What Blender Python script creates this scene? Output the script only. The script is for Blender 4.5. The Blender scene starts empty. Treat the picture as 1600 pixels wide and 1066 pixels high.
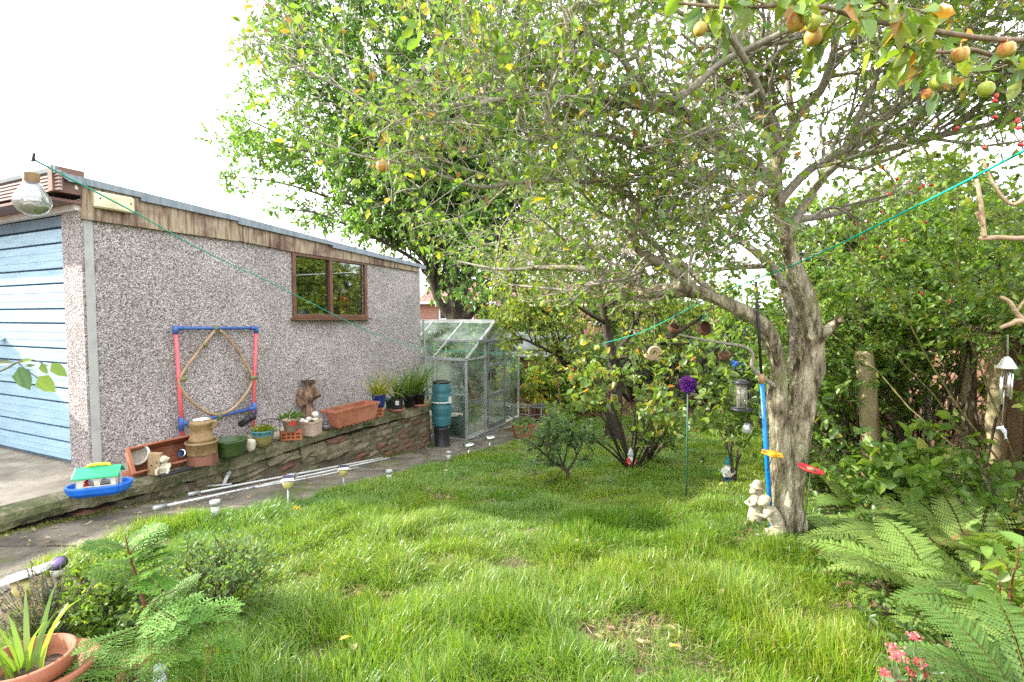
import bpy, math, random
import numpy as np
from mathutils import Vector, Matrix, noise

scene = bpy.context.scene
COL = scene.collection
R = math.radians
random.seed(7)
F = 790.0
PITCH = R(2.68)
_c, _s = math.cos(PITCH), math.sin(PITCH)
ANG = R(25.1)
Z = Vector((0, 0, 1))
UD = Vector((math.sin(ANG), math.cos(ANG), 0))      # along the garage wall, away from the camera
XD = Vector((math.cos(ANG), -math.sin(ANG), 0))     # out of the garage wall
GC = Vector((-3.28, 3.92, -1.2))                    # front corner of the garage at slab level
SLAB = -1.2

# ------------------------------------------------------------------ places
_GY = [-60, 0, 1.5, 2.8, 4.0, 4.6, 5.7, 7.1, 9, 11, 14, 30, 400]
_GZ = [-1.15, -1.2, -1.24, -1.31, -1.44, -1.52, -1.69, -1.87, -2.02, -2.12, -2.2, -2.3, -2.4]
_fy = np.linspace(-10, 40, 1001)
_fz = np.interp(_fy, _GY, _GZ)
_k = np.ones(21) / 21
_fz = np.convolve(np.pad(_fz, 10, mode='edge'), _k, mode='valid')
def gz(y):
    return float(np.interp(y, _fy, _fz))
def gzn(y):
    return np.interp(y, _fy, _fz)
def ray(px, py):
    rx = (px - 800) / F; ry = (533 - py) / F
    return Vector((rx, _c + ry * _s, -_s + ry * _c))
def U(px, py, y):
    d = ray(px, py); return d * (y / d.y)
def S(px, py, z=SLAB):
    d = ray(px, py); return d * (z / d.z)
def G(px, py):
    d = ray(px, py); a, b = 0.6, 60.0
    for _ in range(50):
        m = (a + b) / 2
        if d.z * m / d.y > gz(m): a = m
        else: b = m
    return Vector((d.x * a / d.y, a, gz(a)))
def plane(px, py, p0, n):
    d = ray(px, py); return d * (p0.dot(n) / d.dot(n))
def W(px, py, out=0.0):
    return plane(px, py, GC + XD * out, XD)
def FR(px, py, back=0.0):
    return plane(px, py, GC - UD * back, UD)
def GL(x, y, z):                                     # garage-local to world, z above the slab
    return GC + XD * x + UD * y + Z * z

# ------------------------------------------------------------------ objects
def tag(o, label, cat, group=None, kind=None):
    if label: o['label'] = label
    if cat: o['category'] = cat
    if group: o['group'] = group
    if kind: o['kind'] = kind
    return o
def thing(name, label, cat, loc=(0, 0, 0), rz=0.0, group=None):
    o = bpy.data.objects.new(name, None); COL.objects.link(o)
    o.empty_display_size = 0.1
    o.location = loc; o.rotation_euler = (0, 0, rz)
    return tag(o, label, cat, group)
def mtx(o):
    return Matrix.LocRotScale(o.location, o.rotation_euler, None)
def dup(root, loc, rz=None, label=None, group=None, scale=None):
    r = root.copy(); COL.objects.link(r); r.location = loc
    if rz is not None: r.rotation_euler = (0, 0, rz)
    if scale: r.scale = (scale,) * 3
    if label: r['label'] = label
    if group: r['group'] = group
    for ch in list(root.children):
        c = ch.copy(); COL.objects.link(c); c.parent = r
        for g in ch.children:
            d = g.copy(); COL.objects.link(d); d.parent = c
    return r
def link(name, me, mats, parent=None, loc=None, rz=0):
    o = bpy.data.objects.new(name, me); COL.objects.link(o)
    for m in (mats if isinstance(mats, (list, tuple)) else [mats]):
        me.materials.append(m)
    if parent: o.parent = parent
    if loc is not None: o.location = loc
    if rz: o.rotation_euler = (0, 0, rz)
    return o
def basis(d):
    d = Vector(d).normalized()
    a = Vector((0, 0, 1)) if abs(d.z) < 0.9 else Vector((1, 0, 0))
    x = a.cross(d).normalized(); y = d.cross(x)
    return x, y, d

class MB:
    def __init__(s): s.v = []; s.f = []; s.m = []; s.s = []
    def add(s, vs, fs, mat=0, sm=False):
        b = len(s.v); s.v += [Vector(v) for v in vs]
        for f in fs:
            s.f.append([b + i for i in f]); s.m.append(mat); s.s.append(sm)
        return s
    def box(s, c, size, rot=None, mat=0, top=1.0, jit=0):
        c = Vector(c); x, y, z = [k / 2 for k in size]
        vs = [Vector((a * x * (top if d > 0 else 1), b * y * (top if d > 0 else 1), d * z)) for d in (-1, 1) for a, b in ((-1, -1), (1, -1), (1, 1), (-1, 1))]
        if jit: vs = [v + Vector([random.uniform(-jit, jit) for _ in range(3)]) for v in vs]
        if rot is not None: vs = [rot @ v for v in vs]
        return s.add([c + v for v in vs], [(3, 2, 1, 0), (4, 5, 6, 7), (0, 1, 5, 4), (1, 2, 6, 5), (2, 3, 7, 6), (3, 0, 4, 7)], mat)
    def rbox(s, c, size, r, rot=None, mat=0, n=3):
        # box with rounded vertical edges and a small chamfer top and bottom
        x, y, z = [k / 2 for k in size]; c = Vector(c); ring = []
        for cx, cy, a0 in ((x - r, y - r, 0), (-x + r, y - r, 90), (-x + r, -y + r, 180), (x - r, -y + r, 270)):
            for i in range(n + 1):
                a = R(a0 + 90 * i / n); ring.append((cx, cy, math.cos(a), math.sin(a)))
        vs = []; k = len(ring); ch = min(r * 0.5, z * 0.4)
        for rr, zz in ((r - ch, -z), (r, -z + ch), (r, z - ch), (r - ch, z)):
            vs += [Vector((cx + rr * a, cy + rr * b, zz)) for cx, cy, a, b in ring]
        if rot is not None: vs = [rot @ v for v in vs]
        fs = [(j * k + i, j * k + (i + 1) % k, (j + 1) * k + (i + 1) % k, (j + 1) * k + i) for j in range(3) for i in range(k)]
        fs += [tuple(range(k - 1, -1, -1)), tuple(range(3 * k, 4 * k))]
        return s.add([c + v for v in vs], fs, mat)
    def beam(s, p0, p1, w, h=None, up=None, mat=0):
        p0, p1 = Vector(p0), Vector(p1); h = h or w
        d = (p1 - p0).normalized(); up = Vector(up) if up else (Vector((0, 0, 1)) if abs(d.z) < .95 else Vector((1, 0, 0)))
        x = d.cross(up).normalized() * w / 2; y = x.cross(d).normalized() * h / 2
        vs = [p + a * x + b * y for p in (p0, p1) for a, b in ((-1, -1), (1, -1), (1, 1), (-1, 1))]
        return s.add(vs, [(3, 2, 1, 0), (4, 5, 6, 7), (0, 1, 5, 4), (1, 2, 6, 5), (2, 3, 7, 6), (3, 0, 4, 7)], mat)
    def plate(s, pts, off, mat=0):
        pts = [Vector(p) for p in pts]; off = Vector(off); n = len(pts)
        return s.add(pts + [p + off for p in pts], [tuple(range(n))[::-1], tuple(range(n, 2 * n))] + [(i, (i + 1) % n, n + (i + 1) % n, n + i) for i in range(n)], mat)
    def tube(s, pts, rad, n=8, mat=0, closed=False, cap=True, sm=True, jit=0):
        pts = [Vector(p) for p in pts]; k = len(pts)
        if not hasattr(rad, '__len__'): rad = [rad] * k
        vs = []; x = None
        for i, p in enumerate(pts):
            if closed: t = pts[(i + 1) % k] - pts[i - 1]
            else: t = pts[min(i + 1, k - 1)] - pts[max(i - 1, 0)]
            t.normalize()
            if x is None: x = basis(t)[0]
            x = (x - t * x.dot(t)); x.normalize(); y = t.cross(x)
            for j in range(n):
                a = 2 * math.pi * j / n
                r = rad[i]
                if jit: r *= 1 + jit * noise.noise(Vector((p.x * 9 + math.cos(a) * 1.7, p.y * 9 + math.sin(a) * 1.7, p.z * 5)))
                vs.append(p + (x * math.cos(a) + y * math.sin(a)) * r)
        fs = [(i * n + j, i * n + (j + 1) % n, ((i + 1) % k) * n + (j + 1) % n, ((i + 1) % k) * n + j) for i in range(k if closed else k - 1) for j in range(n)]
        if cap and not closed: fs += [tuple(range(n - 1, -1, -1)), tuple(range((k - 1) * n, k * n))]
        return s.add(vs, fs, mat, sm)
    def lathe(s, prof, c=(0, 0, 0), n=24, rot=None, mat=0, sm=True, sx=1, sy=1):
        c = Vector(c); vs = []; fs = []; rings = []
        for r, z in prof:
            if r < 1e-5:
                rings.append([len(vs)]); vs.append(Vector((0, 0, z)))
            else:
                rings.append(list(range(len(vs), len(vs) + n)))
                vs += [Vector((sx * r * math.cos(2 * math.pi * j / n), sy * r * math.sin(2 * math.pi * j / n), z)) for j in range(n)]
        for a, b in zip(rings, rings[1:]):
            for j in range(n):
                k = (j + 1) % n
                if len(a) == 1 and len(b) == 1: continue
                if len(a) == 1: fs.append((a[0], b[k], b[j]))
                elif len(b) == 1: fs.append((a[j], a[k], b[0]))
                else: fs.append((a[j], a[k], b[k], b[j]))
        if rot is not None: vs = [rot @ v for v in vs]
        return s.add([c + v for v in vs], fs, mat, sm)
    def ell(s, c, r, rot=None, n=14, mat=0, jit=0, jf=4):
        r = (r, r, r) if not hasattr(r, '__len__') else r
        m = n // 2 + 1; vs = [Vector((0, 0, -1))]
        for i in range(1, m):
            a = math.pi * i / m
            vs += [Vector((math.sin(a) * math.cos(2 * math.pi * j / n), math.sin(a) * math.sin(2 * math.pi * j / n), -math.cos(a))) for j in range(n)]
        vs.append(Vector((0, 0, 1)))
        fs = [(0, 1 + (j + 1) % n, 1 + j) for j in range(n)]
        for i in range(m - 2):
            fs += [(1 + i * n + j, 1 + i * n + (j + 1) % n, 1 + (i + 1) * n + (j + 1) % n, 1 + (i + 1) * n + j) for j in range(n)]
        e = len(vs) - 1; b = 1 + (m - 2) * n
        fs += [(b + j, b + (j + 1) % n, e) for j in range(n)]
        cc = Vector(c)
        out = []
        for v in vs:
            q = 1 + (jit * noise.noise(v * jf * .5 + cc * 7) if jit else 0)
            w = Vector((v.x * r[0] * q, v.y * r[1] * q, v.z * r[2] * q))
            out.append(cc + (rot @ w if rot is not None else w))
        return s.add(out, fs, mat, True)
    def build(s, name, mats, parent=None, origin=None, world=False, rz=0, remesh=None, sm=None, bevel=0, disp=None):
        if origin is not None:
            inv = Matrix.LocRotScale(Vector(origin), Matrix.Rotation(rz, 3, 'Z').to_euler(), None).inverted()
            vs = [inv @ v for v in s.v]
        elif world and parent:
            inv = mtx(parent).inverted()
            if parent.parent: inv = (mtx(parent.parent) @ mtx(parent)).inverted()
            vs = [inv @ v for v in s.v]
        else: vs = s.v
        me = bpy.data.meshes.new(name); me.from_pydata([tuple(v) for v in vs], [], s.f)
        me.polygons.foreach_set('material_index', s.m)
        me.polygons.foreach_set('use_smooth', [bool(k) if sm is None else sm for k in s.s])
        me.update()
        o = link(name, me, mats, parent, origin, rz)
        if bevel:
            b = o.modifiers.new('b', 'BEVEL'); b.width = bevel; b.segments = 2; b.limit_method = 'ANGLE'; b.angle_limit = R(40)
        if remesh:
            q = o.modifiers.new('r', 'REMESH'); q.mode = 'VOXEL'; q.voxel_size = remesh; q.use_smooth_shade = True
            q = o.modifiers.new('s', 'SMOOTH'); q.iterations = 3; q.factor = .5
        return o

# ------------------------------------------------------------------ numpy foliage
def nrm(a): return a / np.maximum(np.linalg.norm(a, axis=-1, keepdims=True), 1e-9)
class NP:
    def __init__(s): s.V = []; s.C = []; s.Q = []; s.T = []; s.n = 0; s.MQ = []; s.MT = []
    def put(s, V, C, Q=None, T=None):
        V = np.asarray(V, float).reshape(-1, 3); C = np.broadcast_to(np.asarray(C, float), (len(V), 3))
        s.V.append(V); s.C.append(C)
        if Q is not None: s.Q.append(np.asarray(Q).reshape(-1, 4) + s.n)
        if T is not None: s.T.append(np.asarray(T).reshape(-1, 3) + s.n)
        s.n += len(V)
    def build(s, name, mat, parent=None, origin=None, smooth=False):
        V = np.concatenate(s.V); C = np.concatenate(s.C)
        off = Vector((0, 0, 0))
        if origin is not None: off = Vector(origin)
        elif parent: off = Vector(parent.location)
        V = V - np.array(off)
        Q = np.concatenate(s.Q) if s.Q else np.zeros((0, 4), int)
        T = np.concatenate(s.T) if s.T else np.zeros((0, 3), int)
        me = bpy.data.meshes.new(name)
        me.vertices.add(len(V)); me.vertices.foreach_set('co', V.astype(np.float32).ravel())
        me.loops.add(Q.size + T.size)
        me.loops.foreach_set('vertex_index', np.concatenate([Q.ravel(), T.ravel()]).astype(np.int32))
        me.polygons.add(len(Q) + len(T))
        st = np.concatenate([np.arange(len(Q)) * 4, Q.size + np.arange(len(T)) * 3]).astype(np.int32)
        me.polygons.foreach_set('loop_start', st)
        if smooth: me.polygons.foreach_set('use_smooth', np.ones(len(st), bool))
        a = me.color_attributes.new('Col', 'FLOAT_COLOR', 'POINT')
        a.data.foreach_set('color', np.concatenate([C, np.ones((len(C), 1))], 1).astype(np.float32).ravel())
        me.update(); me.validate()
        return link(name, me, mat, parent, origin)

def pick(rng, pal, n, jit=.18):
    """pal: list of (weight, rgb)"""
    w = np.array([p[0] for p in pal], float); w /= w.sum()
    c = np.array([p[1] for p in pal])[rng.choice(len(pal), n, p=w)]
    return c * (1 + jit * rng.uniform(-1, 1, (n, 1))) * (1 + .3 * jit * rng.uniform(-1, 1, (n, 3)))

def leaves(m, P, D, N, L, Wd, C, fold=.25, curl=.15):
    n = len(P); D = nrm(D); S_ = nrm(np.cross(D, N)); N = np.cross(S_, D)
    L = np.broadcast_to(L, (n,)); Wd = np.broadcast_to(Wd, (n,))
    t = np.array([0, .32, .7, 1, .7, .32]); w = np.array([0, .5, .38, 0, -.38, -.5]); up = np.array([0, fold, fold * .6 - curl * .5, -curl * 1.3, fold * .6 - curl * .5, fold])
    V = P[:, None] + D[:, None] * (t[None, :, None] * L[:, None, None]) + S_[:, None] * (w[None, :, None] * Wd[:, None, None]) + N[:, None] * (up[None, :, None] * Wd[:, None, None])
    b = np.arange(n)[:, None] * 6
    Q = np.concatenate([b + np.array([0, 1, 2, 3]), b + np.array([0, 3, 4, 5])])
    m.put(V, np.repeat(C, 6, axis=0), Q=Q)

def tubes(m, P, Rd, C, n=4):
    k = P.shape[1]; N = P.shape[0]
    if N == 0: return
    Tn = np.gradient(P, axis=1); Tn = nrm(Tn)
    a = np.where(np.abs(Tn[..., 2:3]) < .9, np.array([0, 0, 1.]), np.array([1., 0, 0]))
    X = nrm(np.cross(a, Tn)); Y = np.cross(Tn, X)
    th = 2 * np.pi * np.arange(n) / n
    V = P[:, :, None] + (X[:, :, None] * np.cos(th)[None, None, :, None] + Y[:, :, None] * np.sin(th)[None, None, :, None]) * Rd[:, :, None, None]
    b = (np.arange(N) * k * n)[:, None, None]; i = np.arange(k - 1)[None, :, None] * n; j = np.arange(n)[None, None, :]; j2 = (j + 1) % n
    Q = np.stack([b + i + j, b + i + j2, b + i + n + j2, b + i + n + j], -1)
    C = np.asarray(C, float)
    m.put(V, C if C.ndim == 1 else np.repeat(C, k * n, axis=0), Q=Q)

def at(P, t):
    """points and tangents at parameter t (n,c) on polylines P (n,k,3)"""
    k = P.shape[1]; x = np.clip(t, 0, .9999) * (k - 1); i = x.astype(int); f = (x - i)[..., None]
    r = np.arange(P.shape[0])[:, None]
    a, b = P[r, i], P[r, i + 1]
    return a + (b - a) * f, nrm(b - a)

def spawn(rng, P, Rd, cnt, t0, t1, ln, ang=(.5, 1.1), k=5, wob=.25, grav=0., rfac=.55, rmin=.002, bias=None, lnvar=.4):
    n = P.shape[0]; t = rng.uniform(t0, t1, (n, cnt))
    B, Tn = at(P, t)
    kk = P.shape[1]; idx = np.clip((t * (kk - 1)).astype(int), 0, kk - 1)
    rp = Rd[np.arange(n)[:, None], idx]
    B = B.reshape(-1, 3); Tn = Tn.reshape(-1, 3); rp = rp.reshape(-1); N = len(B)
    rnd = rng.normal(size=(N, 3)); perp = nrm(rnd - Tn * (rnd * Tn).sum(1, keepdims=True))
    a = rng.uniform(ang[0], ang[1], (N, 1))
    D = nrm(Tn * np.cos(a) + perp * np.sin(a) + (0 if bias is None else np.asarray(bias)))
    L = (ln if np.ndim(ln) == 0 else np.repeat(ln, cnt)) * rng.uniform(1 - lnvar, 1 + lnvar, N) * (1.15 - .5 * t.reshape(-1))
    out = [B]; d = D; st = (L / (k - 1))[:, None]
    for q in range(k - 1):
        d = nrm(d + wob * rng.normal(size=(N, 3)) + np.array([0, 0, -grav]))
        out.append(out[-1] + d * st)
    PP = np.stack(out, 1)
    r0 = np.maximum(rp * rfac, rmin)
    RR = r0[:, None] * np.linspace(1, .35, k)[None] ; RR = np.maximum(RR, rmin * .5)
    return PP, RR

def twig_leaves(rng, m, P, cnt, L, asp, pal, t0=.15, up=.6, droop=0., out=.8, jit=.2, lv=.35, ptl=.0):
    n = P.shape[0]; t = rng.uniform(t0, 1, (n, cnt)); B, Tn = at(P, t)
    B = B.reshape(-1, 3); Tn = Tn.reshape(-1, 3); N = len(B)
    D = nrm(Tn * .5 + out * rng.normal(size=(N, 3)) * .7 + np.array([0, 0, -droop]))
    Nn = rng.normal(size=(N, 3)) * .6 + np.array([0, 0, up])
    l = L * rng.uniform(1 - lv, 1 + lv, N)
    leaves(m, B + D * ptl, D, Nn, l, l * asp, pick(rng, pal, N, jit))

def spline(pts, n):
    P = np.array([list(p) for p in pts], float); k = len(P)
    t = np.linspace(0, k - 1, n); i = np.clip(t.astype(int), 0, k - 2); f = (t - i)[:, None]
    g = lambda j: P[np.clip(j, 0, k - 1)]
    a, b, c, d = g(i - 1), g(i), g(i + 1), g(i + 2)
    return .5 * (2 * b + (c - a) * f + (2 * a - 5 * b + 4 * c - d) * f ** 2 + (-a + 3 * b - 3 * c + d) * f ** 3)

_vn = {}
def vnoise(x, y, seed=0, sc=1.0):
    if seed not in _vn: _vn[seed] = np.random.default_rng(seed + 99).uniform(-1, 1, (64, 64))
    g = _vn[seed]; x = np.asarray(x) * sc; y = np.asarray(y) * sc
    i = np.floor(x).astype(int); j = np.floor(y).astype(int); u = x - i; v = y - j
    u = u * u * (3 - 2 * u); v = v * v * (3 - 2 * v); h = lambda a, b: g[a % 64, b % 64]
    return (h(i, j) * (1 - u) + h(i + 1, j) * u) * (1 - v) + (h(i, j + 1) * (1 - u) + h(i + 1, j + 1) * u) * v

# ------------------------------------------------------------------ materials
def _nt(name):
    m = bpy.data.materials.new(name); m.use_nodes = True
    nt = m.node_tree; b = nt.nodes['Principled BSDF']
    return m, nt, b, nt.nodes.new, nt.links.new
def ramp(nt, cols, lo=.3, hi=.7, interp='LINEAR'):
    r = nt.nodes.new('ShaderNodeValToRGB'); e = r.color_ramp.elements; n = len(cols)
    while len(e) < n: e.new(.5)
    for i, c in enumerate(cols):
        e[i].position = lo + (hi - lo) * i / max(n - 1, 1); e[i].color = (*c, 1)
    r.color_ramp.interpolation = interp
    return r
def pm(name, cols, rough=.6, metal=0., scale=8, detail=5, bump=.15, stretch=(1, 1, 1), lo=.3, hi=.7, spec=.5, bscale=None, coat=0, dist=.01, grime=None):
    m, nt, b, new, lk = _nt(name)
    tc = new('ShaderNodeTexCoord'); mp = new('ShaderNodeMapping'); mp.inputs['Scale'].default_value = stretch
    lk(tc.outputs['Object'], mp.inputs['Vector'])
    n = new('ShaderNodeTexNoise'); n.inputs['Scale'].default_value = scale; n.inputs['Detail'].default_value = detail; n.inputs['Roughness'].default_value = .65
    lk(mp.outputs[0], n.inputs['Vector'])
    r = ramp(nt, cols, lo, hi); lk(n.outputs['Fac'], r.inputs['Fac'])
    last = r.outputs['Color']
    if grime:                                        # (rgb, scale, low, high): patches of moss, dirt or stain
        g = new('ShaderNodeTexNoise'); g.inputs['Scale'].default_value = grime[1]; g.inputs['Detail'].default_value = 6; g.inputs['Roughness'].default_value = .7
        lk(tc.outputs['Object'], g.inputs['Vector'])
        gr = ramp(nt, [(0, 0, 0), (1, 1, 1)], grime[2], grime[3]); lk(g.outputs['Fac'], gr.inputs['Fac'])
        mx = new('ShaderNodeMixRGB'); mx.inputs['Color2'].default_value = (*grime[0], 1)
        lk(gr.outputs['Color'], mx.inputs['Fac']); lk(last, mx.inputs['Color1']); last = mx.outputs['Color']
    lk(last, b.inputs['Base Color'])
    b.inputs['Roughness'].default_value = rough; b.inputs['Metallic'].default_value = metal
    b.inputs['Specular IOR Level'].default_value = spec
    if coat: b.inputs['Coat Weight'].default_value = coat
    if bump:
        n2 = new('ShaderNodeTexNoise'); n2.inputs['Scale'].default_value = bscale or scale * 4; n2.inputs['Detail'].default_value = 6
        lk(mp.outputs[0], n2.inputs['Vector'])
        bp = new('ShaderNodeBump'); bp.inputs['Strength'].default_value = bump; bp.inputs['Distance'].default_value = dist
        lk(n2.outputs['Fac'], bp.inputs['Height']); lk(bp.outputs['Normal'], b.inputs['Normal'])
    return m
def sh(c, k=.75): return tuple(v * k for v in c)
def plain(name, c, rough=.5, metal=0., spec=.5, coat=0, bump=.05):
    return pm(name, [sh(c, .8), c, sh(c, 1.12)], rough, metal, 14, 4, bump, spec=spec, coat=coat)
def leafmat(name, trans=.35, rough=.45, spec=.35):
    m, nt, b, new, lk = _nt(name)
    a = new('ShaderNodeVertexColor'); a.layer_name = 'Col'
    lk(a.outputs['Color'], b.inputs['Base Color']); b.inputs['Roughness'].default_value = rough; b.inputs['Specular IOR Level'].default_value = spec
    t = new('ShaderNodeBsdfTranslucent'); mu = new('ShaderNodeMixRGB'); mu.blend_type = 'MULTIPLY'; mu.inputs['Fac'].default_value = 1
    mu.inputs['Color2'].default_value = (1.7, 1.6, .6, 1); lk(a.outputs['Color'], mu.inputs['Color1']); lk(mu.outputs[0], t.inputs['Color'])
    mx = new('ShaderNodeMixShader'); mx.inputs['Fac'].default_value = trans
    lk(b.outputs[0], mx.inputs[1]); lk(t.outputs[0], mx.inputs[2]); lk(mx.outputs[0], nt.nodes['Material Output'].inputs['Surface'])
    return m
def attrmat(name, rough=.85, bump=.4, scale=60):
    m, nt, b, new, lk = _nt(name)
    a = new('ShaderNodeVertexColor'); a.layer_name = 'Col'
    tc = new('ShaderNodeTexCoord'); n = new('ShaderNodeTexNoise'); n.inputs['Scale'].default_value = scale; n.inputs['Detail'].default_value = 4
    lk(tc.outputs['Object'], n.inputs['Vector'])
    r = ramp(nt, [(.55, .55, .55), (1.2, 1.2, 1.15)], .3, .7); lk(n.outputs['Fac'], r.inputs['Fac'])
    mu = new('ShaderNodeMixRGB'); mu.blend_type = 'MULTIPLY'; mu.inputs['Fac'].default_value = 1
    lk(a.outputs['Color'], mu.inputs['Color1']); lk(r.outputs['Color'], mu.inputs['Color2']); lk(mu.outputs[0], b.inputs['Base Color'])
    b.inputs['Roughness'].default_value = rough; b.inputs['Specular IOR Level'].default_value = .2
    return m
def glassmat(name, tint=(.9, .96, .94), refl=.12, dirt=0.0, dcol=(.55, .62, .58)):
    m, nt, b, new, lk = _nt(name)
    tr = new('ShaderNodeBsdfTransparent'); tr.inputs['Color'].default_value = (*tint, 1)
    gl = new('ShaderNodeBsdfGlossy'); gl.inputs['Roughness'].default_value = .03
    lw = new('ShaderNodeLayerWeight'); lw.inputs['Blend'].default_value = .35
    mr = new('ShaderNodeMath'); mr.operation = 'MULTIPLY_ADD'; mr.inputs[1].default_value = .6; mr.inputs[2].default_value = refl; mr.use_clamp = True
    lk(lw.outputs['Fresnel'], mr.inputs[0])
    mx = new('ShaderNodeMixShader'); lk(mr.outputs[0], mx.inputs['Fac']); lk(tr.outputs[0], mx.inputs[1]); lk(gl.outputs[0], mx.inputs[2])
    out = mx.outputs[0]
    if dirt:
        tc = new('ShaderNodeTexCoord'); n = new('ShaderNodeTexNoise'); n.inputs['Scale'].default_value = 3; n.inputs['Detail'].default_value = 6
        lk(tc.outputs['Object'], n.inputs['Vector'])
        rr = ramp(nt, [(0, 0, 0), (dirt, dirt, dirt)], .3, .75); lk(n.outputs['Fac'], rr.inputs['Fac'])
        df = new('ShaderNodeBsdfDiffuse'); df.inputs['Color'].default_value = (*dcol, 1)
        m2 = new('ShaderNodeMixShader'); lk(rr.outputs['Color'], m2.inputs['Fac']); lk(out, m2.inputs[1]); lk(df.outputs[0], m2.inputs[2]); out = m2.outputs[0]
    lk(out, nt.nodes['Material Output'].inputs['Surface'])
    return m

def pebbledash():
    m, nt, b, new, lk = _nt('pebbledash')
    tc = new('ShaderNodeTexCoord'); v = new('ShaderNodeTexVoronoi'); v.inputs['Scale'].default_value = 112
    lk(tc.outputs['Object'], v.inputs['Vector'])
    sp = new('ShaderNodeSeparateColor'); lk(v.outputs['Color'], sp.inputs[0])
    r = ramp(nt, [(.15, .14, .14), (.30, .27, .265), (.44, .405, .40), (.38, .30, .275), (.47, .44, .44), (.36, .345, .355), (.70, .67, .67), (.54, .48, .45), (.74, .71, .71)], 0, .95, 'CONSTANT')
    lk(sp.outputs[0], r.inputs['Fac'])
    # darker cement between the pebbles, and broad weathering
    d = ramp(nt, [(1, 1, 1), (.66, .64, .63)], .35, .8); lk(v.outputs['Distance'], d.inputs['Fac'])
    mu = new('ShaderNodeMixRGB'); mu.blend_type = 'MULTIPLY'; mu.inputs['Fac'].default_value = 1
    lk(r.outputs['Color'], mu.inputs['Color1']); lk(d.outputs['Color'], mu.inputs['Color2'])
    n = new('ShaderNodeTexNoise'); n.inputs['Scale'].default_value = 1.6; n.inputs['Detail'].default_value = 7; n.inputs['Roughness'].default_value = .7
    lk(tc.outputs['Object'], n.inputs['Vector'])
    w = ramp(nt, [(.88, .87, .85), (1.22, 1.19, 1.16)], .35, .65); lk(n.outputs['Fac'], w.inputs['Fac'])
    m2 = new('ShaderNodeMixRGB'); m2.blend_type = 'MULTIPLY'; m2.inputs['Fac'].default_value = 1
    lk(mu.outputs[0], m2.inputs['Color1']); lk(w.outputs['Color'], m2.inputs['Color2']); lk(m2.outputs[0], b.inputs['Base Color'])
    b.inputs['Roughness'].default_value = .8; b.inputs['Specular IOR Level'].default_value = .25
    bp = new('ShaderNodeBump'); bp.invert = True; bp.inputs['Strength'].default_value = .8; bp.inputs['Distance'].default_value = .012
    lk(v.outputs['Distance'], bp.inputs['Height']); lk(bp.outputs['Normal'], b.inputs['Normal'])
    return m
def brickmat(name, c1, c2, mortar, bw, bh, rot=None):
    m, nt, b, new, lk = _nt(name)
    tc = new('ShaderNodeTexCoord'); mp = new('ShaderNodeMapping'); mp.inputs['Rotation'].default_value = rot or (R(90), 0, 0)
    lk(tc.outputs['Object'], mp.inputs['Vector'])
    t = new('ShaderNodeTexBrick'); t.inputs['Color1'].default_value = (*c1, 1); t.inputs['Color2'].default_value = (*c2, 1); t.inputs['Mortar'].default_value = (*mortar, 1)
    t.inputs['Scale'].default_value = 1; t.inputs['Brick Width'].default_value = bw; t.inputs['Row Height'].default_value = bh; t.inputs['Mortar Size'].default_value = bh * .12
    lk(mp.outputs[0], t.inputs['Vector']); lk(t.outputs['Color'], b.inputs['Base Color']); b.inputs['Roughness'].default_value = .85
    return m

M = {}
M['pebble'] = pebbledash()
M['leaf'] = leafmat('leaf', .45, .38, .5)
M['leaf_matt'] = leafmat('leaf_matt', .42, .5, .35)
M['blade'] = leafmat('grass_blade', .4, .35, .6)
M['bark_np'] = attrmat('bark_twig')
M['door'] = pm('blue_door_paint', [(.29, .46, .58), (.38, .57, .69), (.44, .63, .74)], .5, 0, 3, 6, .1, (1, 1, 9))
M['door_dark'] = pm('blue_grey_paint', [(.10, .17, .23), (.16, .24, .31)], .5, 0, 6)
M['white_paint'] = pm('white_paint', [(.62, .61, .58), (.8, .8, .78)], .5, 0, 5)
M['brown_paint'] = pm('brown_paint', [(.09, .04, .03), (.16, .075, .055), (.2, .1, .075)], .55, 0, 4)
M['brown_frame'] = pm('brown_window_paint', [(.07, .028, .014), (.13, .055, .028), (.18, .085, .045)], .5, 0, 6)
M['fascia'] = pm('weathered_fascia', [(.06, .03, .022), (.15, .09, .06), (.30, .22, .14), (.40, .33, .23), (.20, .15, .09)], .8, 0, 3.2, 8, .3, (1.2, 7, .6), .33, .62, grime=((.085, .034, .026), 1.9, .46, .64))
M['trim_grey'] = pm('grey_roof_trim', [(.13, .16, .19), (.2, .235, .265), (.27, .31, .34)], .55, 0, 3, stretch=(1, 6, 1))
M['corner_trim'] = pm('corner_trim', [(.28, .28, .27), (.4, .4, .38), (.42, .44, .38)], .7, 0, 4)
M['vent'] = pm('yellowed_plastic', [(.52, .47, .29), (.66, .62, .43), (.72, .68, .52)], .5, 0, 5)
M['concrete'] = pm('slab_concrete', [(.16, .135, .10), (.30, .26, .20), (.44, .39, .31)], .9, 0, 3.5, 9, .5, lo=.3, hi=.68, bscale=40, grime=((.09, .085, .045), 1.1, .55, .75))
M['coping'] = pm('mossy_concrete', [(.07, .068, .036), (.16, .15, .08), (.26, .235, .145), (.38, .345, .24)], .95, 0, 5, 9, .9, lo=.3, hi=.7, bscale=30, dist=.03, grime=((.055, .075, .018), 3, .5, .64))
M['stone'] = pm('rough_stone', [(.10, .085, .055), (.22, .18, .115), (.35, .29, .20)], .95, 0, 7, 8, .9, bscale=30, dist=.02, grime=((.07, .09, .03), 4, .5, .7))
M['brick_red'] = pm('old_red_brick', [(.10, .05, .035), (.21, .095, .065), (.26, .15, .10)], .95, 0, 9, 8, .8, bscale=40, dist=.015, grime=((.08, .09, .04), 6, .47, .62))
M['mortar'] = pm('dark_mortar', [(.08, .068, .045), (.21, .18, .12)], 1, 0, 12, 8, .9)
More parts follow.
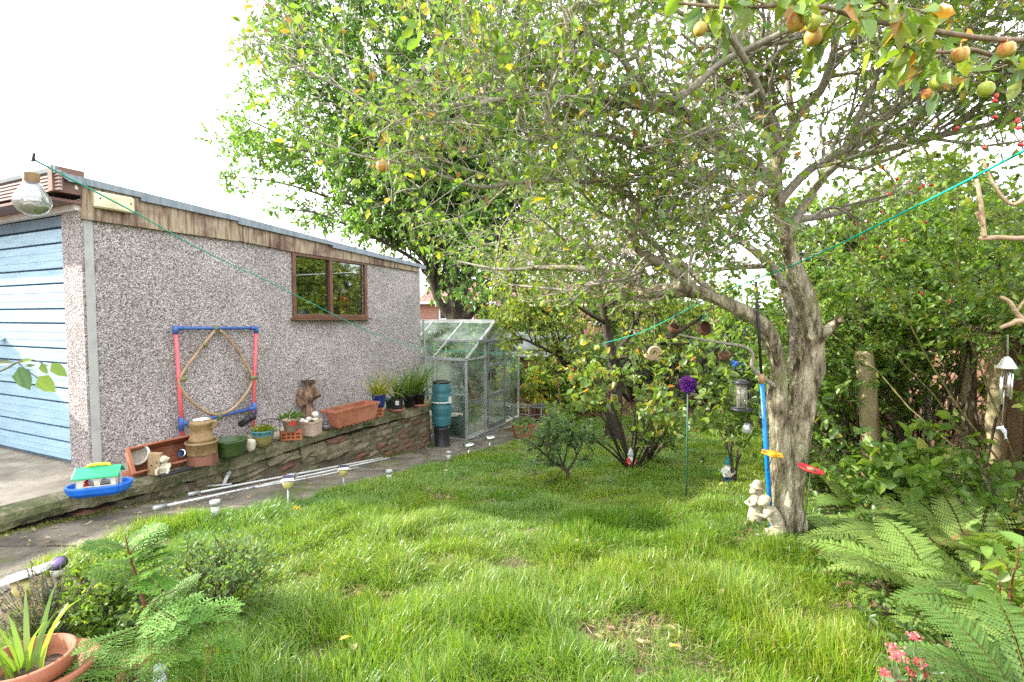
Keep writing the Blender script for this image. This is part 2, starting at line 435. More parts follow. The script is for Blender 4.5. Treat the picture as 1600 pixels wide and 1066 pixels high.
M['path'] = pm('path_concrete', [(.06, .053, .04), (.135, .118, .088), (.215, .185, .14)], .95, 0, 4, 10, .9, bscale=50, dist=.02, lo=.34, hi=.66, grime=((.085, .105, .02), 2.6, .55, .66))
M['soil'] = pm('soil', [(.03, .02, .012), (.075, .05, .03), (.13, .09, .06)], 1, 0, 18, 9, 1.0, bscale=60, dist=.02)
M['terracotta'] = pm('terracotta', [(.25, .085, .045), (.36, .125, .065), (.43, .18, .105)], .75, 0, 6, 6, .1, grime=((.30, .2, .13), 5, .58, .8))
M['terra_pale'] = pm('pale_terracotta', [(.36, .24, .18), (.48, .34, .26), (.55, .42, .34)], .8, 0, 8, 6, .15)
M['orange_brick'] = pm('orange_air_brick', [(.3, .09, .035), (.43, .14, .06)], .85, 0, 12, 6, .3)
M['stoneware'] = pm('stoneware', [(.13, .075, .025), (.28, .18, .075), (.37, .26, .13)], .6, 0, 7, 7, .25, grime=((.10, .06, .03), 6, .55, .7))
M['steel'] = plain('steel', (.7, .7, .7), .25, 1)
M['alu'] = pm('weathered_aluminium', [(.26, .27, .26), (.42, .43, .42), (.55, .56, .55)], .5, .35, 5, 6, .1)
M['alu_dark'] = pm('dull_aluminium', [(.12, .125, .12), (.24, .245, .24)], .55, .3, 5)
M['pole_white'] = pm('white_tube', [(.5, .5, .48), (.72, .72, .71)], .45, .1, 9)
M['green_glaze'] = pm('green_glaze', [(.015, .035, .01), (.035, .075, .015), (.07, .11, .03)], .35, 0, 6, 6, .1)
M['black'] = plain('black_plastic', (.018, .018, .02), .45)
M['pale_stone'] = pm('pale_stone', [(.40, .35, .24), (.55, .5, .38), (.68, .64, .54)], .85, 0, 9, 7, .4)
M['white_stone'] = pm('white_stone', [(.55, .52, .46), (.78, .76, .7)], .8, 0, 14, 6, .3)
M['cast'] = pm('cast_stone', [(.13, .10, .055), (.30, .26, .17), (.42, .375, .28), (.50, .46, .36)], .9, 0, 14, 8, .5, lo=.28, hi=.66, grime=((.14, .13, .06), 9, .55, .7))
M['red_tube'] = pm('red_tube', [(.58, .08, .10), (.70, .11, .13), (.72, .17, .18)], .45, 0, 5)
M['blue_tube'] = pm('blue_tube', [(.035, .09, .30), (.055, .13, .38)], .45, 0, 5)
M['hose'] = pm('tan_hose', [(.25, .15, .07), (.40, .27, .15), (.46, .34, .2)], .6, 0, 7)
M['tape'] = plain('green_tape', (.16, .17, .06), .5)
M['toy_blue'] = plain('toy_blue', (.012, .14, .6), .35)
M['toy_green'] = plain('toy_green', (.02, .42, .17), .4)
M['toy_cream'] = plain('toy_cream', (.68, .64, .48), .45)
M['toy_yellow'] = plain('toy_yellow', (.8, .55, .03), .4)
M['toy_red'] = plain('toy_red', (.6, .02, .02), .4)
M['white_pot'] = pm('white_pot', [(.45, .42, .35), (.62, .59, .52)], .7, 0, 8)
M['wood_pale'] = pm('pale_wood', [(.26, .16, .08), (.42, .3, .17)], .8, 0, 6, 6, .2, (6, 6, .8))
M['driftwood'] = pm('driftwood', [(.05, .03, .02), (.2, .12, .075), (.40, .28, .19)], .9, 0, 9, 8, .8, (3, 3, .7), bscale=30, dist=.02)
M['blue_glaze'] = pm('blue_glaze', [(.01, .02, .11), (.02, .045, .24)], .2, 0, 5, 4, 0, coat=.3)
M['green_plastic'] = plain('green_plastic', (.03, .12, .075), .5)
M['butt'] = pm('teal_barrel', [(.035, .14, .165), (.05, .19, .22)], .45, 0, 3, 5, .03)
M['amber'] = pm('amber_glass', [(.50, .43, .15), (.62, .56, .26)], .35, 0, 9, 4, 0)
M['chrome'] = plain('chrome', (.75, .75, .76), .15, 1)
M['dark_metal'] = plain('dark_metal', (.05, .05, .055), .45, .6)
M['solar'] = plain('solar_panel', (.03, .03, .07), .15)
M['frost'] = plain('frosted_plastic', (.62, .66, .58), .3)
M['cord_green'] = plain('green_cord', (.0, .42, .30), .5)
M['string'] = plain('string', (.4, .38, .32), .8)
M['bark'] = pm('lichened_bark', [(.045, .033, .02), (.21, .17, .105), (.38, .335, .225), (.54, .49, .35)], .95, 0, 20, 10, 1.0, (1, 1, .3), .36, .62, bscale=34, dist=.08, grime=((.22, .22, .08), 6, .54, .68))
M['bark_dark'] = pm('dark_bark', [(.018, .014, .01), (.05, .04, .028), (.10, .085, .06)], .95, 0, 9, 8, .9, (1, 1, .4), bscale=30, dist=.03)
M['log'] = pm('debarked_log', [(.20, .15, .075), (.36, .29, .16), (.48, .41, .26)], .85, 0, 4, 7, .3, (3, 3, .6), grime=((.12, .12, .05), 3, .55, .75))
M['stick'] = pm('pruned_wood', [(.22, .14, .08), (.42, .30, .18), (.5, .38, .25)], .85, 0, 20, 6, .5)
M['cane'] = pm('bamboo', [(.32, .16, .07), (.46, .28, .14)], .7, 0, 12)
M['fence'] = pm('brown_fence', [(.10, .05, .03), (.21, .11, .065), (.31, .18, .11)], .9, 0, 6, 8, .3, (5, 5, .6))
M['fence_post'] = pm('fence_post', [(.16, .1, .045), (.3, .22, .12)], .85, 0, 5, 6, .3, (3, 3, .6))
M['felt'] = pm('roof_felt', [(.13, .15, .15), (.2, .22, .22)], .9, 0, 5)
M['shed_wood'] = pm('shed_wood', [(.12, .055, .035), (.22, .1, .065), (.25, .13, .09)], .85, 0, 5, 6, .2, (1, 1, 8))
M['blue_pole'] = pm('blue_pole', [(.0, .13, .42), (.005, .2, .55)], .35, 0, 7)
M['yellow_dish'] = pm('yellow_dish', [(.62, .30, .01), (.8, .48, .02)], .4, 0, 20)
M['red_dish'] = pm('red_dish', [(.5, .015, .03), (.68, .04, .06)], .4, 0, 20)
M['coconut'] = pm('coconut', [(.06, .028, .014), (.15, .075, .035)], .95, 0, 16, 7, .8, bscale=80)
M['purple'] = plain('purple_petals', (.18, .04, .45), .6)
M['apple_red'] = pm('apple_skin', [(.42, .06, .03), (.55, .20, .05), (.55, .42, .10), (.42, .42, .09)], .35, 0, 34, 5, .03, (1, 1, .4), .34, .72)
M['apple_green'] = pm('green_apple_skin', [(.36, .46, .05), (.46, .54, .09)], .35, 0, 9, 5, .03)
M['hip'] = plain('red_hip', (.45, .012, .012), .3)
M['brick_house'] = brickmat('house_brick', (.36, .14, .085), (.28, .10, .065), (.38, .3, .24), .23, .08)
M['tile_red'] = brickmat('red_roof_tile', (.30, .15, .11), (.24, .115, .09), (.12, .06, .05), .3, .22)
M['render'] = pm('cream_render', [(.6, .57, .52), (.74, .72, .68)], .85, 0, 2)
M['dark_glass'] = plain('dark_window', (.02, .025, .03), .08)
M['glass'] = glassmat('window_glass', (.85, .9, .9), .08)
M['gh_glass'] = glassmat('greenhouse_glass', (.86, .93, .90), .06, .26, (.50, .60, .55))
M['bulb_glass'] = glassmat('bulb_glass', (.90, .93, .93), .12, .22, (.72, .75, .72))
M['gnome_hat'] = plain('gnome_pale_hat', (.5, .54, .56), .6)
M['gnome_teal'] = plain('gnome_teal', (.02, .22, .24), .6)
M['gnome_skin'] = plain('gnome_skin', (.6, .4, .3), .6)
M['gnome_red'] = plain('gnome_red', (.45, .04, .03), .6)
M['gnome_blue'] = plain('gnome_blue', (.03, .06, .16), .6)
M['beard'] = plain('gnome_beard', (.65, .65, .62), .8)
M['pink'] = plain('pink_ornament', (.6, .35, .35), .6)
M['snail'] = pm('snail', [(.4, .26, .14), (.62, .46, .3)], .5, 0, 12)
M['paper'] = plain('white_tag', (.5, .55, .58), .5)
M['rust'] = pm('rusty_cap', [(.12, .07, .03), (.3, .2, .08)], .6, .3, 20)
M['wire'] = plain('black_wire', (.03, .03, .03), .5)
# ================================================================== SETTING
def lerp(a, b, t): return a + (b - a) * t
_LE = [G(*p) for p in ((20, 905), (100, 872), (200, 845), (290, 818), (430, 797), (600, 748), (700, 716), (800, 692), (850, 672))]
_RE = [G(*p) for p in ((1420, 1060), (1390, 985), (1300, 905), (1282, 840), (1262, 780), (1250, 740), (1225, 700), (1190, 672), (1130, 655))]
LEY = [p.y for p in _LE]; LEX = [p.x for p in _LE]; REY = [p.y for p in _RE]; REX = [p.x for p in _RE]
LAWN_END = 10.6
def lawn_mask(x, y):
    l = np.interp(y, LEY, LEX) + .05 * vnoise(y, y * 0, 3, 3.1) ; r = np.interp(y, REY, REX) + .07 * vnoise(y, y * 0, 4, 2.7)
    l = np.where(y < LEY[0], -1.9 - (LEY[0] - y) * .0, l)
    return (x > l) & (x < r) & (y < LAWN_END)

def build_ground():
    xs = np.concatenate([[-160, -80, -40, -20], np.linspace(-10, 10, 141), [20, 40, 80, 160]])
    ys = np.concatenate([[-60, -20, -6], np.linspace(-2, 14, 161), [18, 24, 34, 60, 120, 300]])
    X, Y = np.meshgrid(xs, ys)
    Zg = gzn(Y) + .012 * vnoise(X, Y, 1, 2.3) + .012 * vnoise(X, Y, 2, .9)
    Zg = np.where(Y > 40, np.interp(Y, [40, 300], [-2.3, -2.4]), Zg)
    n = len(xs); V = np.stack([X, Y, Zg], -1).reshape(-1, 3)
    i = (np.arange(len(ys) - 1)[:, None] * n + np.arange(n - 1)[None]).ravel()
    Q = np.stack([i, i + 1, i + n + 1, i + n], 1)
    m = NP(); m.put(V, (.1, .07, .04), Q=Q)
    mt = pm('lawn_soil', [(.035, .028, .014), (.075, .065, .026), (.12, .095, .05), (.20, .145, .085)], 1, 0, 5, 9, .9, bscale=70, dist=.02, lo=.28, hi=.72)
    o = m.build('lawn_ground', mt, smooth=True); tag(o, 'gently sloping lawn earth showing between the grass', 'ground', kind='structure')
build_ground()

def gnoise(x, y): return gz(y)

# ---------------------------------------------------------------- path
def rx_of(y):                                        # retaining wall face as X(Y)
    a = GL(.54, 0, 0); t = (y - a.y) / UD.y
    return a.x + UD.x * t
mb = MB(); y = 2.05; k = 0
while y < 9.6:
    ln = .78 if y < 7 else .62
    y1 = y + ln - .018
    nx, ny = 7, 5; vs = []
    for j in range(ny + 1):
        yy = lerp(y, y1, j / ny)
        xl = rx_of(yy) - .06 if yy < 7.55 else lerp(rx_of(7.55), -.1, min(1, (yy - 7.55) / 1.9)) - .1
        if yy < 2.9: xl = rx_of(yy) - .05
        xr = float(np.interp(yy, LEY, LEX)) + .12
        for i in range(nx + 1):
            xx = lerp(xl, xr, i / nx); vs.append((xx, yy, gz(yy) + .018 + .006 * noise.noise(Vector((xx * 3, yy * 3, k)))))
    b = len(vs); w = nx + 1
    mb.add(vs, [(j * w + i, j * w + i + 1, (j + 1) * w + i + 1, (j + 1) * w + i) for j in range(ny) for i in range(nx)], sm=False)
    rim = list(range(0, nx + 1)); mb.add([vs[i] for i in rim] + [Vector(vs[i]) - Z * .03 for i in rim], [(i + 1, i, w + i, w + i + 1) for i in range(nx)])
    y += ln; k += 1
tag(mb.build('garden_path', M['path']), 'worn concrete slab path beside the retaining wall', 'path', kind='structure')

# ---------------------------------------------------------------- concrete drive and ledge
mb = MB()
mb.plate([GL(-4.6, -3.6, 0), GL(.36, -3.6, 0), GL(.36, 0, 0), GL(-4.6, 0, 0)], (0, 0, -.35))
mb.plate([GL(-3, .002, 0), GL(.36, .002, 0), GL(.36, 3.9, 0), GL(-3, 3.9, 0)], (0, 0, -.35))
tag(mb.build('driveway', M['concrete']), 'pale concrete drive in front of the blue garage door', 'driveway', kind='structure')

# ---------------------------------------------------------------- retaining wall
rw = thing('retaining_wall', 'mossy low retaining wall with crumbling brick face under the row of pots', 'wall', GL(.45, 1.5, -.5), -ANG)
def cop(y0, y1, n):
    mb = MB(); ring = 7; vs = []
    for i in range(n + 1):
        y = lerp(y0, y1, i / n)
        q = lambda s, a=.5: noise.noise(Vector((y * 3.1, s, 0))) * a + noise.noise(Vector((y * 13, s + 5, 0))) * .3
        hb = -.115 - .035 * q(1) - .02 * math.sin(y * 2.2)
        prof = [(.358, -.2), (.358, .004), (.47, .006 + .004 * q(2)), (.548 + .012 * q(3), -.004 + .008 * q(4)), (.562 + .02 * q(5), -.05 + .02 * q(6)), (.55 + .02 * q(7), hb), (.46, hb - .01)]
        vs += [GL(x, y, z) for x, z in prof]
    fs = [(i * ring + j, (i + 1) * ring + j, (i + 1) * ring + j + 1, i * ring + j + 1) for i in range(n) for j in range(ring - 1)]
    fs += [tuple(range(ring)), tuple(range(n * ring + ring - 1, n * ring - 1, -1))]
    return mb.add(vs, fs, sm=False)
cop(-3.4, 3.93, 190).build('coping', M['coping'], rw, world=True)
mb = MB(); mb.plate([GL(.2, -3.3, -.16), GL(.2, 3.88, -.16), GL(.2, 3.88, -1.0), GL(.2, -3.3, -.5)], XD * .295)
mb.build('wall_core', M['mortar'], rw, world=True)
rr = random.Random(5); mbs = MB(); mbb = MB()
def block(mbx, y0, y1, z0, z1, x=.5, jit=.012, rough=.016):
    n = 3; c = []
    ys = [lerp(y0, y1, i / n) for i in range(n + 1)]; zs = [lerp(z0, z1, i / 2) for i in range(3)]
    g = []
    for z in zs:
        for y in ys:
            e = (y in (ys[0], ys[-1])) or (z in (zs[0], zs[-1]))
            g.append(GL(x + (.0 if e else .014) + rr.uniform(-rough, rough), y + rr.uniform(-jit, jit) * .5, z + rr.uniform(-jit, jit) * .5))
    k = n + 1; back = [p - XD * .09 for p in g]
    fs = [(j * k + i, j * k + i + 1, (j + 1) * k + i + 1, (j + 1) * k + i) for j in range(2) for i in range(n)]
    rimi = list(range(k)) + [2 * k - 1, 3 * k - 1] + list(range(3 * k - 2, 2 * k - 1, -1)) + [k]
    m_ = len(g)
    fs += [(rimi[(i + 1) % len(rimi)], rimi[i], m_ + rimi[i], m_ + rimi[(i + 1) % len(rimi)]) for i in range(len(rimi))]
    mbx.add(g + back, fs)
def gyl(y): return gz(GL(.5, y, 0).y) - SLAB         # ground height at the wall face, above slab level
z_top = -.15
for r_ in range(11):                                 # brickwork at the far end
    z1 = z_top - r_ * .072; y = 2.55 - r_ * .05 + (.11 if r_ % 2 else 0)
    while y < 3.9:
        l = min(.205, 3.9 - y)
        if l > .05 and z1 > gyl(y) + .01 and rr.random() > .04:
            block(mbb if rr.random() < .62 else mbs, y, y + l - .012, z1 - .062, z1, .5 + rr.uniform(-.012, .01), .006, .005)
        y += .217
y = -3.0
while y < 2.5:                                       # rubble and render nearer the camera
    l = rr.uniform(.16, .42); z = z_top + .01
    while z > gyl(y) - .02:
        h = rr.uniform(.05, .12)
        if rr.random() > .10: block(mbs if rr.random() < .72 else mbb, y + rr.uniform(0, .05), y + l - .014, z - h + .01, z, .515 + rr.uniform(-.03, .03), .03, .02)
        z -= h
    y += l
block(mbs, 1.75, 2.3, -.33, -.155, .53, .01, .006)
mbs.build('stone_facing', M['stone'], rw, world=True); mbb.build('brick_facing', M['brick_red'], rw, world=True)

# ================================================================== GARAGE
def loc(p): q = p - GC; return q.dot(XD), q.dot(UD), q.z
YE = loc(W(657, 520))[1]
ga = thing('garage', 'pebble-dashed garage with a pale blue door and stained timber fascia', 'garage', GC, -ANG)
_, wy0, wz1 = loc(W(455, 393)); _, wy1, wz0 = loc(W(573, 497)); wz1b = loc(W(573, 411))[2]
t0z = loc(W(130, 315))[2]; t1z = loc(W(655, 422))[2]
def ztop(y): return lerp(t0z, t1z, y / YE)
mb = MB(); T = Vector((-.12, 0, 0))
def wp(y0, y1, zb0, zt0, zt1): mb.plate([(0, y0, zb0), (0, y1, zb0), (0, y1, zt1), (0, y0, zt0)], T)
wzt = min(wz1, wz1b) + .01
wp(0.0, wy0, -.05, ztop(0), ztop(wy0)); wp(wy1, YE, -.05, ztop(wy1), ztop(YE)); wp(wy0, wy1, -.05, wz0, wz0); wp(wy0, wy1, wzt, ztop(wy0), ztop(wy1))
dx = loc(FR(105, 345))[0]; dz1 = loc(FR(50, 346))[2]; dxb = loc(FR(117, 742))[0]; dx = (dx + dxb) / 2
mb.plate([(-2.8, YE - .12, -.05), (-.12, YE - .12, -.05), (-.12, YE - .12, t1z), (-2.8, YE - .12, t1z)], (0, .12, 0))
mb.plate([(-2.8, 0, -.05), (-2.8, YE - .12, -.05), (-2.8, YE - .12, t1z), (-2.8, 0, t0z)], (.12, 0, 0))
mb.build('wall', M['pebble'], ga)
mb = MB(); mb.plate([(dx, 0, -.02), (-.001, 0, -.02), (-.001, 0, dz1 + .1), (dx, 0, dz1 + .1)], (0, -.03, 0)); mb.build('door_pier', M['pebble'], ga)
mb = MB(); mb.plate([(.002, -.012, -.02), (.002, .045, -.02), (.002, .045, t0z - .1), (.002, -.012, t0z - .1)], (.012, 0, 0)); mb.build('corner_trim', M['corner_trim'], ga)
# door: alternating broad and narrow horizontal boards with shadow gaps
mb = MB(); mb.box(((dx - 2.45) / 2, .045, dz1 / 2), (2.45 + dx, .02, dz1))
door = mb.build('garage_door', M['door_dark'], ga)
mb = MB(); z = dz1 - .085; k = 0
while z > .12:
    h = (.118, .205)[k % 2]; h = min(h, z - .03)
    mb.plate([(-2.42, .03, z - h + .008), (dx - .02, .03, z - h + .008), (dx - .02, .03, z - .008), (-2.42, .03, z - .008)], (0, -.03, 0))
    if k % 2:
        for q in (.33, .66): mb.box(((dx - 2.45) / 2, -.0015, z - h * q), (2.40 + dx, .004, .006))
    z -= h; k += 1
mb.build('door_board', M['door'], door, bevel=.004)
mb = MB(); mb.plate([(-2.42, -.004, dz1 - .075), (dx - .01, -.004, dz1 - .075), (dx - .01, -.004, dz1 + .005), (-2.42, -.004, dz1 + .005)], (0, .03, 0))
mb.plate([(dx - .018, -.006, 0), (dx - .001, -.006, 0), (dx - .001, -.006, dz1), (dx - .018, -.006, dz1)], (0, .03, 0)); mb.build('door_frame', M['door_dark'], ga)
hp = FR(3, 530, .02); lh = loc(hp); mb = MB(); mb.tube([(lh[0], .0, lh[2]), (lh[0], -.05, lh[2])], .016, 10); mb.beam((lh[0] - .045, -.05, lh[2] + .005), (lh[0] + .045, -.05, lh[2] - .01), .018, .024); mb.build('door_handle', M['chrome'], door)
# above the door
mb = MB(); mb.box((-1.4 + .0, -.035, dz1 + .035), (2.8, .05, .045)); mb.build('lintel_strip', M['white_paint'], ga)
mb = MB(); mb.plate([(-2.8, -.02, dz1 + .06), (-.0, -.02, dz1 + .06), (-.0, -.02, t0z - .02), (-2.8, -.02, t0z - .02)], (0, .05, 0))
mb.plate([(-2.85, -.25, t0z - .03), (.03, -.25, t0z - .03), (.03, 0, t0z - .03), (-2.85, 0, t0z - .03)], (0, 0, .02))
mb.build('soffit', M['brown_paint'], ga)
c0 = loc(FR(-5, 312, .06)); c1 = loc(FR(118, 320, .06))
mb = MB(); mb.tube([(c0[0] - 1.6, -.06, c0[2] + .01), (c0[0], -.06, c0[2]), (c1[0], -.06, c0[2] + .015), (c1[0] + .02, -.06, c0[2] - .05)], .012, 8); mb.build('conduit', M['white_paint'], ga)
# ribbed board over the front eaves, with its end block
e0 = loc(FR(91, 262, .19)); e1 = loc(FR(91, 296, .19)); pt, pb = e0[2], e1[2]
mb = MB(); nr = 6
for i in range(nr):
    za = lerp(pb, pt, i / nr); zb = lerp(pb, pt, (i + 1) / nr)
    mb.plate([(-2.85, -.19, za), (e0[0], -.19, za), (e0[0], -.19, zb - .012), (-2.85, -.19, zb - .012)], (0, .02, 0))
    mb.plate([(-2.85, -.182, zb - .0125), (e0[0], -.182, zb - .0125), (e0[0], -.182, zb), (-2.85, -.182, zb)], (0, .02, 0), 1)
mb.build('ribbed_fascia', [pm('ribbed_board', [(.33, .22, .19), (.5, .38, .34)], .7, 0, 6), M['brown_paint']], ga)
mb = MB(); e0 = (min(e0[0], -.03), 0, 0); mb.box(((e0[0] + .03) / 2 + .0, -.105, (pt + pb) / 2 + .01), (abs(e0[0] - .03), .20, pt - pb + .03)); mb.build('fascia_block', pm('block_brown', [(.13, .065, .05), (.22, .12, .09)], .7, 0, 6), ga)
# roof and its grey edge trim
prof = [(-.2, pt + .01), (-.12, pt - .035)] + [(loc(W(px, py, .05))[1], loc(W(px, py, .05))[2]) for px, py in ((130, 280), (220, 302), (372, 340), (520, 379), (655, 414))]
prof.append((YE + .08, prof[-1][1] - .012))
mb = MB()
for (a, za), (b, zb) in zip(prof, prof[1:]): mb.plate([(-2.9, a, za), (.03, a, za), (.03, b, zb), (-2.9, b, zb)], (0, 0, -.03))
mb.build('roof', M['felt'], ga)
mb = MB()
for (a, za), (b, zb) in zip(prof, prof[1:]): mb.plate([(.03, a, za + .012), (.03, b, zb + .012), (.03, b, zb - .036), (.03, a, za - .062 + .02 * (a < 0))], (.028, 0, 0))
mb.build('roof_trim', M['trim_grey'], ga)
def board(pxs, out, name='fascia_board'):
    mb = MB(); mb.plate([W(x, y, out) for x, y in pxs], -XD * .03); return mb.build(name, M['fascia'], ga, world=True)
board([(128, 286), (129, 342), (372, 377), (372, 340)], .034)
board([(372, 342), (372, 376), (455, 393), (572, 411), (655, 425), (655, 417)], .03)
mb = MB(); c = (W(145, 318, .05) + W(208, 320, .05)) / 2
w_ = (W(208, 320, .05) - W(146, 318, .05)).length
lc = loc(c); lz = loc(W(178, 317, .05))
mb.rbox((.055, lz[1], lz[2] - .0), (.05, w_, .125), .02); mb.build('vent_cover', M['vent'], ga)
for q in (.12, .88):
    mb = MB(); mb.tube([(.078, lz[1] - w_ / 2 + w_ * q, lz[2] + .01), (.083, lz[1] - w_ / 2 + w_ * q, lz[2] + .01)], .006, 8); mb.build('screw', M['dark_metal'], ga)
# window
wf = thing('window', None, None); wf.parent = ga
bpy.data.objects.remove(wf)
mb = MB(); fw = .045; zt = wzt
for a, b in (((.0, wy0, (wz0 + zt) / 2), (.07, fw * 2, zt - wz0)), ((.0, wy1, (wz0 + zt) / 2), (.07, fw * 2, zt - wz0))): pass
ym = loc(W(516.5, 450))[1]
mb.box((-.02, wy0 + fw / 2, (wz0 + zt) / 2), (.08, fw, zt - wz0)); mb.box((-.02, wy1 - fw / 2, (wz0 + zt) / 2), (.08, fw, zt - wz0))
mb.box((-.02, (wy0 + wy1) / 2, zt - fw / 2), (.076, wy1 - wy0 - 2 * fw, fw)); mb.box((-.02, (wy0 + wy1) / 2, wz0 + fw / 2), (.076, wy1 - wy0 - 2 * fw, fw))
mb.box((-.02, ym, (wz0 + zt) / 2), (.074, fw, zt - wz0 - 2 * fw))
win = mb.build('window', M['brown_frame'], ga, bevel=.004)
for a, b in ((wy0 + fw, ym - fw / 2), (ym + fw / 2, wy1 - fw)):
    mb = MB(); mb.box((-.02, (a + b) / 2, (wz0 + zt) / 2), (.006, b - a, zt - wz0 - 2 * fw)); mb.build('pane', M['glass'], win)
mb = MB(); mb.box((.02, (wy0 + wy1) / 2, wz0 - .012), (.11, wy1 - wy0 + .06, .022)); mb.build('sill', M['brown_frame'], win)
mb = MB(); mb.box((-.2, (wy0 + wy1) / 2, wz0 - .02), (.155, wy1 - wy0 + .2, .02)); mb.build('inner_shelf', M['wood_pale'], ga)
# things on the shelf behind the panes
pf = thing('potted_poinsettia', 'red flowering plant standing behind the garage window', 'plant', GL(-.13, lerp(ym, wy1, .5), wz0))
mb = MB(); mb.lathe([(0, 0), (.045, 0), (.06, .1), (.052, .1), (.05, .08), (0, .08)]); mb.build('pot', M['terracotta'], pf)
rng = np.random.default_rng(3); m = NP(); n = 90
P = np.array(pf.location) + np.array([0, 0, .13]) + rng.normal(size=(n, 3)) * [.03, .05, .075] + [0, 0, .06]; D = rng.normal(size=(n, 3)) + [.4, 0, .5]
leaves(m, P, D, rng.normal(size=(n, 3)), .08, .03, pick(rng, [(3, (.55, .03, .02)), (1, (.6, .2, .02)), (1, (.1, .2, .03))], n)); m.build('flower', M['leaf_matt'], pf)
for i, (q, mt, lab, r) in enumerate(((.2, 'toy_blue', 'blue ornament behind the left pane of the garage window', .05), (.42, 'toy_red', 'small orange-red ornament on the shelf behind the garage window', .035), (.9, 'butt', 'teal bottle behind the right pane of the garage window', .03))):
    mb = MB(); mb.lathe([(0, 0), (r, 0), (r * 1.15, r * .9), (r * .8, r * 1.7), (r * .3, r * 2), (r * .35, r * 2.3), (0, r * 2.3)], n=14)
    tag(mb.build('shelf_ornament', M[mt], origin=None), lab, 'ornament').location = GL(-.15, lerp(wy0 + .05, wy1 - .05, q), wz0 - .008)

# ================================================================== GREENHOUSE
A = G(729, 690); GHL, GHW, GHE, GHR = 2.3, 1.95, 1.27, 1.86
gh = thing('greenhouse', 'small aluminium greenhouse with hazy green panes beside the garage', 'greenhouse', A, -ANG)
mb = MB(); b = .035
def bar(p, q, w=.032, mbx=None): (mbx or mb).beam(p, q, w, w)
ym_ = GHW / 2
for x in (0, -GHL):
    for y in (0, GHW): bar((x, y, .03), (x, y, GHE))
    for y in (0, GHW): bar((x, y, GHE), (x, ym_, GHR))
for y in (0, GHW):
    bar((-GHL, y, GHE), (0, y, GHE), .04)
bar((-GHL, ym_, GHR), (.02, ym_, GHR), .05)
bar((-.9, .45, 1.27 + .28), (0, .45, 1.27 + .28), .02)
for x in (-.62, -1.24, -1.86):
    for y in (0, GHW):
        bar((x, y, .03), (x, y, GHE), .022); bar((x, y, GHE), (x, ym_, GHR), .022)
for y in (.62, 1.32): bar((0, y, .03), (0, y, GHE + (min(y, GHW - y) / ym_) * (GHR - GHE)), .028)
bar((0, 0, GHE), (0, .62, GHE), .028); bar((0, 1.32, GHE), (0, GHW, GHE), .028)
mb.build('frame', M['alu'], gh)
mb = MB(); mb.box((-GHL / 2, 0, 0), (GHL + .06, .05, .07)); mb.box((0, ym_, -.015), (.05, GHW + .05, .07)); mb.box((-GHL / 2, GHW, -.05), (GHL + .06, .05, .07)); mb.box((.03, ym_, .045), (.03, GHW, .03))
mb.build('base_rail', M['alu'], gh)
g = .005
def pane(pts, off):
    m_ = MB(); m_.plate(pts, off); m_.build('pane', M['gh_glass'], gh)
xs = [0, -.62, -1.24, -1.86, -GHL]
for a, c in zip(xs, xs[1:]):
    pane([(a - .01, 0, .05), (c + .01, 0, .05), (c + .01, 0, GHE - .02), (a - .01, 0, GHE - .02)], (0, g, 0))
    pane([(a - .01, GHW, .05), (c + .01, GHW, .05), (c + .01, GHW, GHE - .02), (a - .01, GHW, GHE - .02)], (0, g, 0))
    for s, y in ((1, 0), (-1, GHW)):
        y0 = y + s * .02; y1 = ym_ - s * .03; zz = lambda yy: GHE + (min(yy, GHW - yy) / ym_) * (GHR - GHE) - .004
        pane([(a - .01, y0, zz(y0)), (c + .01, y0, zz(y0)), (c + .01, y1, zz(y1)), (a - .01, y1, zz(y1))], (0, 0, g))
zz = lambda yy: GHE + (min(yy, GHW - yy) / ym_) * (GHR - GHE) - .02
pane([(0, .02, .05), (0, .6, .05), (0, .6, GHE - .02), (0, .02, GHE - .02)], (-g, 0, 0))
pane([(0, 1.34, .05), (0, GHW - .02, .05), (0, GHW - .02, GHE - .02), (0, 1.34, GHE - .02)], (-g, 0, 0))
pane([(0, .06, GHE + .02), (0, .6, GHE + .02), (0, .6, zz(.6))], (-g, 0, 0)); pane([(0, GHW - .06, GHE + .02), (0, 1.34, GHE + .02), (0, 1.34, zz(1.34))], (-g, 0, 0))
mb = MB(); y0, y1 = .66, 1.28
for z in (.1, .62, 1.12, 1.5): mb.box((.03, (y0 + y1) / 2, z), (.025, y1 - y0, .05 if z > .2 else .08))
for y in (y0, y1): mb.box((.03, y, .8), (.027, .035, 1.46))
dr = mb.build('door', M['alu_dark'], gh)
for za, zb in ((.13, .6), (.645, 1.1), (1.145, 1.48)):
    m_ = MB(); m_.plate([(.03, y0 + .02, za), (.03, y1 - .02, za), (.03, y1 - .02, zb), (.03, y0 + .02, zb)], (-g, 0, 0)); m_.build('pane', M['gh_glass'], dr)
m_ = MB(); m_.box((.05, y0, .95), (.02, .015, .12)); m_.build('handle', M['dark_metal'], dr)
m_ = MB(); m_.box((.035, ym_, 1.54), (.05, 1.2, .045)); m_.build('door_track', M['alu_dark'], gh)
AX = lambda x, y, z: A + XD * x + UD * y + Z * z
st = thing('staging_shelf', 'slatted two-tier staging standing inside the greenhouse', 'shelf', AX(-.75, .35, 0), -ANG); mb = MB()
for z in (.42, .68): mb.box((0, 0, z), (1.3, .4, .02))
mb.build('shelf', M['white_paint'], st)
for x in (-.6, .6):
    for y in (-.17, .17): mb = MB(); mb.box((x, y, .34), (.03, .03, .68)); mb.build('leg', M['alu'], st)
